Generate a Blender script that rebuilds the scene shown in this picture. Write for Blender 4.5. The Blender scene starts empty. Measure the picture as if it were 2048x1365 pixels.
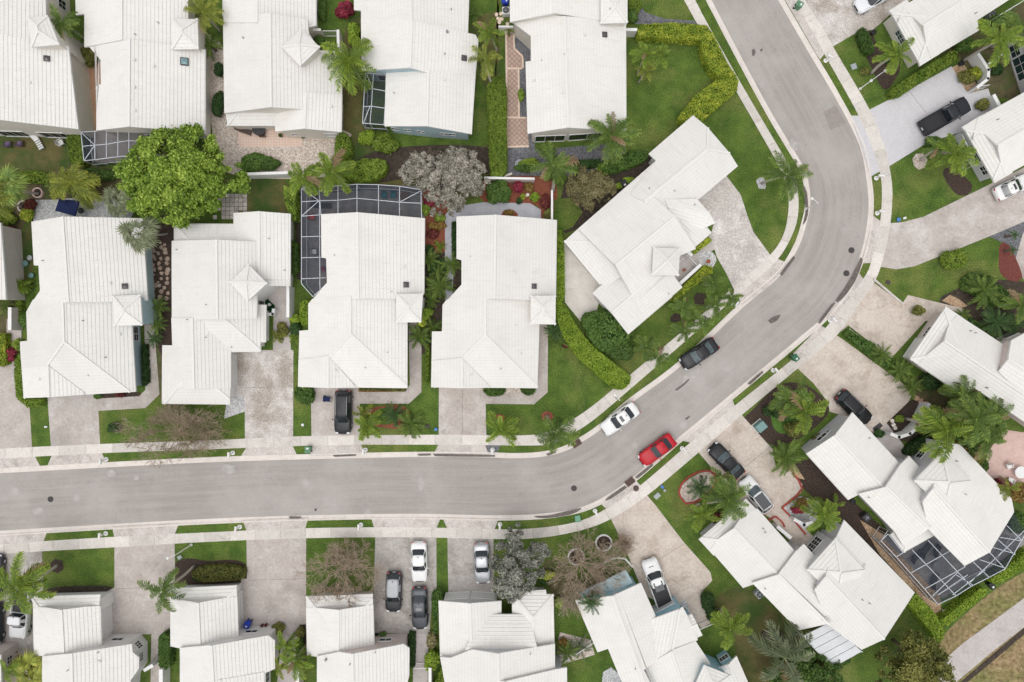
import bpy, math, random
import numpy as np
from mathutils import Vector, Matrix
random.seed(7); RNG = np.random.default_rng(11)
R = math.radians

# ------------------------------------------------------------------ camera, sky, sun, exposure
SC = bpy.context.scene
CAM_H, FPX = 78.0, 2048 * 24.0 / 36.0          # drone height in metres, focal length in photo pixels
cam_d = bpy.data.cameras.new('camera'); cam = bpy.data.objects.new('camera', cam_d)
SC.collection.objects.link(cam); SC.camera = cam
cam.location = (0, 0, CAM_H); cam.rotation_euler = (0, 0, 0)
cam_d.sensor_width = 36.0; cam_d.lens = 24.0; cam_d.clip_start = 0.5; cam_d.clip_end = 2000
wd = bpy.data.worlds.new('World'); SC.world = wd; wd.use_nodes = True
nt = wd.node_tree; nt.nodes.clear()
sky = nt.nodes.new('ShaderNodeTexSky'); sky.sky_type = 'NISHITA'; sky.sun_disc = False
sky.sun_elevation = R(78); sky.sun_rotation = R(200); sky.air_density = 1.0; sky.dust_density = 4.0; sky.ozone_density = 1.0
hs = nt.nodes.new('ShaderNodeHueSaturation'); hs.inputs['Saturation'].default_value = 0.16
bg = nt.nodes.new('ShaderNodeBackground'); bg.inputs['Strength'].default_value = 0.15
wo = nt.nodes.new('ShaderNodeOutputWorld')
nt.links.new(sky.outputs[0], hs.inputs['Color']); nt.links.new(hs.outputs[0], bg.inputs['Color']); nt.links.new(bg.outputs[0], wo.inputs['Surface'])
sun_d = bpy.data.lights.new('sun', 'SUN'); sun_d.energy = 0.6; sun_d.angle = R(100); sun_d.color = (1.0, 0.965, 0.92)
sun = bpy.data.objects.new('sun', sun_d); SC.collection.objects.link(sun)
sun.rotation_euler = (R(12), 0, R(-20))
SC.view_settings.view_transform = 'Standard'; SC.view_settings.look = 'None'
SC.view_settings.gamma = 1.0; SC.view_settings.use_curve_mapping = False
SC.view_settings.exposure = 0.10
SC.cycles.max_bounces = 6; SC.cycles.transparent_max_bounces = 12
SC.cycles.use_denoising = True

# ------------------------------------------------------------------ helpers
COL = SC.collection
ORIGIN = {}                                     # object name -> world origin of the frame its meshes are built in
def U(p, z=0.0):                                # photo pixel + true height -> point in the place
    return Vector(((p[0] - 1024) * (CAM_H - z) / FPX, (682.5 - p[1]) * (CAM_H - z) / FPX, z))
def UP(poly, z=0.0): return [U(p, z) for p in poly]

GROUPS = {'mailbox': 'white mailboxes along the kerbs', 'palm': 'palms in the gardens', 'car': 'parked cars', 'pickup': 'parked pickups', 'shrub': 'garden shrubs', 'hedge': 'clipped hedges', 'tree': 'garden trees', 'bin': 'wheeled bins', 'utility box': 'utility lids and boxes',
          'manhole': 'manhole covers', 'drain': 'storm drains', 'pot': 'plant pots', 'lounger': 'sun loungers', 'chair': 'garden chairs', 'table': 'garden tables', 'street lamp': 'street lamps', 'screen enclosure': 'screen enclosures', 'air conditioner': 'air conditioners', 'wall': 'garden walls', 'edging': 'garden edgings', 'gate': 'garden gates', 'planter': 'ring planters', 'rock': 'garden rocks', 'trellis': 'trellises'}
def tag(o, label, cat, group=None, kind=None):
    o['label'] = label; o['category'] = cat
    if kind is None: group = group or GROUPS.get(cat)
    if group: o['group'] = group
    if kind: o['kind'] = kind
    return o
def empty(name, loc=(0, 0, 0), rz=0.0):
    o = bpy.data.objects.new(name, None); COL.objects.link(o)
    o.location = loc; o.rotation_euler = (0, 0, rz); o.empty_display_size = 0.2
    ORIGIN[o.name] = Vector(loc); return o
def link(name, me, mat=None, parent=None):
    o = bpy.data.objects.new(name, me); COL.objects.link(o)
    if mat is not None and len(me.materials) == 0: me.materials.append(mat)
    if parent is not None:
        o.parent = parent; ORIGIN[o.name] = ORIGIN.get(parent.name, Vector())
    return o
class MB:                                       # collects polygons, builds ONE mesh object
    def __init__(s): s.v = []; s.f = []; s.m = []; s.uv = []
    def poly(s, pts, mi=0, uv=None):
        n = len(s.v); s.v += [tuple(p) for p in pts]; s.f.append(tuple(range(n, n + len(pts)))); s.m.append(mi)
        s.uv.append(uv if uv else [(p[0], p[1]) for p in pts])
    def mesh(s, vs, fs, mi=0):
        n = len(s.v); s.v += [tuple(p) for p in vs]
        for f in fs:
            s.f.append(tuple(i + n for i in f)); s.m.append(mi); s.uv.append([(vs[i][0], vs[i][1]) for i in f])
    def box(s, c, d, rz=0.0, mi=0, bev=0.0, tilt=None):
        hx, hy, hz = d[0] / 2, d[1] / 2, d[2] / 2
        M = Matrix.Rotation(rz, 3, 'Z')
        if tilt is not None: M = M @ Matrix.Rotation(tilt, 3, 'Y')
        c = Vector(c)
        if bev <= 0:
            vs = [c + M @ Vector((x, y, z)) for x in (-hx, hx) for y in (-hy, hy) for z in (-hz, hz)]
            s.mesh(vs, [(0, 1, 3, 2), (4, 6, 7, 5), (0, 4, 5, 1), (2, 3, 7, 6), (0, 2, 6, 4), (1, 5, 7, 3)], mi)
        else:
            b = min(bev, hx * .9, hy * .9, hz * .9); rings = []
            for z, k in ((-hz, b), (-hz + b, 0), (hz - b, 0), (hz, b)):
                x, y = hx - k, hy - k; r = b
                rings.append([(x, y - r), (x - r, y), (-x + r, y), (-x, y - r), (-x, -y + r), (-x + r, -y), (x - r, -y), (x, -y + r)])
            vs = []
            for (z, rg) in zip((-hz, -hz + b, hz - b, hz), rings): vs += [c + M @ Vector((x, y, z)) for x, y in rg]
            fs = [tuple(range(7, -1, -1)), tuple(range(24, 32))]
            for k in range(3):
                for i in range(8): fs.append((k * 8 + i, k * 8 + (i + 1) % 8, k * 8 + 8 + (i + 1) % 8, k * 8 + 8 + i))
            s.mesh(vs, fs, mi)
    def beam(s, a, b, w, h=None, mi=0):
        a, b = Vector(a), Vector(b); h = h or w; d = b - a
        if d.length < 1e-5: return
        d = d.normalized(); up = Vector((0, 0, 1)) if abs(d.z) < .95 else Vector((1, 0, 0))
        x = d.cross(up).normalized() * (w / 2); y = x.cross(d).normalized() * (h / 2)
        s.mesh([a + x + y, a - x + y, a - x - y, a + x - y, b + x + y, b - x + y, b - x - y, b + x - y],
               [(0, 3, 2, 1), (4, 5, 6, 7), (0, 1, 5, 4), (1, 2, 6, 5), (2, 3, 7, 6), (3, 0, 4, 7)], mi)
    def tube(s, pts, rad, n=6, mi=0, cap=True):
        pts = [Vector(p) for p in pts]; m = len(pts); vs = []; fs = []
        if not hasattr(rad, '__len__'): rad = [rad] * m
        for i, p in enumerate(pts):
            d = (pts[min(i + 1, m - 1)] - pts[max(i - 1, 0)]).normalized()
            up = Vector((0, 0, 1)) if abs(d.z) < .9 else Vector((1, 0, 0))
            x = d.cross(up).normalized(); y = x.cross(d)
            for k in range(n):
                a = 2 * math.pi * k / n; vs.append(p + (x * math.cos(a) + y * math.sin(a)) * rad[i])
        for i in range(m - 1):
            for k in range(n): fs.append((i * n + k, i * n + (k + 1) % n, (i + 1) * n + (k + 1) % n, (i + 1) * n + k))
        if cap: fs += [tuple(range(n - 1, -1, -1)), tuple(range((m - 1) * n, m * n))]
        s.mesh(vs, fs, mi)
    def lathe(s, c, prof, n=16, mi=0, cap=True):
        c = Vector(c); vs = []; fs = []; m = len(prof)
        for r, z in prof:
            for k in range(n):
                a = 2 * math.pi * k / n; vs.append(c + Vector((r * math.cos(a), r * math.sin(a), z)))
        for i in range(m - 1):
            for k in range(n): fs.append((i * n + k, i * n + (k + 1) % n, (i + 1) * n + (k + 1) % n, (i + 1) * n + k))
        if cap: fs += [tuple(range(n - 1, -1, -1)), tuple(range((m - 1) * n, m * n))]
        s.mesh(vs, fs, mi)
    def prism(s, pts, z0, z1, mi=0, mside=None):
        n = len(pts); a = sum(pts[i][0] * pts[(i + 1) % n][1] - pts[(i + 1) % n][0] * pts[i][1] for i in range(n))
        if a < 0: pts = pts[::-1]
        s.poly([(p[0], p[1], z1) for p in pts], mi)
        for i in range(n):
            p, q = pts[i], pts[(i + 1) % n]
            s.poly([(p[0], p[1], z0), (q[0], q[1], z0), (q[0], q[1], z1), (p[0], p[1], z1)], mi if mside is None else mside)
    def build(s, name, mats, parent=None, smooth=False):
        me = bpy.data.meshes.new(name); o = Vector()
        if parent is not None: o = ORIGIN.get(parent.name, Vector())
        me.from_pydata([(x - o.x, y - o.y, z - o.z) for x, y, z in s.v], [], s.f)
        if not isinstance(mats, (list, tuple)): mats = [mats]
        for m in mats: me.materials.append(m)
        if len(mats) > 1: me.polygons.foreach_set('material_index', s.m)
        uvl = me.uv_layers.new(name='uv'); flat = [c for f in s.uv for p in f for c in p]
        if len(flat) == len(uvl.data) * 2: uvl.data.foreach_set('uv', flat)
        if smooth: me.polygons.foreach_set('use_smooth', [True] * len(me.polygons))
        me.update(); return link(name, me, None, parent)
def copy_tree(o, parent=None):
    c = o.copy(); COL.objects.link(c); c.parent = parent
    for ch in list(o.children): copy_tree(ch, c)
    return c
def catmull(pts, step=12.0, closed=False):
    P = [Vector((p[0], p[1])) for p in pts]; out = []; n = len(P)
    rng = range(n) if closed else range(n - 1)
    for i in rng:
        p0 = P[(i - 1) % n] if closed or i > 0 else P[0]; p1 = P[i]; p2 = P[(i + 1) % n]
        p3 = P[(i + 2) % n] if closed or i + 2 < n else P[n - 1]
        k = max(1, int((p2 - p1).length / step))
        for j in range(k):
            t = j / k
            out.append(0.5 * ((2 * p1) + (p2 - p0) * t + (2 * p0 - 5 * p1 + 4 * p2 - p3) * t * t + (3 * p1 - p0 - 3 * p2 + p3) * t ** 3))
    if not closed: out.append(P[-1])
    return [(p.x, p.y) for p in out]
def resample(pts, n):
    P = np.array(pts, float); d = np.r_[0, np.cumsum(np.hypot(*np.diff(P, axis=0).T))]
    t = np.linspace(0, d[-1], n); return np.c_[np.interp(t, d, P[:, 0]), np.interp(t, d, P[:, 1])]
def offset(pts, d):
    P = np.array(pts, float); t = np.gradient(P, axis=0); t /= np.linalg.norm(t, axis=1)[:, None]
    return P + np.c_[-t[:, 1], t[:, 0]] * d

# ------------------------------------------------------------------ materials
MATS = {}
def _new(name):
    m = bpy.data.materials.new(name); m.use_nodes = True; m.node_tree.nodes.clear()
    out = m.node_tree.nodes.new('ShaderNodeOutputMaterial'); MATS[name] = m
    return m, m.node_tree, out
def N(t, kind, **kw):
    n = t.nodes.new(kind)
    for k, v in kw.items():
        if k in n.inputs: n.inputs[k].default_value = v
        else: setattr(n, k, v)
    return n
def principled(t, out, rough=.8, spec=.3, metal=0.0, coat=0.0):
    b = N(t, 'ShaderNodeBsdfPrincipled'); b.inputs['Roughness'].default_value = rough; b.inputs['Metallic'].default_value = metal
    b.inputs['Specular IOR Level'].default_value = spec; b.inputs['Coat Weight'].default_value = coat; b.inputs['Coat Roughness'].default_value = .04
    t.links.new(b.outputs[0], out.inputs['Surface']); return b
def mixc(t, fac, a, b, mode='MIX'):
    n = t.nodes.new('ShaderNodeMix'); n.data_type = 'RGBA'; n.blend_type = mode
    for i, v in ((0, fac), (6, a), (7, b)):
        if hasattr(v, 'is_linked') or hasattr(v, 'links'): t.links.new(v, n.inputs[i])
        elif i == 0: n.inputs[i].default_value = v
        else: n.inputs[i].default_value = (*v[:3], 1)
    return n.outputs[2]
def ramp(t, src, a, b):
    n = N(t, 'ShaderNodeMapRange', clamp=True); n.inputs['From Min'].default_value = a; n.inputs['From Max'].default_value = b
    t.links.new(src, n.inputs['Value']); return n.outputs[0]
def noise(t, co, scale, detail=4, rough=.55, dist=0.0):
    n = N(t, 'ShaderNodeTexNoise'); n.inputs['Scale'].default_value = scale; n.inputs['Detail'].default_value = detail
    n.inputs['Roughness'].default_value = rough; n.inputs['Distortion'].default_value = dist
    if co is not None: t.links.new(co, n.inputs['Vector'])
    return n.outputs[0]
def surf(name, c1, c2, s1=1.0, c3=None, s3=.2, k3=(.5, .65), fine=14.0, finek=.25, bump=.3, bumps=20.0, rough=.9, spec=.2, rnd=0.0, grid=None, spots=None, stain=None):
    """Mottled surface: two colours by noise, optional third in big patches, fine grain, bump."""
    m, t, out = _new(name); b = principled(t, out, rough, spec)
    co = N(t, 'ShaderNodeTexCoord').outputs['Object']
    if rnd:
        oi = N(t, 'ShaderNodeObjectInfo'); va = N(t, 'ShaderNodeVectorMath', operation='ADD'); sc = N(t, 'ShaderNodeVectorMath', operation='SCALE'); sc.inputs['Scale'].default_value = 1
        cx = N(t, 'ShaderNodeCombineXYZ'); mu = N(t, 'ShaderNodeMath', operation='MULTIPLY'); mu.inputs[1].default_value = 97.0
        t.links.new(oi.outputs['Random'], mu.inputs[0]); t.links.new(mu.outputs[0], cx.inputs[0]); t.links.new(cx.outputs[0], va.inputs[0]); t.links.new(co, va.inputs[1]); co = va.outputs[0]
    col = mixc(t, ramp(t, noise(t, co, s1, 5, .6), .35, .65), c1, c2)
    if c3: col = mixc(t, ramp(t, noise(t, co, s3, 6, .65, .4), *k3), col, c3)
    f = ramp(t, noise(t, co, fine, 3, .7), .3, .7)
    col = mixc(t, finek, col, mixc(t, f, (0.0, 0.0, 0.0), (1.6, 1.6, 1.6)), 'SOFT_LIGHT') if finek else col
    if spots:
        v = N(t, 'ShaderNodeTexVoronoi'); v.inputs['Scale'].default_value = spots[1]; t.links.new(co, v.inputs['Vector'])
        col = mixc(t, .75, col, mixc(t, ramp(t, v.outputs['Color'], 0.2, .9), spots[0], spots[2]))
    if grid:
        br = N(t, 'ShaderNodeTexBrick'); br.offset = grid.get('off', 0.0); br.inputs['Scale'].default_value = 1.0
        br.inputs['Mortar Size'].default_value = grid['m']; br.inputs['Brick Width'].default_value = grid['w']; br.inputs['Row Height'].default_value = grid['h']
        mp = N(t, 'ShaderNodeMapping'); mp.inputs['Rotation'].default_value = (0, 0, grid.get('rot', 0.0)); t.links.new(co, mp.inputs[0]); t.links.new(mp.outputs[0], br.inputs['Vector'])
        col = mixc(t, br.outputs['Fac'], col, grid['c'])
    if rnd:
        hv = N(t, 'ShaderNodeHueSaturation'); mr = N(t, 'ShaderNodeMapRange'); mr.inputs['To Min'].default_value = 1 - rnd; mr.inputs['To Max'].default_value = 1 + rnd
        t.links.new(oi.outputs['Random'], mr.inputs[0]); t.links.new(mr.outputs[0], hv.inputs['Value']); t.links.new(col, hv.inputs['Color']); col = hv.outputs[0]
    if stain:
        col = mixc(t, ramp(t, noise(t, co, .9, 7, .75, .8), .56, .74), col, stain); col = mixc(t, ramp(t, noise(t, co, .22, 4, .6, .3), .55, .8), col, [x * .72 for x in c1])
    t.links.new(col, b.inputs['Base Color'])
    if bump:
        bp = N(t, 'ShaderNodeBump'); bp.inputs['Strength'].default_value = bump; bp.inputs['Distance'].default_value = .03
        t.links.new(noise(t, co, bumps, 4, .7), bp.inputs['Height']); t.links.new(bp.outputs[0], b.inputs['Normal'])
    return m
def plain(name, c, rough=.6, spec=.4, metal=0.0, coat=0.0, var=.12, scale=6.0):
    m, t, out = _new(name); b = principled(t, out, rough, spec, metal, coat)
    co = N(t, 'ShaderNodeTexCoord').outputs['Object']
    col = mixc(t, ramp(t, noise(t, co, scale, 4), .3, .7), [x * (1 - var) for x in c], [min(1, x * (1 + var)) for x in c])
    t.links.new(col, b.inputs['Base Color']); return m
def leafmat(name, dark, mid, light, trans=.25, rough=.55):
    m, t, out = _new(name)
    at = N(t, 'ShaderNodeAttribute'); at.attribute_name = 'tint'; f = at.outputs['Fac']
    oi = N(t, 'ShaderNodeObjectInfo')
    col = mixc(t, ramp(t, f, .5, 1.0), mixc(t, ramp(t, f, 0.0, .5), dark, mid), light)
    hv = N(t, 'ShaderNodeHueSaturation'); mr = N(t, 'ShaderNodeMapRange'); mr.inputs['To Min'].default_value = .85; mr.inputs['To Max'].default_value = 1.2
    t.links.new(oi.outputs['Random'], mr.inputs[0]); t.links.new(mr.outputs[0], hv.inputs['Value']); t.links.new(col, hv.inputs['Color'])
    b = N(t, 'ShaderNodeBsdfPrincipled'); b.inputs['Roughness'].default_value = rough; b.inputs['Specular IOR Level'].default_value = .35
    tr = N(t, 'ShaderNodeBsdfTranslucent'); mx = N(t, 'ShaderNodeMixShader'); mx.inputs[0].default_value = trans
    t.links.new(hv.outputs[0], b.inputs['Base Color']); t.links.new(hv.outputs[0], tr.inputs['Color'])
    t.links.new(b.outputs[0], mx.inputs[1]); t.links.new(tr.outputs[0], mx.inputs[2]); t.links.new(mx.outputs[0], out.inputs['Surface'])
    return m

surf('grass', (.040, .074, .013), (.078, .122, .021), .55, (.150, .150, .045), .20, (.50, .80), 9, .8, .6, 40)
surf('grass_verge', (.058, .128, .022), (.088, .168, .032), 1.8, (.11, .13, .045), .5, (.58, .8), 26, .5, .6, 40)
surf('grass_dull', (.085, .078, .028), (.125, .105, .042), 1.0, (.042, .075, .018), .30, (.42, .62), 22, .55, .6, 40)
surf('grass_dry', (.27, .185, .105), (.18, .14, .065), .5, (.14, .145, .048), .16, (.38, .62), 2.2, .5, .3, 12)
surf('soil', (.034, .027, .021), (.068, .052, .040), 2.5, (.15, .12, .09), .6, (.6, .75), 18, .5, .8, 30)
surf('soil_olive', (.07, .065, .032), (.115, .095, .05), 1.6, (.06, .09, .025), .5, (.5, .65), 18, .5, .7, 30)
surf('mulch_red', (.16, .052, .032), (.245, .08, .048), 5, None, fine=22, finek=.6, bump=.8, bumps=30)
surf('mulch_dark', (.03, .022, .018), (.065, .045, .035), 5, None, fine=22, finek=.6, bump=.8, bumps=30)
surf('mulch_maroon', (.105, .032, .026), (.16, .05, .04), 5, None, fine=22, finek=.6, bump=.8, bumps=30)
surf('gravel_pink', (.46, .37, .30), (.62, .53, .46), 6, None, fine=12, finek=.6, bump=1.0, bumps=14, spots=((.36, .27, .21), 8.0, (.80, .74, .68)))
surf('gravel_dark', (.115, .115, .125), (.19, .19, .205), 6, None, fine=12, finek=.6, bump=1.0, bumps=14, spots=((.075, .075, .085), 9.0, (.25, .255, .27)))
surf('gravel_grey', (.46, .46, .46), (.62, .61, .60), 6, None, fine=12, finek=.5, bump=1.0, bumps=14, spots=((.30, .30, .31), 8.0, (.75, .74, .73)))
surf('gravel_tan', (.42, .25, .13), (.54, .36, .22), 6, None, fine=12, finek=.5, bump=1.0, bumps=14, spots=((.28, .17, .09), 8.0, (.66, .52, .38)))
surf('concrete', (.57, .525, .475), (.64, .595, .545), .9, (.40, .355, .31), .55, (.57, .78), 12, .3, .25, 30, rnd=.11)
surf('kerb', (.64, .575, .52), (.70, .64, .59), 1.2, (.46, .40, .35), .8, (.62, .85), 16, .25, .25, 30, rnd=.04)
surf('drive_pink', (.43, .38, .345), (.505, .455, .42), .6, (.61, .565, .535), .33, (.52, .74), 3.5, .16, .12, 22, stain=(.33, .285, .26))
surf('drive_tan', (.52, .44, .375), (.61, .535, .47), .6, (.37, .30, .245), .45, (.52, .74), 3.5, .18, .12, 22, stain=(.36, .29, .24))
surf('drive_grey', (.38, .35, .32), (.47, .44, .41), .7, (.26, .235, .21), .40, (.46, .68), 3.5, .2, .12, 22, stain=(.27, .25, .23))
surf('drive_stain', (.47, .425, .39), (.60, .56, .53), .8, (.33, .285, .245), .34, (.42, .62), 7, .45, .3, 22)
surf('drive_lilac', (.53, .515, .53), (.565, .55, .565), 1.0, (.50, .47, .46), .3, (.6, .8), 10, .25, .2, 22)
surf('drive_blob', (.46, .42, .385), (.53, .485, .45), .8, (.68, .64, .605), .5, (.50, .68), 5, .4, .3, 22, stain=(.36, .32, .29))
surf('apron', (.50, .445, .41), (.58, .525, .49), 1.2, (.36, .32, .29), .7, (.5, .72), 8, .4, .3, 24, stain=(.33, .29, .265))
surf('patio_blue', (.40, .405, .44), (.46, .465, .50), 1.0, None, fine=10, finek=.2, bump=.2)
surf('patio_tan', (.66, .48, .385), (.72, .55, .46), 1.5, None, fine=10, finek=.3, bump=.2, grid=dict(w=.32, h=.32, m=.012, c=(.50, .38, .31)))
surf('patio_orange', (.50, .285, .175), (.58, .35, .23), 1.2, None, fine=10, finek=.3, bump=.2)
surf('patio_rose', (.56, .385, .335), (.63, .45, .40), 1.2, None, fine=10, finek=.3, bump=.2)
surf('patio_diamond', (.45, .32, .255), (.53, .39, .32), 1.5, None, fine=10, finek=.3, bump=.2, grid=dict(w=.40, h=.40, m=.03, c=(.30, .20, .165), rot=R(45)))
surf('patio_border', (.72, .55, .43), (.78, .62, .50), 1.5, None, fine=10, finek=.3, bump=.2)
surf('patio_dark', (.19, .185, .19), (.27, .26, .26), 1.0, (.34, .31, .29), .5, (.55, .7), 10, .3, .2)
surf('paver', (.40, .36, .33), (.50, .46, .43), 2.0, (.28, .24, .21), .8, (.5, .7), 10, .4, .4, 22, rnd=.15)
surf('paver_orange', (.46, .27, .18), (.54, .34, .24), 2.0, None, fine=10, finek=.3, bump=.3, rnd=.12)
surf('flagstone', (.27, .19, .14), (.36, .28, .225), 2.0, (.32, .27, .24), .8, (.5, .7), 10, .4, .4, 22, rnd=.2)
surf('path_gravelly', (.44, .40, .375), (.50, .46, .44), .8, (.33, .29, .27), .4, (.52, .72), 10, .3, .3, 22)
surf('rock_white', (.62, .56, .50), (.74, .68, .62), 3, None, fine=10, finek=.3, bump=.6, rnd=.15)
surf('stucco_white', (.68, .67, .655), (.73, .72, .70), .8, (.58, .565, .545), .5, (.62, .85), 14, .15, .2, 40)
surf('stucco_cream', (.66, .615, .54), (.72, .67, .60), .8, (.56, .52, .46), .5, (.62, .85), 14, .15, .2, 40)
surf('stucco_grey', (.52, .515, .53), (.57, .565, .58), .8, (.46, .455, .465), .5, (.62, .85), 14, .15, .2, 40)
surf('stucco_blue', (.37, .49, .53), (.42, .54, .58), .8, (.31, .42, .46), .5, (.62, .85), 14, .15, .2, 40)
surf('stucco_sky', (.30, .50, .60), (.35, .56, .66), .8, (.27, .44, .53), .5, (.62, .85), 14, .15, .2, 40)
surf('stucco_pink', (.60, .51, .475), (.66, .57, .53), .8, (.50, .43, .40), .5, (.62, .85), 14, .15, .2, 40)
plain('white_paint', (.78, .775, .76), .45, .4, var=.05)
plain('trim_white', (.74, .74, .73), .5, .4, var=.05)
plain('fascia', (.70, .695, .68), .6, .3, var=.06)
plain('pale_patch', (.435, .412, .388), .92, .15, var=.12, scale=2)
plain('tar_patch', (.315, .28, .26), .92, .15, var=.10, scale=2)
plain('joint_fill', (.27, .235, .21), .9, .1, var=.3)
plain('cap_tile', (.745, .73, .70), .7, .3, var=.05)
plain('tile_edge', (.70, .68, .64), .9, .1, var=.25, scale=3)
plain('frame_white', (.64, .67, .72), .35, .5, var=.04)
plain('metal_dark', (.045, .045, .05), .5, .5, var=.2)
plain('metal_grey', (.25, .26, .27), .45, .5, .4, var=.15)
plain('iron', (.075, .06, .055), .75, .3, var=.3, scale=20)
plain('rust_iron', (.13, .075, .06), .8, .3, var=.3, scale=20)
plain('wet_stain', (.125, .105, .092), .55, .4, var=.35, scale=3)
plain('bin_green', (.022, .13, .062), .5, .4, var=.1)
plain('bin_olive', (.11, .235, .14), .55, .35, var=.12)
plain('bin_blue', (.012, .045, .42), .45, .4, var=.1)
plain('box_teal', (.165, .29, .28), .5, .4, var=.1)
plain('box_green', (.16, .36, .245), .5, .4, var=.1)
plain('lid_blue', (.075, .22, .55), .5, .4, var=.15)
plain('lid_grey', (.38, .41, .41), .6, .3, var=.1)
plain('navy_cloth', (.022, .030, .085), .9, .1, var=.2)
plain('purple_cloth', (.20, .14, .24), .9, .1, var=.2)
plain('teal_cloth', (.02, .19, .22), .9, .1, var=.2)
plain('black_plastic', (.018, .018, .020), .55, .4, var=.2)
plain('brown_wicker', (.13, .085, .062), .8, .2, var=.25, scale=20)
plain('terracotta', (.34, .115, .065), .8, .2, var=.15)
plain('red_kerb', (.36, .065, .05), .65, .3, var=.15)
plain('red_plastic', (.55, .05, .05), .5, .4, var=.1)
plain('blue_plastic', (.02, .06, .35), .5, .4, var=.1)
plain('bark', (.17, .135, .105), .95, .1, var=.3, scale=8)
plain('bark_pale', (.40, .36, .325), .9, .1, var=.2, scale=8)
plain('bark_twig', (.40, .315, .24), .95, .1, var=.25, scale=4)
plain('palm_trunk', (.44, .40, .35), .9, .15, var=.18, scale=5)
plain('crownshaft', (.20, .30, .07), .6, .3, var=.2, scale=5)
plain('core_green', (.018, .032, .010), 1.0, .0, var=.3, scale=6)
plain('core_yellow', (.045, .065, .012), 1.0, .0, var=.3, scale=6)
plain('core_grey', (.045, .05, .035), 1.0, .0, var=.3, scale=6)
plain('sticker_white', (.75, .75, .75), .6, .3, var=.05)
plain('turf', (.012, .055, .02), .95, .1, var=.25, scale=12)
plain('glass_dark', (.012, .016, .022), .12, .3, var=.1)
plain('glass_tealish', (.02, .045, .05), .06, .6, var=.15)
plain('skylight_grey', (.075, .068, .07), .25, .5, var=.2)
plain('skylight_glass', (.16, .27, .29), .1, .6, var=.2)
plain('solar_white', (.66, .675, .69), .4, .4, var=.05, scale=2)
leafmat('leaf_lime', (.12, .20, .014), (.24, .36, .030), (.40, .52, .07))
leafmat('leaf_yellow', (.11, .19, .016), (.31, .41, .035), (.74, .72, .09))
leafmat('leaf_hedge', (.08, .15, .014), (.19, .29, .030), (.34, .42, .06))
leafmat('leaf_mid', (.035, .08, .014), (.085, .165, .028), (.17, .27, .055))
leafmat('leaf_dark', (.014, .042, .010), (.036, .088, .020), (.085, .16, .038))
leafmat('leaf_tree', (.060, .115, .012), (.21, .325, .036), (.46, .58, .11))
leafmat('leaf_silver', (.13, .125, .09), (.38, .355, .285), (.72, .67, .58), .1)
leafmat('leaf_silver_dark', (.075, .082, .062), (.22, .225, .18), (.48, .47, .41), .1)
leafmat('leaf_olive', (.11, .095, .045), (.24, .21, .09), (.42, .37, .19))
leafmat('leaf_olive_green', (.055, .068, .014), (.165, .175, .035), (.33, .32, .09))
leafmat('leaf_brown', (.12, .08, .055), (.26, .185, .125), (.42, .32, .22), .1)
leafmat('leaf_red', (.09, .012, .02), (.26, .025, .05), (.50, .08, .12))
leafmat('leaf_maroon', (.055, .012, .012), (.15, .03, .028), (.28, .07, .05))
leafmat('leaf_orange', (.11, .07, .02), (.26, .16, .04), (.46, .30, .08))
leafmat('frond_green', (.026, .056, .012), (.15, .235, .040), (.42, .50, .12))
leafmat('frond_lime', (.035, .068, .010), (.21, .31, .03), (.56, .64, .12))
leafmat('frond_yellow', (.05, .075, .012), (.26, .30, .040), (.62, .60, .13))
leafmat('frond_dark', (.014, .038, .012), (.080, .155, .044), (.24, .36, .12))
leafmat('frond_grey', (.04, .06, .028), (.17, .20, .10), (.46, .48, .31))
leafmat('frond_tan', (.15, .10, .05), (.30, .21, .11), (.45, .34, .20), .1)

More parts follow.
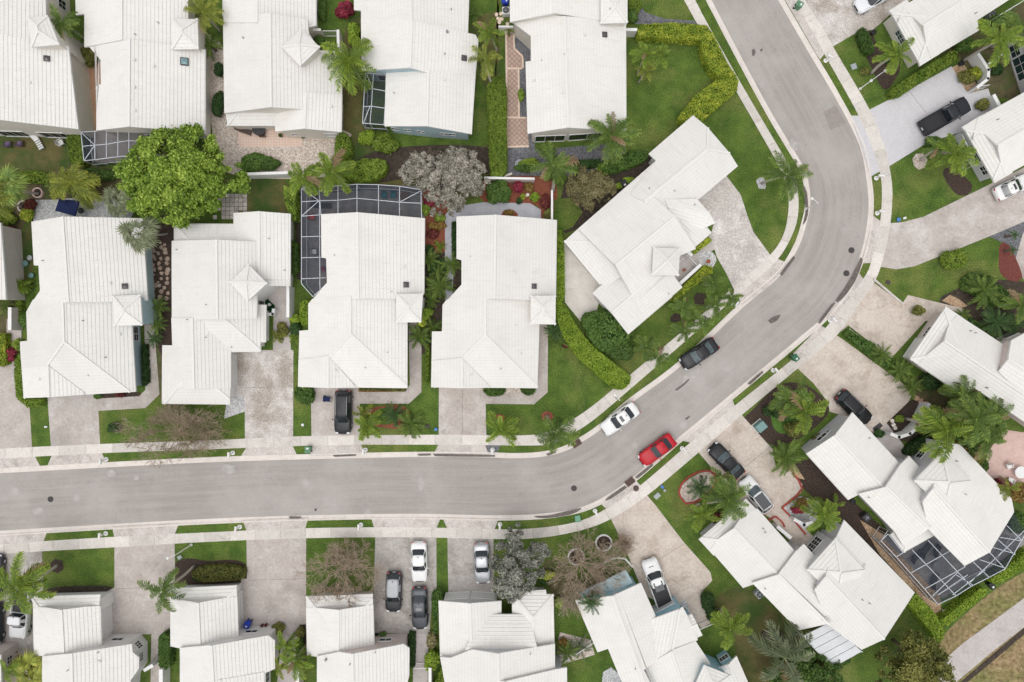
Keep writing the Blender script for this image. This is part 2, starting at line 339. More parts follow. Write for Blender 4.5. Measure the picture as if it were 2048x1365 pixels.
def roofmat():
    m, t, out = _new('roof_tile'); b = principled(t, out, .75, .25)
    uv = N(t, 'ShaderNodeUVMap'); uv.uv_map = 'uv'; co = N(t, 'ShaderNodeTexCoord').outputs['Object']
    br = N(t, 'ShaderNodeTexBrick'); br.offset = .5; br.inputs['Scale'].default_value = 1.0
    br.inputs['Brick Width'].default_value = .36; br.inputs['Row Height'].default_value = .38; br.inputs['Mortar Size'].default_value = .012; br.inputs['Mortar Smooth'].default_value = .3
    br.inputs['Color1'].default_value = (.755, .738, .705, 1); br.inputs['Color2'].default_value = (.775, .758, .725, 1); br.inputs['Mortar'].default_value = (.66, .64, .60, 1)
    t.links.new(uv.outputs[0], br.inputs['Vector'])
    col = mixc(t, ramp(t, noise(t, co, .35, 5, .6), .45, .75), br.outputs['Color'], (.70, .685, .645))
    st = N(t, 'ShaderNodeMapping'); st.inputs['Scale'].default_value = (3.0, .5, 1); t.links.new(uv.outputs[0], st.inputs[0])
    col = mixc(t, ramp(t, noise(t, st.outputs[0], 1.0, 5, .7), .52, .85), col, (.64, .60, .535))
    mo = N(t, 'ShaderNodeMath', operation='MULTIPLY'); mo.inputs[1].default_value = .05; t.links.new(br.outputs['Fac'], mo.inputs[0])
    col = mixc(t, mo.outputs[0], col, (.40, .37, .33))
    sx = N(t, 'ShaderNodeSeparateXYZ'); t.links.new(uv.outputs[0], sx.inputs[0]); dv = N(t, 'ShaderNodeMath', operation='DIVIDE'); dv.inputs[1].default_value = .38; t.links.new(sx.outputs['Y'], dv.inputs[0])
    fr = N(t, 'ShaderNodeMath', operation='FRACT'); t.links.new(dv.outputs[0], fr.inputs[0]); ml = N(t, 'ShaderNodeMapRange', clamp=True); ml.inputs['From Min'].default_value = .13; ml.inputs['From Max'].default_value = .05; t.links.new(fr.outputs[0], ml.inputs['Value'])
    m3 = N(t, 'ShaderNodeMath', operation='MULTIPLY'); m3.inputs[1].default_value = .12; t.links.new(ml.outputs[0], m3.inputs[0])
    col = mixc(t, m3.outputs[0], col, (.42, .39, .345))
    oi = N(t, 'ShaderNodeObjectInfo'); hv = N(t, 'ShaderNodeHueSaturation'); mr = N(t, 'ShaderNodeMapRange'); mr.inputs['To Min'].default_value = .97; mr.inputs['To Max'].default_value = 1.04
    t.links.new(oi.outputs['Random'], mr.inputs[0]); t.links.new(mr.outputs[0], hv.inputs['Value']); t.links.new(col, hv.inputs['Color'])
    t.links.new(hv.outputs[0], b.inputs['Base Color'])
    bp = N(t, 'ShaderNodeBump'); bp.inputs['Strength'].default_value = .2; bp.inputs['Distance'].default_value = .01; bp.invert = True
    t.links.new(br.outputs['Fac'], bp.inputs['Height']); t.links.new(bp.outputs[0], b.inputs['Normal'])
roofmat()
def roadmat():
    m, t, out = _new('asphalt'); b = principled(t, out, .92, .15)
    uv = N(t, 'ShaderNodeUVMap'); uv.uv_map = 'uv'; co = N(t, 'ShaderNodeTexCoord').outputs['Object']
    st = N(t, 'ShaderNodeMapping'); st.inputs['Scale'].default_value = (.06, 1.6, 1); t.links.new(uv.outputs[0], st.inputs[0])
    s2 = N(t, 'ShaderNodeMapping'); s2.inputs['Scale'].default_value = (.25, 7.0, 1); t.links.new(uv.outputs[0], s2.inputs[0])
    col = mixc(t, ramp(t, noise(t, st.outputs[0], 1.0, 5, .65), .3, .7), (.300, .272, .250), (.375, .345, .320))
    col = mixc(t, ramp(t, noise(t, s2.outputs[0], 1.0, 4, .7), .55, .8), col, (.265, .24, .22))
    col = mixc(t, ramp(t, noise(t, co, .13, 6, .65), .46, .74), col, (.43, .40, .375))
    v = N(t, 'ShaderNodeTexVoronoi'); v.inputs['Scale'].default_value = .22; t.links.new(co, v.inputs['Vector'])
    bl = N(t, 'ShaderNodeMapRange', clamp=True); bl.inputs['From Min'].default_value = .12; bl.inputs['From Max'].default_value = .06; t.links.new(v.outputs['Distance'], bl.inputs['Value'])
    k = N(t, 'ShaderNodeMath', operation='MULTIPLY'); k.inputs[1].default_value = .35; t.links.new(bl.outputs[0], k.inputs[0])
    col = mixc(t, k.outputs[0], col, (.52, .505, .485))
    f = noise(t, co, 18, 4, .8)
    col = mixc(t, .30, col, mixc(t, ramp(t, f, .3, .7), (0, 0, 0), (1.4, 1.4, 1.4)), 'SOFT_LIGHT')
    v2 = N(t, 'ShaderNodeTexVoronoi'); v2.inputs['Scale'].default_value = .55; t.links.new(co, v2.inputs['Vector'])
    dk = N(t, 'ShaderNodeMapRange', clamp=True); dk.inputs['From Min'].default_value = .07; dk.inputs['From Max'].default_value = .035; t.links.new(v2.outputs['Distance'], dk.inputs['Value'])
    k2 = N(t, 'ShaderNodeMath', operation='MULTIPLY'); k2.inputs[1].default_value = .35; t.links.new(dk.outputs[0], k2.inputs[0])
    col = mixc(t, k2.outputs[0], col, (.16, .15, .14))
    t.links.new(col, b.inputs['Base Color'])
    bp = N(t, 'ShaderNodeBump'); bp.inputs['Strength'].default_value = .3; bp.inputs['Distance'].default_value = .01
    t.links.new(f, bp.inputs['Height']); t.links.new(bp.outputs[0], b.inputs['Normal'])
roadmat()
def screenmat(name, c, clear):
    m, t, out = _new(name); a = N(t, 'ShaderNodeBsdfTransparent'); d = N(t, 'ShaderNodeBsdfDiffuse'); d.inputs['Color'].default_value = (*c, 1)
    co = N(t, 'ShaderNodeTexCoord').outputs['Object']; mx = N(t, 'ShaderNodeMixShader')
    mr = N(t, 'ShaderNodeMapRange'); mr.inputs['To Min'].default_value = 1 - clear - .06; mr.inputs['To Max'].default_value = 1 - clear + .06
    t.links.new(noise(t, co, .7, 3), mr.inputs[0]); t.links.new(mr.outputs[0], mx.inputs[0])
    t.links.new(a.outputs[0], mx.inputs[1]); t.links.new(d.outputs[0], mx.inputs[2]); t.links.new(mx.outputs[0], out.inputs['Surface'])
screenmat('screen', (.05, .058, .075), .56)
def paint(name, c, metal=0.0, rough=.32):
    if name in MATS: return MATS[name]
    m, t, out = _new(name); b = principled(t, out, rough, .22, metal, .12)
    co = N(t, 'ShaderNodeTexCoord').outputs['Object']
    col = mixc(t, ramp(t, noise(t, co, 1.5, 4), .3, .7), [x * .94 for x in c], [min(1, x * 1.05) for x in c])
    t.links.new(col, b.inputs['Base Color']); return m
# ------------------------------------------------------------------ ground, road, kerbs, pavements
SHN = [0]
def sheet(name, mat, z, poly, label, cat, smooth=0, kind='structure', thick=0.0):
    SHN[0] += 1; z += .0006 * (SHN[0] % 7) * (1 if z > 0 else 0)          # keeps overlapping sheets off one plane
    if smooth: poly = catmull(poly, smooth, True)
    pts = UP(poly, z); n = len(pts)
    a = sum(pts[i].x * pts[(i + 1) % n].y - pts[(i + 1) % n].x * pts[i].y for i in range(n))
    if a < 0: pts = pts[::-1]
    mb = MB()
    if thick: mb.prism([(p.x, p.y) for p in pts], z - thick, z)
    else: mb.poly(pts)
    return tag(mb.build(name, MATS[mat]), label, cat, kind=kind)

NE_ = [(-900, 1000), (-400, 968), (-150, 955), (0, 947), (200, 936), (420, 925), (620, 919), (820, 914.6), (960, 915), (1030, 917), (1085, 914), (1130, 903), (1165, 884), (1205, 857),
       (1264, 806), (1364, 731), (1482, 619), (1559, 553), (1596, 497), (1613, 448), (1621, 405), (1617, 365), (1606, 332), (1546, 231), (1482, 113), (1423, 0), (1340, -160), (1200, -430), (1000, -800)]
SE_ = [(-900, 1118), (-400, 1084), (-150, 1071), (0, 1062), (200, 1050), (420, 1038), (620, 1031), (820, 1028), (979, 1031), (1069, 1029), (1130, 1022), (1170, 1012), (1205, 996), (1251, 966),
       (1289, 935), (1353, 879), (1400, 840), (1560, 708), (1605, 670), (1640, 640), (1674, 601), (1700, 562.6), (1724, 500), (1735, 440), (1737, 400), (1733, 360), (1724, 308), (1706, 262), (1661, 179), (1620, 110), (1556, 0), (1470, -150), (1330, -400), (1120, -800)]
NEc, SEc = catmull(NE_, 10), catmull(SE_, 10)
ground = MB(); g = 420
ground.poly([(-g, -g, -.14), (g, -g, -.14), (g, g, -.14), (-g, g, -.14)])
tag(ground.build('ground', MATS['soil_olive']), 'bare earth under the whole neighbourhood', 'ground', kind='structure')
nr = 220; A_, B_ = resample(NEc, nr), resample(SEc, nr)
rb = MB(); run = 0.0; ZR = -.06; K = 6
for i in range(nr - 1):
    q = []
    a0, a1, b0, b1 = (U(p, ZR) for p in (A_[i], A_[i + 1], B_[i], B_[i + 1])); dl = ((a1 - a0).length + (b1 - b0).length) / 2
    for k in range(K):
        s0, s1 = k / K, (k + 1) / K
        crown = lambda s: .05 * (1 - (2 * s - 1) ** 2)
        P = lambda a, b, s: (lambda v: (v.x, v.y, ZR + crown(s)))(a.lerp(b, s))
        rb.poly([P(a0, b0, s1), P(a1, b1, s1), P(a1, b1, s0), P(a0, b0, s0)], 0, [(run, s1 * 6.7), (run + dl, s1 * 6.7), (run + dl, s0 * 6.7), (run, s0 * 6.7)])
    run += dl
tag(rb.build('road', MATS['asphalt']), 'grey asphalt residential street bending round the corner', 'road', kind='structure')
KW = 10.5
NO = offset(resample(NEc, 300), -KW); SO = offset(resample(SEc, 300), KW)
def kerb(label, inner_px, outer_px, far):
    root = empty('kerb'); tag(root, label, 'kerb', kind='structure')
    n = 116; I, O = resample(inner_px, n * 4 + 1), resample(outer_px, 4000); O = np.array([O[np.argmin(((O - p) ** 2).sum(1))] for p in I])
    for k in range(n):
        mb = MB(); seq = []
        for j in range(5):
            a, b = U(I[k * 4 + j], -.05), U(O[k * 4 + j], .02)
            if j == 0: a, b = (x.lerp(y, .012) for x, y in zip((a, b), (U(I[k * 4 + 1], -.05), U(O[k * 4 + 1], .02))))
            seq.append([Vector((a.x, a.y, -.10)), Vector((a.x, a.y, -.052)), a.lerp(b, .55) + Vector((0, 0, -.03)), a.lerp(b, .82) + Vector((0, 0, .035)), Vector((b.x, b.y, .045)), Vector((b.x, b.y, -.1))])
        w = len(seq[0]); vs = [p for s in seq for p in s]; fs = []
        for j in range(4):
            for q in range(w - 1):
                f = (j * w + q, j * w + q + 1, (j + 1) * w + q + 1, (j + 1) * w + q); fs.append(f if far else f[::-1])
        fs += [tuple(range(w)), tuple(range(4 * w + w - 1, 4 * w - 1, -1))]
        c = vs[len(vs) // 2]
        if abs(c.x) > 75 or abs(c.y) > 55: continue
        mb.mesh(vs, fs); mb.build('kerb_stone', MATS['kerb'], root)
kerb('pale concrete kerb and gutter on the inner side of the bend', NEc, [tuple(p) for p in NO], True)
kerb('pale concrete kerb and gutter on the outer side of the bend', SEc, [tuple(p) for p in SO], False)
def lawn(label, edge, far):
    pts = [U(p, 0) for p in edge] + [Vector(p) for p in far]
    mb = MB(); n = len(pts); a = sum(pts[i].x * pts[(i + 1) % n].y - pts[(i + 1) % n].x * pts[i].y for i in range(n))
    mb.poly(pts if a > 0 else pts[::-1]); tag(mb.build('lawn', MATS['grass']), label, 'lawn', kind='structure')
lawn('green lawns of the lots inside the bend', [tuple(p) for p in NO], [(-20, 180, 0), (-180, 180, 0), (-180, 0, 0)])
lawn('green lawns of the lots outside the bend', [tuple(p) for p in SO], [(60, 180, 0), (180, 180, 0), (180, -180, 0), (-180, -180, 0)])

NW_O = [(-900, 952), (-400, 922), (0, 898), (200, 888.5), (420, 881), (580, 873.6), (720, 871), (900, 870), (1031, 871.5), (1090, 866), (1133, 846.6), (1184, 813), (1261, 749.5), (1392, 640), (1469, 573), (1538, 513), (1567, 470), (1577, 420), (1574, 378), (1554, 326), (1472, 182), (1395, 49), (1368, 0), (1280, -160), (1140, -430), (940, -800)]
NW_I = [(-900, 972), (-400, 942), (0, 918), (200, 907), (420, 899), (580, 893), (720, 890), (900, 890), (1069, 891.5), (1108, 886), (1145, 868), (1190, 838), (1275, 766), (1446, 617), (1508, 564), (1558, 516), (1588, 462), (1597, 420), (1594, 372), (1577, 330), (1490, 181), (1412, 42), (1390, 0), (1302, -160), (1162, -430), (962, -800)]
SW_I = [(-900, 1146), (-400, 1114), (0, 1089), (85, 1083), (231, 1074), (420, 1065), (610, 1057), (820, 1055), (992, 1059), (1069, 1057), (1146, 1046), (1200, 1025), (1277, 974), (1379, 887), (1468, 813), (1580, 723), (1648, 660), (1725, 560.5), (1743, 522), (1759, 455), (1764, 391), (1760, 345), (1743, 292), (1712, 221), (1647, 105), (1628, 68), (1588, 0), (1498, -160), (1350, -420), (1140, -800)]
SW_O = [(-900, 1166), (-400, 1134), (0, 1109), (85, 1103), (231, 1095), (420, 1084), (610, 1077), (820, 1075), (985, 1078.6), (1069, 1077), (1146, 1065), (1215, 1042), (1292, 993), (1400, 903), (1482, 832), (1597, 736), (1673, 672), (1705, 627), (1748, 566), (1765, 522), (1779, 462), (1785, 391), (1780, 340), (1766, 283), (1734, 210), (1665, 92), (1648, 60), (1610, 0), (1520, -160), (1372, -420), (1160, -800)]
def sidewalk(label, i_px, o_px, n):
    root = empty('sidewalk'); tag(root, label, 'sidewalk', kind='structure')
    I, O = resample(catmull(i_px, 10), n * 4 + 1), resample(catmull(o_px, 10), 4000)
    O = np.array([O[np.argmin(((O - p) ** 2).sum(1))] for p in I]); rnd = random.Random(5)
    k = 0
    while k < n:
        mb = MB(); step = 1
        ii = [U(I[k * 4 + j], .03) for j in range(4 * step + 1)]; oo = [U(O[k * 4 + j], .03) for j in range(4 * step + 1)]; k += step
        ii[0] = ii[0].lerp(ii[1], .03); oo[0] = oo[0].lerp(oo[1], .03)
        if abs(ii[2].x) > 72 or abs(ii[2].y) > 52: continue
        dz = rnd.uniform(-.004, .004); pts = [(p.x, p.y) for p in ii] + [(p.x, p.y) for p in oo[::-1]]
        mb.prism(pts, -.05, .032 + dz); mb.build('slab', MATS['concrete'], root)
sidewalk('pale concrete sidewalk along the inner side of the bend', NW_I, NW_O, 76)
sidewalk('pale concrete sidewalk along the outer side of the bend', SW_I, SW_O, 86)

D_ = [  # driveways, aprons, walks: name, material, z, polygon, label
('driveway', 'drive_pink', .018, [(-30, 735), (12, 730), (16, 640), (40, 640), (41, 690), (28, 702), (29, 795), (57, 816), (62, 897), (-30, 902)], 'pink driveway at the picture edge with the yellow L-shaped hedge'),
('apron', 'apron', .018, [(-30, 917), (66, 911), (77, 931), (-30, 937)], 'driveway apron nearest the picture edge on the inner kerb'),
('driveway', 'drive_pink', .018, [(97, 793), (193, 789), (198, 889), (104, 894)], 'pale pink driveway of the blue-walled house, empty'),
('apron', 'apron', .018, [(105.6, 912), (201, 906), (209, 923), (98, 930)], 'apron below the empty pale pink driveway'),
('walk', 'drive_pink', .014, [(193, 800), (279.5, 795), (293, 781), (290, 600), (303, 600), (308, 680), (316.7, 788), (290, 814.6), (196, 820)], 'pink walk round the front of the blue-walled house'),
('driveway', 'drive_stain', .018, [(466, 703), (584.6, 703), (584, 873), (492, 876), (491.5, 791.5), (466, 790)], 'blotchy grey stained driveway beside the pale leafless tree'),
('apron', 'apron', .018, [(495, 896), (583, 893), (591, 909), (484.6, 912)], 'apron below the blotchy stained driveway'),
('walk', 'path_gravelly', .014, [(521, 581), (574, 574), (577, 635), (580, 703), (548, 703), (549, 640), (550, 612), (531, 596)], 'brown concrete entry walk inside the white gate walls'),
('driveway', 'drive_pink', .018, [(624, 770), (716.6, 770), (718.7, 872), (625, 873)], 'pink driveway under the black family wagon'),
('apron', 'apron', .018, [(628, 890), (718, 888), (728, 907), (622, 910)], 'apron below the driveway with the black family wagon'),
('walk', 'drive_pink', .014, [(717, 783), (814, 783), (822, 770), (819, 650), (835, 640), (841, 680), (840.5, 784), (816.7, 805.6), (719, 805.6)], 'pink walk beside the red kidney-shaped flower bed'),
('driveway', 'drive_pink', .018, [(880, 770), (968.5, 770), (970.5, 872), (879.5, 872)], 'empty pink driveway with white patches beside the round palm'),
('apron', 'apron', .018, [(879.5, 889), (970.5, 889), (978, 907), (870.5, 907)], 'apron of the driveway with white patches'),
('walk', 'drive_pink', .014, [(970, 770), (1078, 770), (1080, 650), (1094, 650), (1093, 784), (1067, 807), (971, 806)], 'pink walk with cut corner beside the open corner lawn'),
('driveway', 'drive_blob', .018, [(1452, 355), (1479.5, 391), (1492, 430), (1505, 465.6), (1540, 513), (1468, 575), (1454, 545), (1436, 514), (1428, 489), (1425, 468), (1431, 440), (1393, 398)], 'wavy-edged white-blotched driveway of the angled corner house'),
('apron', 'apron', .018, [(1483, 608), (1479, 592), (1556, 521), (1571, 527), (1561, 545), (1526, 580)], 'apron of the wavy-edged driveway'),
('walk', 'path_gravelly', .014, [(1428, 462), (1431, 495), (1414, 507), (1390, 545), (1352, 570), (1345, 520), (1390, 492)], 'grey entry court of the angled corner house'),
('driveway', 'drive_grey', .018, [(-30, 1112), (82, 1102), (84, 1180), (68, 1200), (66, 1330), (-30, 1340)], 'grey driveway under the two-tone pickup at the picture edge'),
('apron', 'apron', .018, [(-30, 1073), (91, 1066), (84.6, 1084), (-30, 1091)], 'grey apron above the two-tone pickup'),
('driveway', 'drive_pink', .018, [(231, 1094), (347, 1088), (348, 1148), (338.5, 1266), (220, 1268), (217, 1184), (231, 1177)], 'long empty rosy driveway beside the leaning bright palm lawn'),
('apron', 'apron', .018, [(227, 1056), (355, 1049), (347, 1069), (231, 1076)], 'apron of the long empty rosy driveway'),
('walk', 'drive_pink', .014, [(305, 1262), (321, 1262), (318, 1380), (303, 1380)], 'narrow pink walk beside the clipped oval hedge'),
('driveway', 'drive_pink', .018, [(495, 1080), (610, 1075), (610, 1247), (484, 1256), (484, 1160), (496, 1160)], 'rosy driveway beside the leafless tree lawn, blue bin at its end'),
('apron', 'apron', .018, [(488, 1043), (614, 1038), (608, 1058), (496, 1063)], 'apron of the rosy driveway with the blue bin'),
('walk', 'path_gravelly', .014, [(569, 1244), (596, 1244), (602, 1380), (555, 1380)], 'grey walk running to the yellow fan palms'),
('driveway', 'drive_grey', .018, [(752.6, 1074), (870.5, 1074), (871, 1184), (862, 1195), (857, 1266), (748, 1264)], 'grey driveway holding three parked cars'),
('apron', 'apron', .018, [(745, 1038), (878, 1038), (870.5, 1057), (751, 1057)], 'apron of the driveway holding three parked cars'),
('walk', 'path_gravelly', .014, [(829, 1262), (855, 1262), (853, 1380), (828, 1380)], 'grey walk leading down to the white garden gate'),
('driveway', 'drive_grey', .018, [(897, 1076), (985, 1077), (986, 1200), (899, 1195)], 'brown-grey driveway under the silver sedan'),
('apron', 'apron', .018, [(888, 1038), (994, 1040), (987, 1059), (897, 1058)], 'apron of the driveway under the silver sedan'),
('driveway', 'drive_tan', .018, [(1225, 1040), (1292, 992), (1311.5, 1015), (1364, 1084), (1419, 1146), (1422, 1161), (1410, 1174), (1399, 1184), (1343, 1212), (1290, 1190), (1251, 1092)], 'tan driveway with rounded corner under the white pickup'),
('apron', 'apron', .018, [(1205, 1008), (1268, 960), (1280, 974), (1215, 1018)], 'apron of the tan driveway, beside the storm drain'),
('walk', 'drive_tan', .014, [(1372, 1192), (1402, 1180), (1425, 1240), (1404, 1256), (1383, 1228)], 'tan walk curving to the small white gate'),
('driveway', 'drive_tan', .018, [(1398, 903), (1482, 832), (1543.6, 900.5), (1549, 934), (1584.6, 948), (1602.6, 970), (1600, 985), (1564, 1016), (1541, 1034), (1480, 1000), (1431, 941.5)], 'tan driveway under the black sedan and white glass-roofed car'),
('apron', 'apron', .018, [(1384, 884), (1368, 881), (1463, 801), (1468, 814)], 'apron in front of the tan two-car driveway'),
('walk', 'drive_tan', .014, [(1564, 1012), (1541, 1030), (1575, 1075), (1640, 1130), (1660, 1110), (1610, 1060)], 'tan paved entry path with red edging'),
('driveway', 'drive_tan', .018, [(1598, 737), (1674, 674), (1683, 680), (1805, 770), (1820, 793), (1815, 803), (1769, 847), (1740, 890), (1690, 830), (1661, 822), (1659, 805), (1628, 765)], 'broad tan driveway holding the black hatchback'),
('apron', 'apron', .018, [(1583, 714), (1642, 654), (1652, 660), (1590, 717)], 'apron of the broad tan driveway'),
('walk', 'path_gravelly', .014, [(1740, 886), (1769, 845), (1816, 905), (1804, 935), (1770, 915)], 'grey pebbled walk along the angled house to its door'),
('driveway', 'drive_tan', .018, [(1747, 568), (1805, 611), (1817, 593), (1923, 619), (1925, 640), (1850, 640), (1782, 714), (1696, 648), (1682, 664), (1705, 627)], 'clean cream driveway of the pink-walled house'),
('apron', 'apron', .018, [(1717, 549), (1727, 562), (1668, 634), (1655, 636), (1678, 604)], 'apron of the clean cream driveway'),
('driveway', 'drive_pink', .018, [(1781, 449), (1805, 447), (1848, 436), (1987, 368), (2080, 322), (2080, 428), (1976, 472), (1828, 531), (1792, 537), (1763, 532), (1774, 495)], 'long pinkish driveway with the white coupe at its end'),
('apron', 'apron', .018, [(1748, 436), (1762, 446), (1744, 524), (1725, 525), (1737, 480)], 'pinkish apron beside two manhole covers'),
('driveway', 'drive_lilac', .018, [(1739, 222), (1819, 182), (1902, 136), (1934, 190), (1975, 180), (1990, 225), (1923, 262), (1853.6, 284), (1779, 330), (1764, 280)], 'smooth lilac-grey driveway under the black pickup'),
('apron', 'drive_lilac', .018, [(1704, 234), (1720, 234), (1744, 290), (1759, 341), (1742, 351), (1728, 300)], 'smooth lilac-grey apron at the kerb'),
('driveway', 'drive_stain', .018, [(1610, 0), (1664, 92), (1715, 62), (1745, 58), (1782, 25), (1860, -30), (1860, -60), (1575, -60)], 'whitish stained driveway in the corner under the white hatchback'),
('apron', 'apron', .018, [(1572, 0), (1590, 2), (1648, 106), (1640, 116), (1632, 103)], 'whitish apron beside the green bin in the corner'),
]
def grow(poly, d):
    a = sum(poly[i - 1][0] * poly[i][1] - poly[i][0] * poly[i - 1][1] for i in range(len(poly))); q = poly if a > 0 else poly[::-1]; n = len(q); out = []
    for i in range(n):
        A, B, C = Vector(q[i - 1]), Vector(q[i]), Vector(q[(i + 1) % n]); e, f = (B - A).normalized(), (C - B).normalized(); m = Vector((e.y, -e.x)) + Vector((f.y, -f.x))
        out.append(tuple(B + (m / max(.5, m.length_squared / 2)) * d))
    return out
for nm, mt, z, poly, lab in D_:
    poly = grow(poly, 2.2)
    sheet(nm, mt, z, poly, lab, 'driveway' if nm == 'driveway' else 'paving')
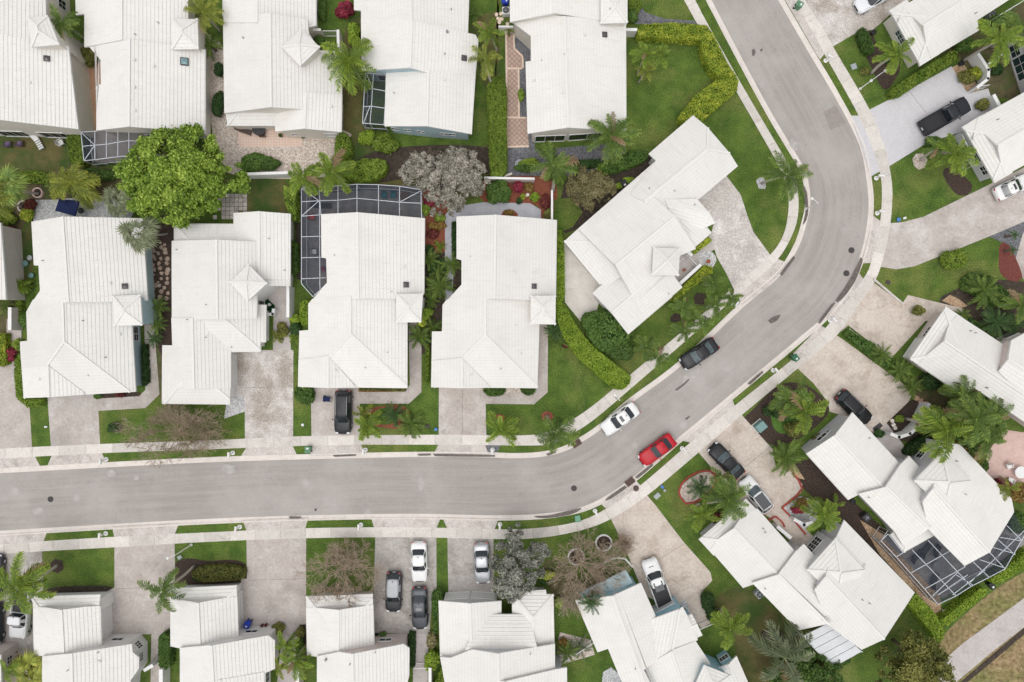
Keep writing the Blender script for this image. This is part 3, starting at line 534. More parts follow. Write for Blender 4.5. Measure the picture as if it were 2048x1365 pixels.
G_ = [  # lawns of another colour, beds, gravel, patios
('soil', 'soil_olive', .004, [(-60, 350), (90, 335), (240, 345), (250, 450), (300, 450), (345, 480), (345, 700), (322, 800), (300, 690), (295, 600), (60, 440), (40, 690), (-60, 690)], 'bare olive soil behind the big green tree', 'soil'),
('back_lawn', 'grass_dull', .008, [(-40, 262), (165, 262), (168, 320), (90, 345), (-40, 350)], 'patchy brown back lawn with the purple chairs', 'lawn'),
('back_lawn', 'grass_dull', .008, [(500, 360), (568, 360), (580, 425), (470, 425), (492, 395)], 'square brown lawn enclosed by the white garden wall', 'lawn'),
('back_lawn', 'grass_dull', .008, [(690, 60), (745, 60), (745, 260), (850, 300), (985, 275), (940, 60), (995, 20), (995, -20), (1000, 200), (985, 380), (770, 400), (690, 330)], 'worn side lawn round the blue-grey house', 'lawn'),
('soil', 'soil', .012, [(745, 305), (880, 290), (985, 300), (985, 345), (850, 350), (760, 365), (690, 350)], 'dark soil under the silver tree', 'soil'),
('back_lawn', 'grass_dull', .008, [(20, 470), (40, 470), (66, 445), (68, 530), (40, 600), (26, 580)], 'narrow dull lawn strip beside the water pots', 'lawn'),
('dry_field', 'grass_dry', .006, [(1870, 1300), (1895, 1262), (1990, 1180), (2100, 1120), (2200, 1100), (2200, 1500), (1760, 1500), (1800, 1365)], 'dry brown field at the corner beyond the hedges', 'field'),
('footpath', 'path_gravelly', .016, [(2120, 1150), (2120, 1195), (1990, 1300), (1930, 1350), (1860, 1405), (1835, 1385), (1895, 1315), (1960, 1262)], 'grey footpath crossing the dry field', 'footpath'),
('soil', 'soil', .020, [(2120, 1197), (2120, 1207), (1995, 1315), (1925, 1372), (1918, 1368), (1990, 1305)], 'dark ditch edge along the footpath', 'soil'),
('back_lawn', 'grass_dull', .008, [(1440, 1190), (1500, 1180), (1600, 1275), (1620, 1360), (1500, 1400), (1470, 1300), (1430, 1230)], 'brownish lawn behind the white gate with dark soil patch', 'lawn'),
('soil', 'mulch_dark', .012, [(1522, 1265), (1540, 1257), (1565, 1263), (1572, 1278), (1555, 1300), (1530, 1290)], 'dark soil patch on the brownish lawn', 'soil'),
('gravel', 'gravel_pink', .010, [(418, 100), (448, 100), (452, 235), (480, 255), (690, 262), (680, 300), (662, 352), (478, 352), (430, 300)], 'pink pebble yard behind the house with the diamond tower', 'gravel'),
('gravel', 'gravel_dark', .010, [(1024, 62), (1070, 80), (1070, 300), (1250, 285), (1250, 330), (1130, 352), (1012, 352), (1012, 296), (1012, 200), (1010, 66)], 'dark gravel round the diamond-tiled walk', 'gravel'),
('gravel', 'gravel_dark', .010, [(1255, 0), (1275, 0), (1290, 25), (1330, 38), (1390, 42), (1392, 50), (1330, 50), (1270, 48), (1252, 30)], 'dark gravel strip above the yellow-green corner hedge', 'gravel'),
('walk', 'patio_diamond', .020, [(1010, 65), (1028, 65), (1029, 98), (1045, 112), (1046, 135), (1036, 137), (1038, 235), (1053, 236), (1058, 294), (1013, 296), (1013, 230), (1012, 150)], 'diamond-tiled terracotta walk with pale border', 'paving'),
('patio', 'patio_tan', .018, [(477, 256), (606, 256), (605, 293), (478, 295)], 'peach tiled patio with loungers', 'patio'),
('patio', 'patio_orange', .016, [(160, 132), (205, 122), (203, 172), (192, 262), (172, 262)], 'orange painted side patio between two houses', 'patio'),
('patio', 'patio_blue', .016, [(890, 600), (890, 430), (905, 415), (965, 405), (1060, 407), (1082, 420), (1082, 445), (910, 446), (905, 600)], 'blue-grey painted patio below the silver tree', 'patio'),
('mulch', 'mulch_red', .008, [(845, 380), (900, 400), (892, 430), (890, 520), (852, 520), (850, 435)], 'red mulch bed beside the screened pool cage', 'mulch'),
('mulch', 'mulch_red', .008, [(970, 360), (1105, 360), (1103, 440), (1082, 440), (1080, 420), (1060, 408), (970, 405)], 'red mulch bed with colourful shrubs by the garden wall', 'mulch'),
('mulch', 'mulch_red', .022, [(1003, 428), (1008, 421), (1026, 420), (1036, 428), (1035, 440), (1003, 440)], 'small octagonal red mulch bed cut into the patio', 'mulch'),
('soil', 'soil', .008, [(850, 515), (925, 515), (925, 600), (885, 660), (868, 700), (820, 700), (815, 590), (848, 590)], 'dark soil strip filled with sago palms', 'soil'),
('patio', 'patio_dark', .010, [(604, 372), (842, 372), (850, 440), (655, 470), (655, 580), (632, 592), (604, 560)], 'dark floor inside the screened pool cage', 'patio'),
('soil', 'soil', .006, [(590, 380), (604, 380), (604, 560), (594, 560)], 'dark gravel strip beside the pool cage', 'soil'),
('patio', 'path_gravelly', .010, [(163, 262), (330, 262), (330, 330), (170, 325)], 'brown floor under the leaning screen enclosure', 'patio'),
('patio', 'gravel_grey', .014, [(68, 400), (112, 400), (160, 395), (215, 392), (270, 420), (260, 440), (66, 445)], 'pale grey rear patio with the navy umbrella', 'patio'),
('soil', 'mulch_dark', .010, [(296, 455), (346, 455), (346, 700), (318, 700), (308, 600), (300, 600)], 'dark soil strip with stepping stones', 'soil'),
('mulch', 'mulch_red', .012, [(738, 822), (748, 815), (768, 812), (800, 810), (818, 822), (818, 845), (800, 858), (770, 856), (742, 848)], 'red kidney-shaped mulch bed on the front lawn', 'mulch'),
('grass_island', 'grass', .016, [(748, 826), (765, 816), (785, 820), (788, 845), (765, 850), (745, 842)], 'grass island in the red kidney bed', 'lawn'),
('mulch', 'mulch_red', .012, [(988, 832), (998, 828), (1010, 832), (1010, 845), (995, 848), (986, 842)], 'red mulch ring under the round palm', 'mulch'),
('mulch', 'mulch_red', .012, [(1083, 828), (1092, 822), (1104, 826), (1107, 835), (1098, 843), (1084, 840)], 'red mulch ring under the wispy palm', 'mulch'),
('gravel', 'gravel_grey', .012, [(1512, 362), (1518, 356), (1528, 355), (1532, 372), (1530, 378), (1518, 378)], 'white pebble ring under the leaning palm', 'gravel'),
('mulch', 'mulch_dark', .012, [(1387, 593), (1395, 585), (1410, 588), (1414, 602), (1405, 611), (1390, 608)], 'brown mulch ring below the clipped yellow hedge', 'mulch'),
('mulch', 'mulch_dark', .012, [(1340, 635), (1350, 626), (1362, 630), (1362, 642), (1350, 646), (1341, 644)], 'brown mulch ring nearest the house corner', 'mulch'),
('gravel', 'gravel_grey', .020, [(1395, 507), (1425, 505), (1433, 522), (1425, 537), (1405, 532), (1398, 520)], 'white gravel patch with a terracotta pot', 'gravel'),
('patio', 'concrete', .010, [(1125, 505), (1130, 482), (1205, 572), (1190, 640), (1160, 642), (1130, 605), (1128, 560)], 'mossy concrete side yard behind the angled house', 'patio'),
('soil', 'soil', .008, [(1150, 310), (1300, 310), (1310, 325), (1150, 460), (1118, 440), (1130, 360)], 'brown soil under the olive tree', 'soil'),
('grass_patch', 'grass', .012, [(1108, 400), (1145, 395), (1165, 425), (1145, 455), (1108, 470)], 'bright grass corner beside the garden wall', 'lawn'),
('mulch', 'gravel_dark', .022, [(970.5, 891.5), (1000, 891.5), (991, 908), (977, 908)], 'triangle of dark rocks round the kerb mailbox', 'gravel'),
('gravel', 'gravel_grey', .010, [(455, 790), (491, 791), (491, 823), (465, 832), (448, 838)], 'white gravel strewn with twigs beside the stained driveway', 'gravel'),
('mulch', 'mulch_dark', .010, [(193, 790), (280, 785), (282, 795), (194, 799)], 'dark front bed of the blue-walled house', 'mulch'),
('mulch', 'mulch_red', .018, [(717, 775), (812, 775), (812, 783), (717, 784)], 'thin red mulch strip below the eaves', 'mulch'),
('gravel', 'gravel_pink', .018, [(1004, 775), (1042, 775), (1042, 787), (1010, 788)], 'pebble patch between two clipped hedges', 'gravel'),
('mulch', 'mulch_dark', .010, [(348, 1128), (375, 1117), (400, 1120), (420, 1122), (460, 1120), (490, 1128), (494, 1162), (360, 1170), (348, 1160)], 'dark curving mulch bed with brown hedge', 'mulch'),
('soil', 'soil', .010, [(85, 1180), (150, 1172), (222, 1174), (222, 1192), (85, 1195)], 'dark strip below the leaning bright palm lawn', 'soil'),
('mulch', 'mulch_dark', .012, [(100, 1127), (110, 1118), (125, 1122), (128, 1138), (116, 1147), (103, 1142)], 'brown ring at the foot of the leaning bright palm', 'mulch'),
('gravel', 'gravel_tan', .010, [(16, 1292), (38, 1288), (42, 1350), (30, 1365), (22, 1340)], 'orange gravel strip at the bottom corner', 'gravel'),
('soil', 'path_gravelly', .008, [(-30, 1270), (80, 1290), (85, 1380), (-30, 1380)], 'grey yard below the two-tone pickup', 'soil'),
('mulch', 'mulch_dark', .010, [(1480, 855), (1510, 815), (1560, 770), (1610, 770), (1650, 800), (1655, 830), (1610, 870), (1570, 890), (1545, 890)], 'dark mulch round the palm island', 'mulch'),
('grass_island', 'grass_verge', .016, [(1545, 800), (1570, 783), (1610, 783), (1625, 800), (1600, 850), (1570, 868), (1550, 860), (1542, 835)], 'oval grass island under twin palms', 'lawn'),
('gravel', 'gravel_pink', .014, [(1358, 985), (1370, 965), (1400, 947), (1420, 945), (1432, 955), (1425, 975), (1400, 1000), (1370, 1005)], 'pebble bed inside the red curved edging', 'gravel'),
('gravel', 'gravel_grey', .018, [(1565, 1018), (1600, 992), (1640, 1005), (1640, 1035), (1610, 1060), (1590, 1050)], 'white pebbles by the entry, red edging round', 'gravel'),
('mulch', 'mulch_dark', .010, [(1590, 930), (1625, 920), (1660, 960), (1720, 1015), (1790, 1080), (1835, 1140), (1870, 1240), (1840, 1230), (1750, 1120), (1700, 1060), (1600, 970)], 'brown side yard between the two angled houses', 'soil'),
('gravel', 'gravel_tan', .012, [(1720, 1040), (1800, 1090), (1880, 1190), (1885, 1250), (1850, 1210), (1760, 1110)], 'brown gravel strip along the pool cage', 'gravel'),
('patio', 'patio_dark', .014, [(1765, 1075), (1870, 1060), (2048, 1030), (2048, 1090), (1990, 1130), (1885, 1198)], 'dark paved floor inside the angled pool cage', 'patio'),
('mulch', 'mulch_dark', .010, [(1775, 845), (1815, 805), (1850, 800), (1880, 860), (1860, 880), (1790, 880)], 'dark planting bed between driveway and entry wall', 'mulch'),
('patio', 'patio_rose', .012, [(1955, 930), (2010, 860), (2080, 870), (2080, 1010), (2010, 985)], 'rose pink rear patio with white table', 'patio'),
('soil', 'soil_olive', .008, [(1820, 770), (1880, 760), (2010, 860), (1960, 930), (1880, 870)], 'planting bed under the palm thicket', 'soil'),
('mulch', 'mulch_maroon', .012, [(2000, 490), (2018, 490), (2045, 555), (2020, 562), (2000, 545), (1998, 515)], 'maroon mulch bed beside the grey gravel', 'mulch'),
('gravel', 'gravel_dark', .010, [(1976, 472), (2043, 440), (2060, 430), (2060, 480), (2030, 520), (2018, 492)], 'blue-grey gravel triangle at the picture edge', 'gravel'),
('patio', 'drive_pink', .010, [(2060, 440), (2045, 470), (2028, 530), (2048, 560), (2090, 560), (2090, 440)], 'pinkish patio sliver at the picture edge', 'patio'),
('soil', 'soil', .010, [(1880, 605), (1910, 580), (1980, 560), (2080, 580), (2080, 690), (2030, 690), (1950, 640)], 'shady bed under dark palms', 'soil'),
('gravel', 'gravel_tan', .014, [(1884, 602), (1900, 590), (1920, 600), (1935, 612), (1920, 618)], 'tan rocks at the curved bed end', 'gravel'),
('mulch', 'mulch_dark', .010, [(1885, 345), (1900, 335), (1925, 350), (1945, 372), (1935, 390), (1915, 390), (1898, 372)], 'dark brown bed by the lattice wall', 'mulch'),
('gravel', 'gravel_pink', .012, [(1825, 318), (1832, 308), (1846, 307), (1855, 320), (1850, 336), (1838, 340), (1828, 332)], 'pink pebble ring at a palm foot', 'gravel'),
('gravel', 'gravel_tan', .012, [(1902, 136), (1925, 125), (1960, 180), (1933, 188)], 'tan rock bed by the curved white wall', 'gravel'),
('mulch', 'mulch_dark', .010, [(1712, 72), (1725, 55), (1742, 62), (1760, 100), (1790, 110), (1800, 140), (1770, 180), (1740, 130)], 'dark bed below the cream house', 'mulch'),
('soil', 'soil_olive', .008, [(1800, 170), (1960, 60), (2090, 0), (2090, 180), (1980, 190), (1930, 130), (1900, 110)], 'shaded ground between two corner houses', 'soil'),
('gravel', 'gravel_pink', .010, [(1120, 1265), (1180, 1280), (1190, 1310), (1120, 1330), (1113, 1290)], 'pebbles under the small palms by the railing', 'gravel'),
('mulch', 'soil_olive', .008, [(1085, 1130), (1130, 1125), (1170, 1180), (1160, 1220), (1112, 1200)], 'brown leaf litter under the sprawling leafless tree', 'soil'),
('soil', 'soil', .008, [(592, 1255), (612, 1240), (614, 1320), (598, 1330), (590, 1290)], 'dark strip beside the walk to the yellow palms', 'soil'),
('gravel', 'gravel_grey', .010, [(1350, 1205), (1372, 1190), (1385, 1225), (1365, 1230)], 'white pebble corner beside the white pickup', 'gravel'),
('pond_edge', 'gravel_grey', .010, [(1204, 1365), (1206, 1345), (1222, 1335), (1240, 1350), (1245, 1400), (1204, 1400)], 'pale stone ring at the sky-blue wall', 'gravel'),
('gravel', 'gravel_tan', .012, [(1560, 912), (1590, 930), (1610, 960), (1590, 955), (1555, 932)], 'leaf litter below the entry palm', 'soil'),
]
for nm, mt, z, poly, lab, cat in G_:
    sheet(nm, mt, z, poly, lab, cat, smooth=9 if nm in ('mulch', 'soil', 'grass_island', 'dry_field', 'footpath', 'back_lawn') or lab.startswith(('pebble bed', 'white pebble ring', 'pink pebble', 'white gravel patch')) else 0)
VERGE = [('inner', [(79, 915), (103, 913), (99, 928), (87, 929)]), ('inner', [(203, 908), (494, 897), (483, 911), (212, 923)])]
# wet dirt streaks lying in the gutters, oil drips and patches on the road
def stain(poly, z, label, mat='wet_stain'):
    sheet('stain', mat, z, poly, label, 'stain', smooth=6)
for px, lab in [([(1605, 372), (1614, 385), (1616, 430), (1606, 450), (1611, 420)], 'dark wet streak in the gutter under the street lamp'),
                ([(1560, 548), (1588, 512), (1590, 516), (1564, 552)], 'dark wet streak in the gutter below the wavy driveway'),
                ([(1722, 515), (1726, 520), (1712, 560), (1690, 592), (1675, 606), (1672, 602), (1700, 560)], 'long black streak in the gutter by the two manholes'),
                ([(1672, 605), (1640, 648), (1636, 646), (1665, 608)], 'thin dark streak in the gutter below the cream driveway'),
                ([(1068, 1033), (1100, 1031), (1150, 1019), (1163, 1018), (1140, 1030), (1090, 1037)], 'black wet streak in the gutter above the green utility lid'),
                ([(865, 908), (990, 911), (990, 914), (870, 913)], 'brown streak in the gutter below the white-patched driveway'),
                ([(834, 909), (862, 908), (862, 911), (838, 912)], 'short brown streak in the gutter'),
                ([(665, 911), (712, 909), (712, 912), (668, 914)], 'brown streak in the gutter below the black wagon'),
                ([(1092, 909), (1112, 903), (1112, 906), (1096, 912)], 'short streak in the gutter beside the storm drain'),
                ([(577, 1034), (600, 1034), (604, 1037), (580, 1038)], 'short black streak in the lower gutter'),
                ([(1215, 996), (1250, 972), (1255, 975), (1222, 998), (1210, 1002)], 'dark streak in the gutter running to the lower drain'),
                ([(1270, 955), (1305, 928), (1306, 932), (1275, 958)], 'dark streak in the gutter behind the red car'),
                ([(1495, 768), (1525, 742), (1527, 745), (1500, 770)], 'brown streak in the gutter across from the black sedan')]:
    stain(px, .062, lab)
for px, lab in [([(1536, 642), (1548, 633), (1562, 630), (1556, 640), (1542, 648)], 'dark oil spot in the middle of the bend'),
                ([(1350, 780), (1366, 768), (1377, 758), (1379, 760), (1366, 773), (1353, 782)], 'drip trail of oil beside the black road sedan'),
                ([(1370, 838), (1378, 832), (1380, 834), (1374, 840)], 'tiny oil drip near the red car'),
                ([(1504, 100), (1509, 98), (1511, 105), (1508, 113), (1504, 111)], 'dark tar mark at the top of the street'),
                ([(1520, 100), (1524, 97), (1526, 101), (1521, 104)], 'second small tar mark at the top of the street')]:
    stain(px, -.003, lab)
def blot(x, y, rx, ry, lab, mat='pale_patch', rot=0.0):
    rg = random.Random(int(x)); stain([(x + rx * rg.uniform(.7, 1.2) * math.cos(a) * math.cos(rot) - ry * rg.uniform(.7, 1.2) * math.sin(a) * math.sin(rot), y + rx * math.cos(a) * math.sin(rot) + ry * rg.uniform(.7, 1.2) * math.sin(a) * math.cos(rot)) for a in (k * .7 for k in range(9))], -.006, lab, mat)
for b in [(223, 947, 10, 7, 'round pale blotch on the street near the picture edge'), (273, 956, 6, 5, 'small pale blotch beside the round one'), (458, 938, 15, 11, 'wide pale blotch below the stained driveway'), (842, 968, 6, 17, 'tall pale smear on the street'), (1382, 752, 22, 10, 'pale scuffed patch beside the black road sedan', 'pale_patch', -.7), (1452, 738, 11, 7, 'pale spot across from the outer verge'), (1588, 290, 8, 14, 'pale scuffs at the inner kerb of the upper street', 'pale_patch', -.4), (1523, 170, 7, 6, 'pale spot on the upper street'), (655, 1000, 8, 5, 'faint pale spot in the middle of the lower street'), (75, 1022, 12, 7, 'faint pale patch near the lower picture edge')]: blot(*b)
sheet('road_patch', 'tar_patch', -.002, [(1647, 224), (1672, 212), (1692, 247), (1661, 260)], 'square asphalt repair patch beside the lilac apron', 'patch')
for a, b, l in (((231, 1178), (346, 1175), 'the long empty rosy driveway'), ((496, 1161), (610, 1158), 'the rosy driveway with the blue bin'), ((752, 1184), (871, 1184), 'the grey driveway holding three cars'), ((1316, 1120), (1368, 1088), 'the tan driveway of the white pickup'), ((1819, 183), (1852, 226), 'the lilac-grey driveway'), ((925, 778), (925, 870), 'the white-patched driveway'), ((492, 776), (584, 774), 'the blotchy stained driveway'), ((1490, 935), (1545, 890), 'the tan two-car driveway')):
    d = Vector((b[0] - a[0], b[1] - a[1])).normalized(); n = Vector((-d.y, d.x)) * .38
    sheet('joint', 'joint_fill', .024, [(a[0] + n.x, a[1] + n.y), (b[0] + n.x, b[1] + n.y), (b[0] - n.x, b[1] - n.y), (a[0] - n.x, a[1] - n.y)], 'thin dark joint across ' + l, 'joint')
# ------------------------------------------------------------------ houses
SLOPE = .38; COURSE = .38 / math.sqrt(1 + SLOPE ** 2); LIFT = .04
def clip(poly, f):
    out = []; n = len(poly)
    for i in range(n):
        p, q = poly[i], poly[(i + 1) % n]; a, b = f(p), f(q)
        if a >= 0: out.append(p)
        if (a > 0 > b) or (a < 0 < b):
            t = a / (a - b); out.append((p[0] + (q[0] - p[0]) * t, p[1] + (q[1] - p[1]) * t))
    return out
def area(p): return .5 * sum(p[i][0] * p[(i + 1) % len(p)][1] - p[(i + 1) % len(p)][0] * p[i][1] for i in range(len(p)))
def inset(poly, d):
    n = len(poly); out = []
    for i in range(n):
        a, b, c = Vector(poly[i - 1]), Vector(poly[i]), Vector(poly[(i + 1) % n])
        e1, e2 = (b - a).normalized(), (c - b).normalized(); n1, n2 = Vector((-e1.y, e1.x)), Vector((-e2.y, e2.x))
        m = n1 + n2; k = m.dot(n1)
        v = n1 * d if m.length < .2 or k < .3 else m * (d / k)
        out.append((b + v)[:])
    return out
def inside(p, W):
    r = False; n = len(W)
    for i in range(n):
        (x1, y1), (x2, y2) = W[i], W[(i + 1) % n]
        if (y1 > p[1]) != (y2 > p[1]) and p[0] < (x2 - x1) * (p[1] - y1) / (y2 - y1) + x1: r = not r
    return r
class House:
    def __init__(s, c_px, label, wall='stucco_white', cat='house'):
        s.root = empty('house', U(c_px, 0)); tag(s.root, label, cat, 'white-roofed houses along the street'); s.wall = MATS[wall]; s.edges = []; s.nb = 0; s.done = []
    def zfun(s, planes, x, y): return min(a * x + b * y + c for a, b, c in planes)
    def solve(s, poly, planes):
        pts = []
        for p in poly:
            z = 3.2
            for _ in range(7): q = U(p, z); z = max(1.8, min(9, s.zfun(planes, q.x, q.y)))
            pts.append((q.x, q.y))
        return pts
    def block(s, poly, ridge, ze=2.6, slope=SLOPE, hip=(0, 0), zr=None, extra=(), dz=0.0, wall=True, over=.58, rise=None):
        """Gable or hip block: footprint and ridge as seen, eave height ze; extra = further eave lines (hip skirts)."""
        z = zr or 5.0
        for _ in range(8):
            r0, r1 = U(ridge[0], z), U(ridge[1], z); t = (r1 - r0); t.z = 0; t.normalize(); n = Vector((-t.y, t.x, 0))
            pl = []
            for sg in (1, -1): pl.append((-slope * n.x * sg, -slope * n.y * sg, z + slope * sg * (n.x * r0.x + n.y * r0.y)))
            if hip[0]: pl.append((slope * t.x, slope * t.y, z - slope * (t.x * r0.x + t.y * r0.y)))
            if hip[1]: pl.append((-slope * t.x, -slope * t.y, z + slope * (t.x * r1.x + t.y * r1.y)))
            if zr: break
            W = s.solve(poly, pl); md = max(abs((p[0] - r0.x) * n.x + (p[1] - r0.y) * n.y) for p in W)
            z = ze + slope * md + dz
        s.zr = z
        W = s.solve(poly, pl); cx, cy = sum(p[0] for p in W) / len(W), sum(p[1] for p in W) / len(W)
        for (p, q, e) in extra: pl.append(s.eave(p, q, e, slope, (cx, cy)))
        s.raise_(poly, pl, wall, over); return z
    def eave(s, p, q, e, slope, c):
        a, b = U(p, e), U(q, e); t = (b - a).normalized(); n = Vector((-t.y, t.x, 0))
        if n.dot(Vector((c[0], c[1], 0)) - Vector((a.x, a.y, 0))) < 0: n = -n
        return (slope * n.x, slope * n.y, e - slope * (n.x * a.x + n.y * a.y))
    def shed(s, poly, eaves, ze=2.6, slope=.25, wall=True, over=.3):
        c = U((sum(p[0] for p in poly) / len(poly), sum(p[1] for p in poly) / len(poly)), ze)
        s.raise_(poly, [s.eave(p, q, ze, slope, c) for p, q in eaves], wall, over)
    def hipped(s, poly, ze, slope=.5, over=.25, up=.40):
        n = len(poly)
        if up is not None:                       # a tower clears the roofs it stands on
            q = [U(p, 4.8) for p in poly]; c = sum(q, Vector()) / n
            pts = [a.lerp(c, .06) for a in q] + [a.lerp(b, .5) for a, b in zip(q, q[1:] + q[:1])]
            ze = max([ze] + [s.zfun(pl, a.x, a.y) + up for a in pts for W, pl in s.done if inside((a.x, a.y), W)])
        s.shed(poly, [(poly[i], poly[(i + 1) % n]) for i in range(n)], ze, slope, True, over)
    def raise_(s, poly, planes, wall, over):
        W = s.solve(poly, planes)
        if area(W) < 0: W = W[::-1]
        s.done.append((W, planes)); mb = MB(); caps = MB(); s.nb += 1; jit = .006 * (s.nb % 7)
        for i, P in enumerate(planes):
            reg = W
            for j, Q in enumerate(planes):
                if j != i: reg = clip(reg, lambda p: (Q[0] - P[0]) * p[0] + (Q[1] - P[1]) * p[1] + Q[2] - P[2])
                if len(reg) < 3: break
            if len(reg) < 3 or abs(area(reg)) < .05: continue
            g = Vector((P[0], P[1])); gl = g.length; g = g / gl; tv = Vector((-g.y, g.x)); k = math.sqrt(1 + gl * gl)
            hs = [g.x * p[0] + g.y * p[1] for p in reg]; h0 = math.floor(min(hs) / COURSE) * COURSE
            zz = lambda p: P[0] * p[0] + P[1] * p[1] + P[2] + jit
            while h0 < max(hs):
                h1 = h0 + COURSE
                st = clip(clip(reg, lambda p: g.x * p[0] + g.y * p[1] - h0), lambda p: h1 - g.x * p[0] - g.y * p[1])
                if len(st) >= 3 and abs(area(st)) > 1e-4:
                    lf = lambda p: LIFT * (1 - (g.x * p[0] + g.y * p[1] - h0) / COURSE)
                    mb.poly([(p[0], p[1], zz(p) + lf(p)) for p in st], 0, [(tv.x * p[0] + tv.y * p[1], (g.x * p[0] + g.y * p[1]) * k) for p in st])
                    m = len(st)
                    for a in range(m):
                        p, q = st[a], st[(a + 1) % m]
                        if abs(g.x * p[0] + g.y * p[1] - h0) < 1e-4 and abs(g.x * q[0] + g.y * q[1] - h0) < 1e-4 and h0 > min(hs) - 1e-6:
                            mb.poly([(p[0], p[1], zz(p)), (q[0], q[1], zz(q)), (q[0], q[1], zz(q) + LIFT), (p[0], p[1], zz(p) + LIFT)], 1)
                h0 = h1
            mb.poly([(p[0], p[1], zz(p) - .20) for p in reg][::-1], 2)
            m = len(reg)
            for a in range(m):
                p, q = reg[a], reg[(a + 1) % m]; L = math.hypot(q[0] - p[0], q[1] - p[1])
                if L < .05: continue
                other = [j for j in range(len(planes)) if j != i and all(abs(planes[j][0] * r[0] + planes[j][1] * r[1] + planes[j][2] - P[0] * r[0] - P[1] * r[1] - P[2]) < 1e-3 for r in (p, q))]
                if other:
                    if other[0] > i and L > .3: caps.beam((p[0], p[1], zz(p) + .05), (q[0], q[1], zz(q) + .05), .24, .07)
                else:
                    mb.poly([(p[0], p[1], zz(p) - .20), (q[0], q[1], zz(q) - .20), (q[0], q[1], zz(q) + LIFT * .6), (p[0], p[1], zz(p) + LIFT * .6)], 2)
        ro = mb.build('roof', [MATS[getattr(s, 'rm', 'roof_tile')], MATS['tile_edge'], MATS['fascia']], s.root)
        if caps.f: caps.build('ridge_cap', MATS['cap_tile'], ro)
        if wall:
            n = len(W); dd = []
            for a in range(n):                   # deep eaves, shallow gable verges
                p, q = W[a], W[(a + 1) % n]; zs = [s.zfun(planes, p[0] + (q[0] - p[0]) * t, p[1] + (q[1] - p[1]) * t) for t in (0, .5, 1)]
                dd.append(over if max(zs) - min(zs) < .15 * math.hypot(q[0] - p[0], q[1] - p[1]) else min(over, .16))
            I = []
            for a in range(n):
                A, B, C = Vector(W[a - 1]), Vector(W[a]), Vector(W[(a + 1) % n]); e, f = (B - A).normalized(), (C - B).normalized(); ne, nf = Vector((-e.y, e.x)), Vector((-f.y, f.x)); cr = e.x * f.y - e.y * f.x
                if abs(cr) < .25: I.append((B + nf * min(dd[a], dd[a - 1]))[:]); continue
                P0, P1 = B + ne * dd[a - 1], B + nf * dd[a]; t = ((P1 - P0).x * f.y - (P1 - P0).y * f.x) / cr; I.append((P0 + e * t)[:])
            wb = MB()
            for a in range(n):
                p, q = I[a], I[(a + 1) % n]; L = math.hypot(q[0] - p[0], q[1] - p[1])
                if L < .05: continue
                ks = max(1, int(L / .7)); pts = [(p[0] + (q[0] - p[0]) * t / ks, p[1] + (q[1] - p[1]) * t / ks) for t in range(ks + 1)]
                top = [(x, y, s.zfun(planes, x, y) - .10) for x, y in pts]
                wb.poly([(p[0], p[1], 0), (q[0], q[1], 0)] + top[::-1])
                s.edges.append((Vector(p), Vector(q), min(v[2] for v in top)))
            wb.build('wall', s.wall, s.root)
    def roofz(s, x, y):
        pass
    def opening(s, px, w=1.2, h=1.2, sill=.9, kind='window', n=2, rows=2, dark='glass_dark', span=.6):
        """Window or door set on the wall nearest to where the photo shows it."""
        c = U(px, sill + h / 2).xy; best = None
        for a, b, zt in s.edges:
            L = (b - a).length
            if L < .8: continue
            t = max(.0, min(1, (c - a).dot(b - a) / L ** 2)); q = a + (b - a) * t; nrm = Vector(((b - a).y, -(b - a).x)).normalized()
            d = (c - q).length
            if nrm.dot(-c) <= 0: continue
            if best is None or d < best[0]: best = (d, a, b, t, L, zt, nrm)
        if best is None: return
        _, a, b, t, L, zt, nrm = best; w = min(w, L * .9); h = min(h, zt - sill - .1)
        t = max(w / 2 / L, min(1 - w / 2 / L, t)); q = a + (b - a) * t; d = (b - a).normalized(); z0 = sill
        P = lambda u, v, o: Vector((q.x + d.x * u + nrm.x * o, q.y + d.y * u + nrm.y * o, z0 + v))
        fr = MB(); fw = .09 if w > 1 else .05
        for u0, v0, u1, v1 in ((-w / 2, 0, w / 2, 0), (-w / 2, h, w / 2, h), (-w / 2, 0, -w / 2, h), (w / 2, 0, w / 2, h)): fr.beam(P(u0, v0, .03), P(u1, v1, .03), fw, fw)
        f = fr.build(kind, MATS['trim_white'], s.root)
        if kind == 'garage_door':
            for k in range(4):
                pb = MB(); v0 = h * k / 4 + .01; v1 = h * (k + 1) / 4 - .01
                pb.poly([P(-w / 2 + .04, v0, .02), P(w / 2 - .04, v0, .02), P(w / 2 - .04, v1, .03), P(-w / 2 + .04, v1, .03)]); pb.build('panel', MATS['white_paint'], f)
            return
        pw, ph = w / n, h / rows
        for i in range(n):
            for j in range(rows):
                pb = MB(); u0, v0 = -w / 2 + i * pw + .035, j * ph + .035; u1, v1 = u0 + pw - .07, v0 + ph - .07
                pb.poly([P(u0, v0, .012), P(u1, v0, .012), P(u1, v1, .012), P(u0, v1, .012)]); pb.build('pane', MATS[dark], f)
        bk = MB(); bk.poly([P(-w / 2, 0, .006), P(w / 2, 0, .006), P(w / 2, h, .006), P(-w / 2, h, .006)]); bk.build('muntin', MATS['trim_white'], f)
    def on_roof(s, px, kind, r=.25):
        """Skylight or vent resting on the roof seen at that pixel (height from the built roofs)."""
        s.pend = getattr(s, 'pend', []); s.pend.append((px, kind, r))
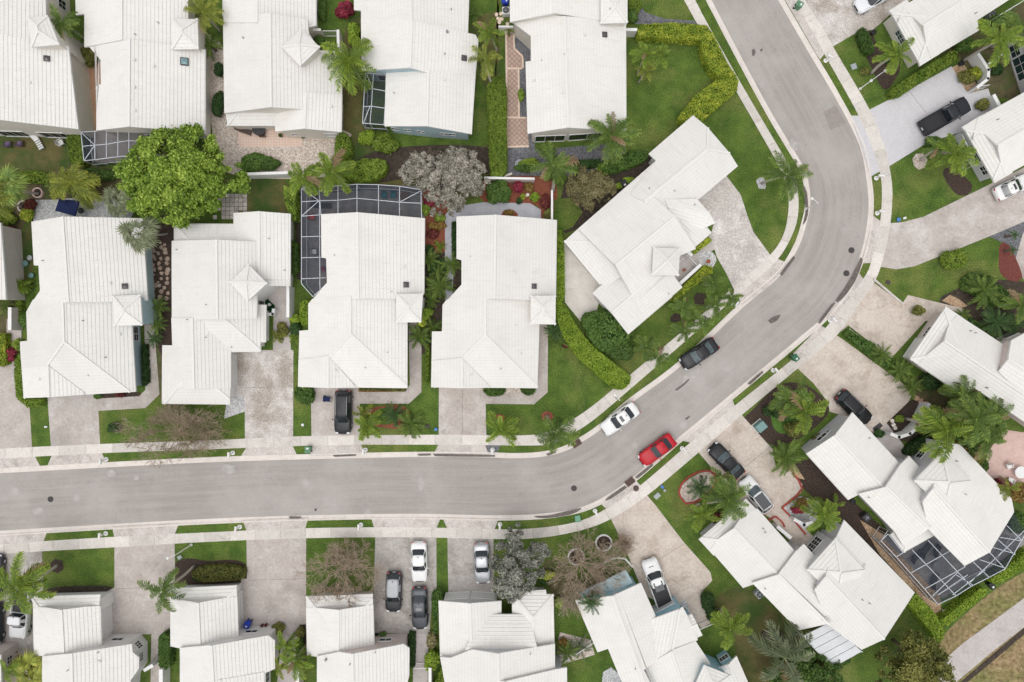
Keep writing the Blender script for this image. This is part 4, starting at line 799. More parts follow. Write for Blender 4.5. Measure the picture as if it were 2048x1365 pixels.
    def finish(s):
        dg = bpy.context.evaluated_depsgraph_get()
        from mathutils.bvhtree import BVHTree
        roofs = [c for c in s.root.children if c.name.startswith('roof')]
        vs = []; fs = []; o = ORIGIN[s.root.name]
        for r in roofs:
            n = len(vs); vs += [v.co + o for v in r.data.vertices]; fs += [tuple(i + n for i in p.vertices) for p in r.data.polygons]
        tree = BVHTree.FromPolygons(vs, fs)
        for px, kind, r in getattr(s, 'pend', []):
            d = (U(px, 0) - Vector((0, 0, CAM_H))).normalized(); loc, nrm, idx, dist = tree.ray_cast(Vector((0, 0, CAM_H)), d)
            if loc is None: continue
            if nrm.z < 0: nrm = -nrm
            M = nrm.to_track_quat('Z', 'Y').to_matrix(); g = Vector((nrm.x, nrm.y)); rz = math.atan2(g.y, g.x)
            X = Vector((math.cos(rz), math.sin(rz), 0)); X = (X - nrm * X.dot(nrm)).normalized(); Y = nrm.cross(X)
            B = lambda a, b, c: loc + X * a + Y * b + nrm * c
            def bx(mb, a0, a1, b0, b1, c0, c1):
                v = [B(a, b, c) for a in (a0, a1) for b in (b0, b1) for c in (c0, c1)]
                mb.mesh(v, [(0, 1, 3, 2), (4, 6, 7, 5), (0, 4, 5, 1), (2, 3, 7, 6), (0, 2, 6, 4), (1, 5, 7, 3)])
            mb = MB()
            if kind in ('skylight', 'skylight_clear'):
                bx(mb, -r, r, -r, r, -.05, .14); f = mb.build('skylight', MATS['metal_dark'], s.root)
                g2 = MB(); k = r * .78; g2.mesh([B(-k, -k, .15), B(k, -k, .15), B(k, k, .15), B(-k, k, .15), B(0, 0, .21)], [(0, 1, 4), (1, 2, 4), (2, 3, 4), (3, 0, 4)])
                g2.build('skylight_dome', MATS['skylight_grey' if kind == 'skylight' else 'skylight_glass'], f)
            elif kind == 'vent':
                bx(mb, -r, r, -r, r, -.05, .10); bx(mb, -r * .7, r * .7, -r * .7, r * .7, .10, .18); mb.build('roof_vent', MATS['fascia'], s.root)
            else:
                mb.tube([B(0, 0, -.05), B(0, 0, -.05) + Vector((0, 0, .38))], r, 8); p = mb.build('vent_pipe', MATS['metal_grey'], s.root)
HS = {}
def hs_(key, c, label, wall): HS[key] = House(c, label, wall); return HS[key]

# --- top row
h = hs_('A', (40, 170), 'house in the top corner, roof running off the picture edge, purple chairs behind', 'stucco_cream')
h.block([(-220, 88), (137, 93), (157, 259), (-220, 256)], ((-60, 88), (-58, 256)))
h.block([(-220, -70), (88, -70), (96, 95), (-220, 95)], ((-60, -70), (-60, 95)), ze=2.6)
h.hipped([(55, 36), (96, 32), (119, 90), (63, 95)], 3.9)
h.opening((28, 275), 3.2, 2.0, .1, 'window', 4, 1); h.opening((110, 272), 3.0, 1.9, .1, 'window', 3, 1); h.opening((97, 10), 1.0, 1.3, .8)
h.on_roof((94, 118), 'skylight', .30); h.on_roof((60, 166), 'vent', .12)
h = hs_('B', (300, 150), 'house left of the diamond-tower house, square corner tower and leaning screen cage', 'stucco_cream')
h.block([(169, 84), (259, 79), (344, 90), (411, 100), (411, 266), (258, 254), (193, 261.5), (193, 172), (202, 169), (201, 120)], ((259, 79.5), (258, 254)))
h.block([(150, -60), (151, 0), (152, 31), (169, 29), (169, 95), (376, 100), (378, -60)], ((243.6, -60), (243.6, 95)), ze=2.6)
h.hipped([(343.6, 38.5), (396, 38.5), (397, 98.7), (343.6, 99.5)], 3.9)
h.on_roof((369, 124), 'skylight_clear', .42)
for p in ((268, 120), (268, 175), (269, 222), (307, 133)): h.on_roof(p, 'vent', .16)
h.on_roof((318, 47), 'pipe', .05); h.on_roof((272, 70), 'pipe', .05)
h.opening((300, 272), 3.4, 2.0, .1, 'window', 4, 1)
h = hs_('C', (565, 140), 'house with the diamond-set tower roof and peach patio', 'stucco_cream')
h.block([(446, 32), (540, 27), (615, 40), (618, 67), (640, 101), (684.6, 103), (684, 224), (542, 215), (448.7, 227)], ((540, 27), (542, 215)))
h.block([(545, 200), (684.6, 190), (683, 265), (609, 258), (551, 264)], ((611.5, 200), (609, 258)), ze=2.6)
h.shed([(450, 215), (600, 212), (590, 252), (455, 252.5)], [((590, 252), (455, 252.5)), ((450, 215), (455, 252.5))], 2.5, .28)
h.block([(445, -70), (633, -70), (633, 52), (615, 56), (514, 46), (445, 46)], ((514, -70), (514, 46)), ze=2.6)
h.hipped([(602.6, 59), (640, 95), (601, 133), (564, 95)], 4.1)
h.opening((589, 270), .6, .6, 1.2); h.opening((663, 270), 1.4, 1.2, .8, n=1, rows=5, dark='trim_white')
h.on_roof((662, 214), 'vent', .18); h.on_roof((487, 77), 'pipe', .06)
h = hs_('D', (835, 140), 'blue-grey walled house with the notch screened porch', 'stucco_blue')
z1 = h.block([(722, 38), (826, 42), (951, 70), (957, 81), (952, 142), (856, 146), (820, 136), (723, 142)], ((824, 42), (820, 136)))
h.block([(772, 135), (856, 141), (952, 137), (943.6, 269), (854, 253), (769, 253)], ((857, 137), (854, 253)), zr=z1 - SLOPE * 35 / 17.5 * .95)
h.block([(707.7, -70), (708, 20.5), (722, 22), (722, 48), (936, 75), (940.5, -70)], ((820, -70), (822, 55)), ze=2.6)
for x in (788, 815, 842, 888, 905): h.opening((x, 262), .8, .7, 1.3, n=2, rows=1)
h.opening((775, 155), 2.0, 1.6, .3)
h.on_roof((928, 117), 'skylight', .30); h.on_roof((895, 65), 'pipe', .14); h.on_roof((888, 160), 'vent', .17); h.on_roof((903, 20), 'pipe', .06); h.on_roof((890, 109), 'pipe', .06); h.on_roof((788, 187), 'pipe', .05)
h = hs_('E', (1145, 150), 'house beside the diamond-tiled walk with dark screened back porch', 'stucco_cream')
h.block([(1020.5, 42), (1110, 31), (1128, 33), (1252, 40), (1253, 262), (1136, 256), (1055, 268), (1051, 124), (1061.5, 122.6), (1061.5, 73)], ((1128, 33), (1136, 256)))
h.block([(1019, -70), (1255, -70), (1253, 50), (1020, 45)], ((1109, -70), (1109, 45)), ze=2.6)
h.hipped([(1201, -14), (1255, -14), (1255, 46), (1201, 48)], 3.9)
h.opening((1100, 280), 4.2, 2.2, .05, 'screen_porch', 3, 1, 'glass_dark'); h.opening((1175, 280), 4.2, 2.2, .05, 'screen_porch', 2, 1, 'glass_dark')
h.on_roof((1209, 70), 'skylight', .28); h.on_roof((1170, 71), 'vent', .14); h.on_roof((1068, 162), 'vent', .16); h.on_roof((1126, 187), 'vent', .13); h.on_roof((1083, 122), 'pipe', .04); h.on_roof((1128, 110), 'pipe', .04); h.on_roof((1219, 19), 'pipe', .04)
# --- the angled corner house
h = hs_('F', (1310, 460), 'large angled corner house inside the bend with a square turret roof', 'stucco_white')
h.block([(1386, 231), (1475.6, 333), (1393.6, 403), (1345, 445), (1260, 390), (1311.5, 322), (1297, 308)], ((1304, 391), (1415, 299)), hip=(0, 1), ze=2.55)
h.block([(1156, 458), (1311.5, 322), (1304, 391), (1350, 433.6), (1392, 498), (1360, 512), (1347.5, 552), (1365, 575), (1290, 640), (1231, 532)], ((1231, 532), (1350, 433.6)), ze=2.6)
h.block([(1330, 400), (1393.6, 398), (1431, 446.6), (1380, 470), (1345, 440)], ((1330, 400), (1410, 424)), ze=2.65, hip=(0, 0))
h.block([(1345, 440), (1412, 452), (1423, 465.6), (1388.5, 496)], ((1350, 432), (1405, 480)), ze=2.65)
h.block([(1200, 572), (1184.6, 587), (1256.5, 669.5), (1345, 594), (1275, 515)], ((1225.6, 624.6), (1305, 556)), ze=2.55)
h.shed([(1128, 483.6), (1156, 458), (1250, 550), (1205, 577)], [((1128, 483.6), (1205, 577)), ((1128, 483.6), (1156, 458))], 2.6, .28)
h.hipped([(1306.5, 495), (1360, 498), (1357, 552), (1304, 550)], 4.2)
h.on_roof((1298, 377), 'pipe', .05); h.on_roof((1349, 383), 'pipe', .05); h.on_roof((1389, 410), 'pipe', .05); h.on_roof((1201, 571), 'pipe', .07); h.on_roof((1337, 588), 'pipe', .05)
# --- middle row
h = hs_('G', (-70, 520), 'house sliver at the picture edge beside the yellow-flowered path', 'stucco_pink')
h.block([(-180, 440), (2, 446), (13, 600), (-180, 600)], ((-90, 440), (-90, 600)))
def twin(key, c, label, wall, N_, rN, S_, rS, tower, gab, rG, hipz, ze=2.6):
    """The repeated house plan: rear gable block, lower front hip block, small front gable and a square tower."""
    h = hs_(key, c, label, wall)
    h.block(N_, rN, ze=ze); h.block(S_, rS, ze=ze - .1, hip=(0, 1)); h.block(gab, rG, ze=ze + .02); h.hipped(tower, 3.9); return h
h = twin('H', (165, 610), 'blue-walled house below the big green tree', 'stucco_blue',
     [(63, 444), (123, 434), (286, 437), (296, 601.5), (225, 604), (137, 605), (60, 612), (80, 582), (77.5, 532), (68, 531)], ((125.6, 435), (137, 604)),
     [(66, 600), (137, 600), (262, 600), (266.6, 690), (272, 784), (47.5, 796.6), (40, 683.6), (55, 682), (53, 624)], ((125.6, 600), (128, 684)),
     [(225.6, 592.6), (281, 590), (285, 651), (229, 652)], [(44, 738), (96, 731), (169, 785.5), (169, 790), (47.5, 796.6)], ((96, 725), (98, 795)), 0)
h.on_roof((250, 573), 'skylight', .30); h.on_roof((220, 567), 'vent', .17); h.on_roof((239, 669), 'vent', .17); h.on_roof((87, 522), 'pipe', .05); h.on_roof((213, 715), 'pipe', .06); h.on_roof((176, 751), 'vent', .10); h.on_roof((80, 760), 'vent', .12); h.on_roof((168, 642), 'pipe', .05)
h.opening((271, 668), 1.6, 1.6, .5, n=2, rows=4)
h = hs_('I', (440, 620), 'house with diamond-set tower beside the blotchy stained driveway', 'stucco_white')
h.block([(343.6, 482), (433, 480), (519, 484), (581.5, 470), (580.8, 573), (534.6, 572), (514.6, 590), (514.6, 638), (343.6, 642)], ((433, 480), (434.6, 640)))
h.block([(467, 426.6), (518, 423), (581.5, 428), (581, 560), (480, 560), (467, 450)], ((518, 423), (519, 560)), zr=3.9)
h.shed([(348, 447.7), (470, 448), (520, 490), (348, 488)], [((348, 447.7), (470, 448)), ((348, 447.7), (348, 488))], 2.5, .28)
zi = h.block([(343, 636), (345, 691), (325, 691), (324, 777), (462, 777), (462, 705), (470, 640)], ((384.6, 637), (388, 777)), ze=2.55)
h.block([(324, 760), (462, 760), (461, 809.5), (324, 808)], ((385.5, 700), (389, 900)), zr=zi - .06, extra=[((324, 808), (461, 809.5), 2.62)])
h.block([(400, 610), (533, 610), (532, 685.6), (522, 685), (522, 704), (440, 705)], ((384, 640), (451, 640)), ze=2.7, hip=(0, 1))
h.hipped([(497, 529), (534.6, 567), (495, 603), (459.5, 565.6)], 4.2)
for p in ((539, 478), (570, 541), (413, 610), (413, 675), (464, 695), (354, 500), (375, 640)): h.on_roof(p, 'pipe', .05)
h.opening((465, 745), 4.4, 2.1, .05, 'garage_door'); h.opening((521, 612), 1.2, 1.9, .3, n=2, rows=4)
h = twin('J', (725, 600), 'house with the long screened pool cage wrapped round its corner', 'stucco_white',
     [(642, 429), (715, 425), (850, 437), (848.7, 588), (791, 598), (716, 598), (620, 605), (654, 566), (652.5, 517), (643, 515.6)], ((715, 426), (716.6, 597)),
     [(625, 598), (716, 593), (815, 596), (815, 777), (596, 774), (598.7, 662), (616.6, 660.5), (616.6, 608)], ((700.5, 594), (700.5, 668)),
     [(792, 588), (846, 588), (842, 645), (793, 645.6)], [(597, 720), (656, 712), (711, 773.5), (711, 776), (596, 774)], ((656, 706), (656, 773)), 0)
h.on_roof((812, 570), 'skylight', .30); h.on_roof((808, 534), 'vent', .18); h.on_roof((669, 511), 'pipe', .05); h.on_roof((784, 584), 'pipe', .05); h.on_roof((671, 742), 'vent', .18); h.on_roof((731, 736), 'pipe', .05); h.on_roof((776, 705), 'pipe', .05)
h = twin('K', (990, 600), 'house in the middle with pink walk beside the open corner lawn', 'stucco_cream',
     [(913, 433.6), (992, 430), (1114, 440.5), (1112, 592.6), (1061, 601), (988, 598), (890, 606), (923, 569.5), (923, 521), (913, 518)], ((991, 431), (988.5, 598)),
     [(893, 600), (988, 594), (1078, 598), (1079, 650), (1075, 777), (862, 775), (864, 663.6), (884, 663), (885, 610.5)], ((970.5, 595), (970.5, 671)),
     [(1061, 592), (1111.5, 592), (1111, 649.5), (1061, 648.5)], [(863, 722), (924, 716), (979.5, 773.6), (979.5, 776), (862, 775)], ((924, 710), (924, 775)), 0)
h.on_roof((1068, 573), 'skylight', .28); h.on_roof((1068, 547), 'vent', .17); h.on_roof((1028, 546), 'vent', .14); h.on_roof((1031, 652), 'vent', .14); h.on_roof((943, 751), 'vent', .16); h.on_roof((1002, 738), 'pipe', .06); h.on_roof((1043, 707), 'pipe', .05); h.on_roof((940, 514), 'pipe', .04)
# --- bottom row
def lower(key, c, label, wall, front, rF, dutch, skirt, back, rB, ze=2.55):
    h = hs_(key, c, label, wall)
    z = h.block(front, rF, ze=ze); h.block(skirt[0], rF, zr=z - .06, extra=[(skirt[1], skirt[2], ze - .05)])
    h.block(back, rB, ze=ze + .35, dz=.0); return h
h = lower('L', (170, 1280), 'lower row house beside the bright leaning palm lawn', 'stucco_white',
     [(66, 1215), (90, 1215), (123, 1220), (169, 1214), (201, 1212), (204, 1289), (143, 1320), (84, 1312), (68, 1311)], ((123, 1220), (128, 1310)), None,
     ([(66, 1193), (201, 1189), (202, 1235), (67, 1238)], (66, 1193), (201, 1189)),
     [(84.6, 1313), (143.6, 1307), (264, 1288), (266, 1305), (278, 1315), (278, 1338), (262, 1360), (255, 1420), (84.6, 1420)], ((143.6, 1307), (146, 1420)))
h.opening((150, 1183), 4.6, 1.0, 1.2, 'window', 5, 1, 'trim_white'); h.opening((235, 1283), 1.3, .8, 1.2, n=2, rows=1); h.opening((212, 1230), 3.8, 2.0, .05, 'garage_door')
h.opening((274, 1298), .8, .9, 1.0, n=3, rows=2); h.opening((282, 1315), .9, 1.0, 1.0, n=3, rows=4)
h.on_roof((199, 1323), 'vent', .15); h.on_roof((137, 1340), 'pipe', .05); h.on_roof((198, 1304), 'pipe', .05)
h = lower('M', (440, 1280), 'lower row house between the rosy driveways, blue bin at its side', 'stucco_white',
     [(340.5, 1201), (368, 1201), (396, 1206), (447, 1196.5), (475, 1193), (477, 1274), (419, 1300), (360, 1297), (341, 1293)], ((396, 1206), (400, 1290)), None,
     ([(340.5, 1177), (474, 1171), (475, 1215), (341, 1222)], (340.5, 1177), (474, 1171)),
     [(360, 1296), (419, 1290.6), (537, 1271), (550, 1281.6), (550, 1338), (531, 1346), (530, 1420), (360, 1420)], ((423, 1290.6), (430, 1420)))
h.block([(428, 1357), (529, 1344), (530, 1430), (428, 1430)], ((440, 1357), (442, 1430)), ze=3.4)
h.opening((420, 1168), 4.6, 1.0, 1.2, 'window', 5, 1, 'trim_white'); h.opening((503, 1268), 1.4, .8, 1.2, n=2, rows=1); h.opening((536, 1356), 1.2, 1.4, .6, n=2, rows=3, dark='glass_tealish'); h.opening((481, 1220), 3.8, 2.0, .05, 'garage_door')
h = lower('N', (715, 1290), 'lower row house under the twigs of the leafless tree', 'stucco_pink',
     [(612, 1216), (634.6, 1216), (677, 1220), (720.5, 1213.7), (747, 1210), (749, 1290.6), (690, 1318), (634, 1314), (614, 1311)], ((677, 1220), (677, 1305)), None,
     ([(612, 1193), (746, 1188), (747, 1232), (613, 1238)], (612, 1193), (746, 1188)),
     [(634, 1313), (678, 1304), (705, 1308), (807.7, 1288), (819, 1297), (818.5, 1353), (800, 1420), (634, 1420)], ((705, 1308), (707, 1420)))
h.opening((771, 1283), 1.4, .8, 1.2, n=2, rows=1, dark='glass_tealish'); h.on_roof((652, 1319), 'pipe', .13); h.on_roof((700, 1328), 'pipe', .06); h.on_roof((751, 1304), 'pipe', .05)
h = hs_('O', (1000, 1290), 'lower row house with the dark chimney slot, below the silver-grey tree', 'stucco_grey')
h.block([(877, 1202), (940, 1207), (1003, 1202), (1003, 1300), (880, 1313)], ((940, 1207), (943, 1305)), ze=2.6)
h.block([(1024, 1199), (1059, 1182), (1092, 1180), (1093, 1189), (1107, 1189), (1110, 1330), (1024, 1330)], ((1066.7, 1236), (1066.7, 1276)), ze=2.6, hip=(1, 0))
h.shed([(960, 1229), (1060, 1229), (1075, 1300), (996, 1310), (930, 1300)], [((1003, 1229), (1024, 1229))], 3.1, .36, wall=False)
h.block([(880, 1314), (901, 1316), (944, 1299), (996, 1307), (1056, 1297), (1110, 1288), (1110, 1337), (1133, 1335), (1133, 1430), (901, 1430)], ((996, 1307), (998, 1430)), ze=2.9)
h.block([(997, 1361), (1110, 1339), (1134, 1335), (1134, 1430), (1000, 1430)], ((1010, 1361), (1012, 1430)), ze=3.3)
h.opening((905, 1192), 3.2, 2.0, .05, 'garage_door'); h.opening((965, 1192), 3.2, 2.0, .05, 'garage_door'); h.on_roof((1061, 1307), 'pipe', .05)
h = hs_('P', (1310, 1270), 'sky-blue walled angled house beside the white pickup', 'stucco_sky')
h.block([(1150, 1201), (1282, 1166), (1313, 1235.5), (1350, 1300), (1288, 1340), (1330, 1430), (1270, 1430), (1216, 1298), (1195, 1305)], ((1222, 1185), (1277, 1335)), ze=2.6)
h.block([(1300, 1240), (1365, 1213.7), (1374, 1230), (1396, 1280), (1342, 1312), (1288.5, 1334)], ((1360, 1220), (1342, 1312)), ze=2.9, hip=(1, 0))
h.block([(1368, 1236), (1383, 1227), (1405, 1271), (1384, 1280)], ((1366, 1262), (1394, 1249)), ze=2.7, hip=(0, 0))
h.block([(1288, 1334), (1345, 1300), (1391, 1282), (1420.5, 1326.5), (1455, 1430), (1320, 1430)], ((1342, 1300), (1385, 1430)), ze=2.7, zr=4.2)
h.block([(1436, 1336), (1473, 1312), (1520, 1420), (1480, 1430)], ((1455, 1324), (1500, 1425)), ze=2.6)
h.hipped([(1408, 1330), (1461.5, 1351), (1440, 1400), (1385, 1380)], 4.0)
h.rm = 'stucco_blue'; h.shed([(1160, 1186), (1252, 1140), (1266, 1166), (1172, 1212)], [((1160, 1186), (1252, 1140))], 2.2, .2, wall=False); h.rm = 'roof_tile'
h.opening((1443, 1316), 1.3, .9, .9, n=3, rows=2); h.opening((1328, 1215), 2.4, 1.9, .05, 'garage_door'); h.on_roof((1270, 1337), 'pipe', .05)
# --- angled houses outside the bend
h = hs_('Q', (1610, 1170), 'angled house with entry turret below the white glass-roofed car', 'stucco_grey')
zq = h.block([(1420, 1100), (1434.6, 1079), (1466.7, 1057), (1490, 1024), (1515, 1018), (1591, 1103.5), (1570, 1150), (1504, 1170), (1486, 1176.5)], ((1466.7, 1057), (1562, 1156)), ze=2.6)
h.block([(1397, 1079), (1491, 998), (1525, 1030), (1427, 1112)], ((1466.7, 1057), (1562, 1156)), zr=zq - .06, extra=[((1397, 1079), (1491, 998), 2.7)])
h.block([(1504, 1166), (1555, 1149.6), (1591, 1103.5), (1607.7, 1088), (1690, 1180), (1643, 1240), (1662, 1244), (1596, 1261)], ((1557, 1149.6), (1622, 1214)), ze=2.8)
h.block([(1629, 1180), (1672, 1075), (1688, 1040), (1829, 1185.5), (1768, 1279), (1723, 1299.6), (1655, 1250)], ((1679, 1184), (1768, 1279)), ze=2.8)
h.hipped([(1614, 1140), (1671, 1076), (1730, 1141), (1674, 1200)], 3.6, .5, up=-.75)
h.opening((1628, 1090), 2.0, 1.7, .5, n=4, rows=3); h.opening((1445, 1032), 1.6, 1.1, 1.0, n=2, rows=1)
h.on_roof((1729, 1133), 'vent', .2); h.on_roof((1526, 1057), 'pipe', .06); h.on_roof((1530, 1064), 'pipe', .06); h.on_roof((1529, 1177), 'pipe', .05); h.on_roof((1724, 1199), 'pipe', .05); h.on_roof((1738, 1206), 'pipe', .05)
h = hs_('R', (1820, 970), 'angled house with entry turret and pool cage behind its corner', 'stucco_grey')
zq = h.block([(1612, 908), (1670, 870), (1705, 825), (1801, 929), (1775, 975), (1716.5, 990), (1696, 1000.5)], ((1670, 870), (1775, 985)), ze=2.6)
h.block([(1716.5, 988), (1768, 975), (1801, 929), (1818, 912), (1900, 1000), (1857, 1058), (1807, 1094), (1790, 1065)], ((1770, 972), (1840, 1040)), ze=2.8)
h.block([(1845, 1003), (1882, 903), (1879, 880), (1920, 890), (2023, 998), (2028, 1024), (1979, 1105), (1929, 1132), (1855, 1058)], ((1891, 1005.6), (1979, 1105)), ze=2.8)
h.shed([(1780, 1070), (1800, 1050), (1880, 1040), (1872, 1069), (1807.5, 1105)], [((1780, 1070), (1807.5, 1105)), ((1807.5, 1105), (1872, 1069))], 2.6, .2, wall=False)
h.hipped([(1828, 962), (1884, 903), (1943, 963), (1889, 1020)], 3.6, .5, up=-.75)
h.opening((1838, 922), 2.2, 1.7, .5, n=5, rows=3); h.opening((1645, 860), 1.3, .9, 1.2, n=2, rows=1); h.opening((1640, 852), .5, .5, 1.4, n=1, rows=1); h.opening((1843, 893), 1.2, 1.1, .8)
h.on_roof((1738, 876), 'pipe', .05); h.on_roof((1912, 922), 'pipe', .06); h.on_roof((1736, 995), 'pipe', .05); h.on_roof((1930, 988), 'pipe', .05)
h = hs_('S', (1950, 730), 'pink-walled angled house beside the clean cream driveway', 'stucco_pink')
zs = h.block([(1835, 730), (1856, 708), (1888, 682), (1898.6, 645), (1915, 630), (2014, 694), (1997, 745), (2100, 815), (2100, 880), (2048, 844), (1947, 775), (1928, 793)], ((1888, 682), (2000, 757)), ze=2.6)
h.block([(1819, 718.5), (1891, 612.6), (1932, 641), (1858, 745)], ((1888, 682), (2000, 757)), zr=zs - .06, extra=[((1819, 718.5), (1891, 612.6), 2.7)])
h.block([(1997, 743), (2022, 681), (2060, 660), (2150, 720), (2110, 850), (2040, 790)], ((2010, 715), (2130, 790)), ze=2.9)
h.opening((1843, 655), 1.4, 1.0, 1.0, n=3, rows=2); h.opening((1810, 690), 2.6, 1.9, .05, 'garage_door'); h.opening((2035, 668), 1.5, 1.4, .6, n=5, rows=3); h.on_roof((1940, 662), 'pipe', .05); h.on_roof((1950, 666), 'pipe', .05); h.on_roof((1972, 776), 'pipe', .08)
h = hs_('T', (2020, 290), 'grey-walled house at the picture edge above the white coupe', 'stucco_grey')
zt = h.block([(1945, 280), (1964, 264), (1994.6, 292), (2002, 331), (2010, 352), (2130, 285), (2130, 140), (1955, 236)], ((1994, 293), (2130, 213)), ze=2.6)
h.block([(1923, 255), (1988, 367), (2025, 346), (1960, 232)], ((1994, 293), (2130, 213)), zr=zt - .06, extra=[((1923, 255), (1988, 367), 2.7)])
h.opening((1945, 310), 2.2, 1.4, .6, n=2, rows=3, dark='glass_tealish'); h.opening((1962, 345), 1.0, .9, 1.0, n=2, rows=2); h.on_roof((1994, 240), 'pipe', .06)
h = hs_('U', (1890, 50), 'cream house in the upper corner behind the double-headed lamp post', 'stucco_cream')
zu = h.block([(1795, 45), (1814, 24), (1846, 52.6), (1853.6, 95), (1862, 118), (1957.5, 61.5), (1955, 41), (2080, -40), (2030, -110), (1810, 10)], ((1846, 53), (1990, -38)), ze=2.6)
h.block([(1777, 22), (1839.5, 133), (1880, 108), (1812, 0)], ((1846, 53), (1990, -38)), zr=zu - .06, extra=[((1777, 22), (1839.5, 133), 2.7)])
h.opening((1795, 82), 2.0, 1.1, .9, n=4, rows=3, dark='glass_tealish'); h.on_roof((1950, 28), 'pipe', .05)
h = hs_('V', (2070, 130), 'grey house front with large arched window peeking in at the corner', 'stucco_grey')
h.block([(2046, 60), (2120, 20), (2200, 140), (2140, 190), (2070, 175)], ((2080, 40), (2180, 165)), ze=2.8)
h.opening((2030, 140), 2.6, 2.0, .3, n=3, rows=2, dark='glass_tealish'); h.opening((2020, 105), 1.4, 1.4, .4, n=2, rows=2, dark='glass_tealish')
h = hs_('W', (-30, 1340), 'pale house corner beside the orange gravel strip', 'stucco_pink')
h.block([(-120, 1300), (2, 1310), (4, 1400), (-120, 1400)], ((-60, 1300), (-60, 1400)))
h.opening((5, 1320), .8, .8, 1.0)
for h in HS.values(): h.finish()
# ------------------------------------------------------------------ plants
def leaves(name, P, NRM, size, mat, parent, aspect=.55, tint=None, jitter=.6, seed=0, droop=0.0):
    """One mesh of leaf-sized diamond faces at points P, facing roughly NRM."""
    rg = np.random.default_rng(seed + len(P)); n = len(P); P = np.asarray(P, float)
    nr = np.asarray(NRM, float) + rg.normal(0, jitter, (n, 3)); nr /= np.linalg.norm(nr, axis=1)[:, None] + 1e-9
    a = rg.normal(0, 1, (n, 3)); u = np.cross(nr, a); u /= np.linalg.norm(u, axis=1)[:, None] + 1e-9; v = np.cross(nr, u)
    L = size * rg.uniform(.65, 1.35, n)[:, None]
    q = np.stack([P - u * L, P + v * L * aspect - nr * L * .12, P + u * L, P - v * L * aspect - nr * L * .12], 1).reshape(-1, 3)
    if parent is not None: q = q - np.array(ORIGIN.get(parent.name, Vector()))
    me = bpy.data.meshes.new(name); me.vertices.add(n * 4); me.vertices.foreach_set('co', q.ravel())
    me.loops.add(n * 4); me.loops.foreach_set('vertex_index', np.arange(n * 4)); me.polygons.add(n)
    me.polygons.foreach_set('loop_start', np.arange(0, n * 4, 4)); me.update(calc_edges=True)
    at = me.attributes.new('tint', 'FLOAT', 'POINT'); tt = rg.uniform(0, 1, n) if tint is None else np.clip(tint, 0, 1); at.data.foreach_set('value', np.repeat(tt, 4))
    me.materials.append(MATS[mat] if isinstance(mat, str) else mat); return link(name, me, None, parent)
def vnoise(P, s, seed=0):
    rg = np.random.default_rng(seed); out = np.zeros(len(P))
    for k in range(4):
        d = rg.normal(0, 1, (3,)); d2 = rg.normal(0, 1, (3,)); out += np.sin(P @ d * s * (1 + .7 * k) + rg.uniform(0, 6)) * np.cos(P @ d2 * s * (1 + .6 * k) + rg.uniform(0, 6)) / (1 + .5 * k)
    return out / 2.2
def blob_mesh(mb, c, r, seed, n=10, m=7, rough=.16):
    rg = random.Random(seed); vs = []; fs = []
    for i in range(m + 1):
        th = math.pi * i / m
        for k in range(n):
            ph = 2 * math.pi * k / n; q = 1 + rg.uniform(-rough, rough)
            vs.append(Vector((c[0] + r[0] * q * math.sin(th) * math.cos(ph), c[1] + r[1] * q * math.sin(th) * math.sin(ph), max(.0, c[2] + r[2] * q * math.cos(th)))))
    for i in range(m):
        for k in range(n): fs.append((i * n + k, (i + 1) * n + k, (i + 1) * n + (k + 1) % n, i * n + (k + 1) % n))
    mb.mesh(vs, fs)
SEED = [100]
def shrub(px, r, h, mat, label, leaf=.11, dens=110, core='core_green', name='shrub', cat='shrub', lobes=5, group=None, flat=1.0, stem=True):
    """Bush of several lobes covered in leaf faces, with a solid core coloured dark inside. r in photo pixels."""
    SEED[0] += 1; sd = SEED[0]; rg = np.random.default_rng(sd); rx, ry = (r if isinstance(r, tuple) else (r, r)); rx /= 17.7; ry /= 17.7
    c = U(px, h * .5); root = empty(name, (c.x, c.y, 0)); tag(root, label, cat, group)
    lob = [(c.x, c.y, h * .45, rx * .72, ry * .72, h * .52)]
    for k in range(lobes):
        a = 2 * math.pi * k / lobes + rg.uniform(-.4, .4); q = rg.uniform(.38, .62); s = rg.uniform(.40, .58)
        lob.append((c.x + rx * q * math.cos(a), c.y + ry * q * math.sin(a), h * rg.uniform(.35, .55) * flat, rx * s, ry * s, h * rg.uniform(.36, .48)))
    cb = MB()
    for i, l in enumerate(lob): blob_mesh(cb, l[:3], [v * .86 for v in l[3:]], sd + i)
    P = []; NN = []
    for l in lob:
        ar = 4 * math.pi * ((l[3] * l[4]) ** .8 + (l[3] * l[5]) ** .8 + (l[4] * l[5]) ** .8) / 3; n = max(30, int(ar * dens * .75))
        d = rg.normal(0, 1, (n, 3)); d[:, 2] = np.abs(d[:, 2]) * 1.1 - .25; d /= np.linalg.norm(d, axis=1)[:, None]
        p = np.array(l[:3]) + d * np.array(l[3:]) * rg.uniform(.82, 1.1, n)[:, None]; ok = p[:, 2] > .03
        P.append(p[ok]); NN.append(d[ok])
    P = np.vstack(P); NN = np.vstack(NN); NN[:, 2] += .5
    t = .5 + .28 * vnoise(P, 2.6, sd) + rg.normal(0, .2, len(P)) + .12 * (P[:, 2] / h - .5)  # lower leaves tinted darker: shade inside the bush put into the colour
    leaves('foliage', P, NN, leaf, mat, root, tint=t, seed=sd); cb.build('branches', MATS[core], root); return root
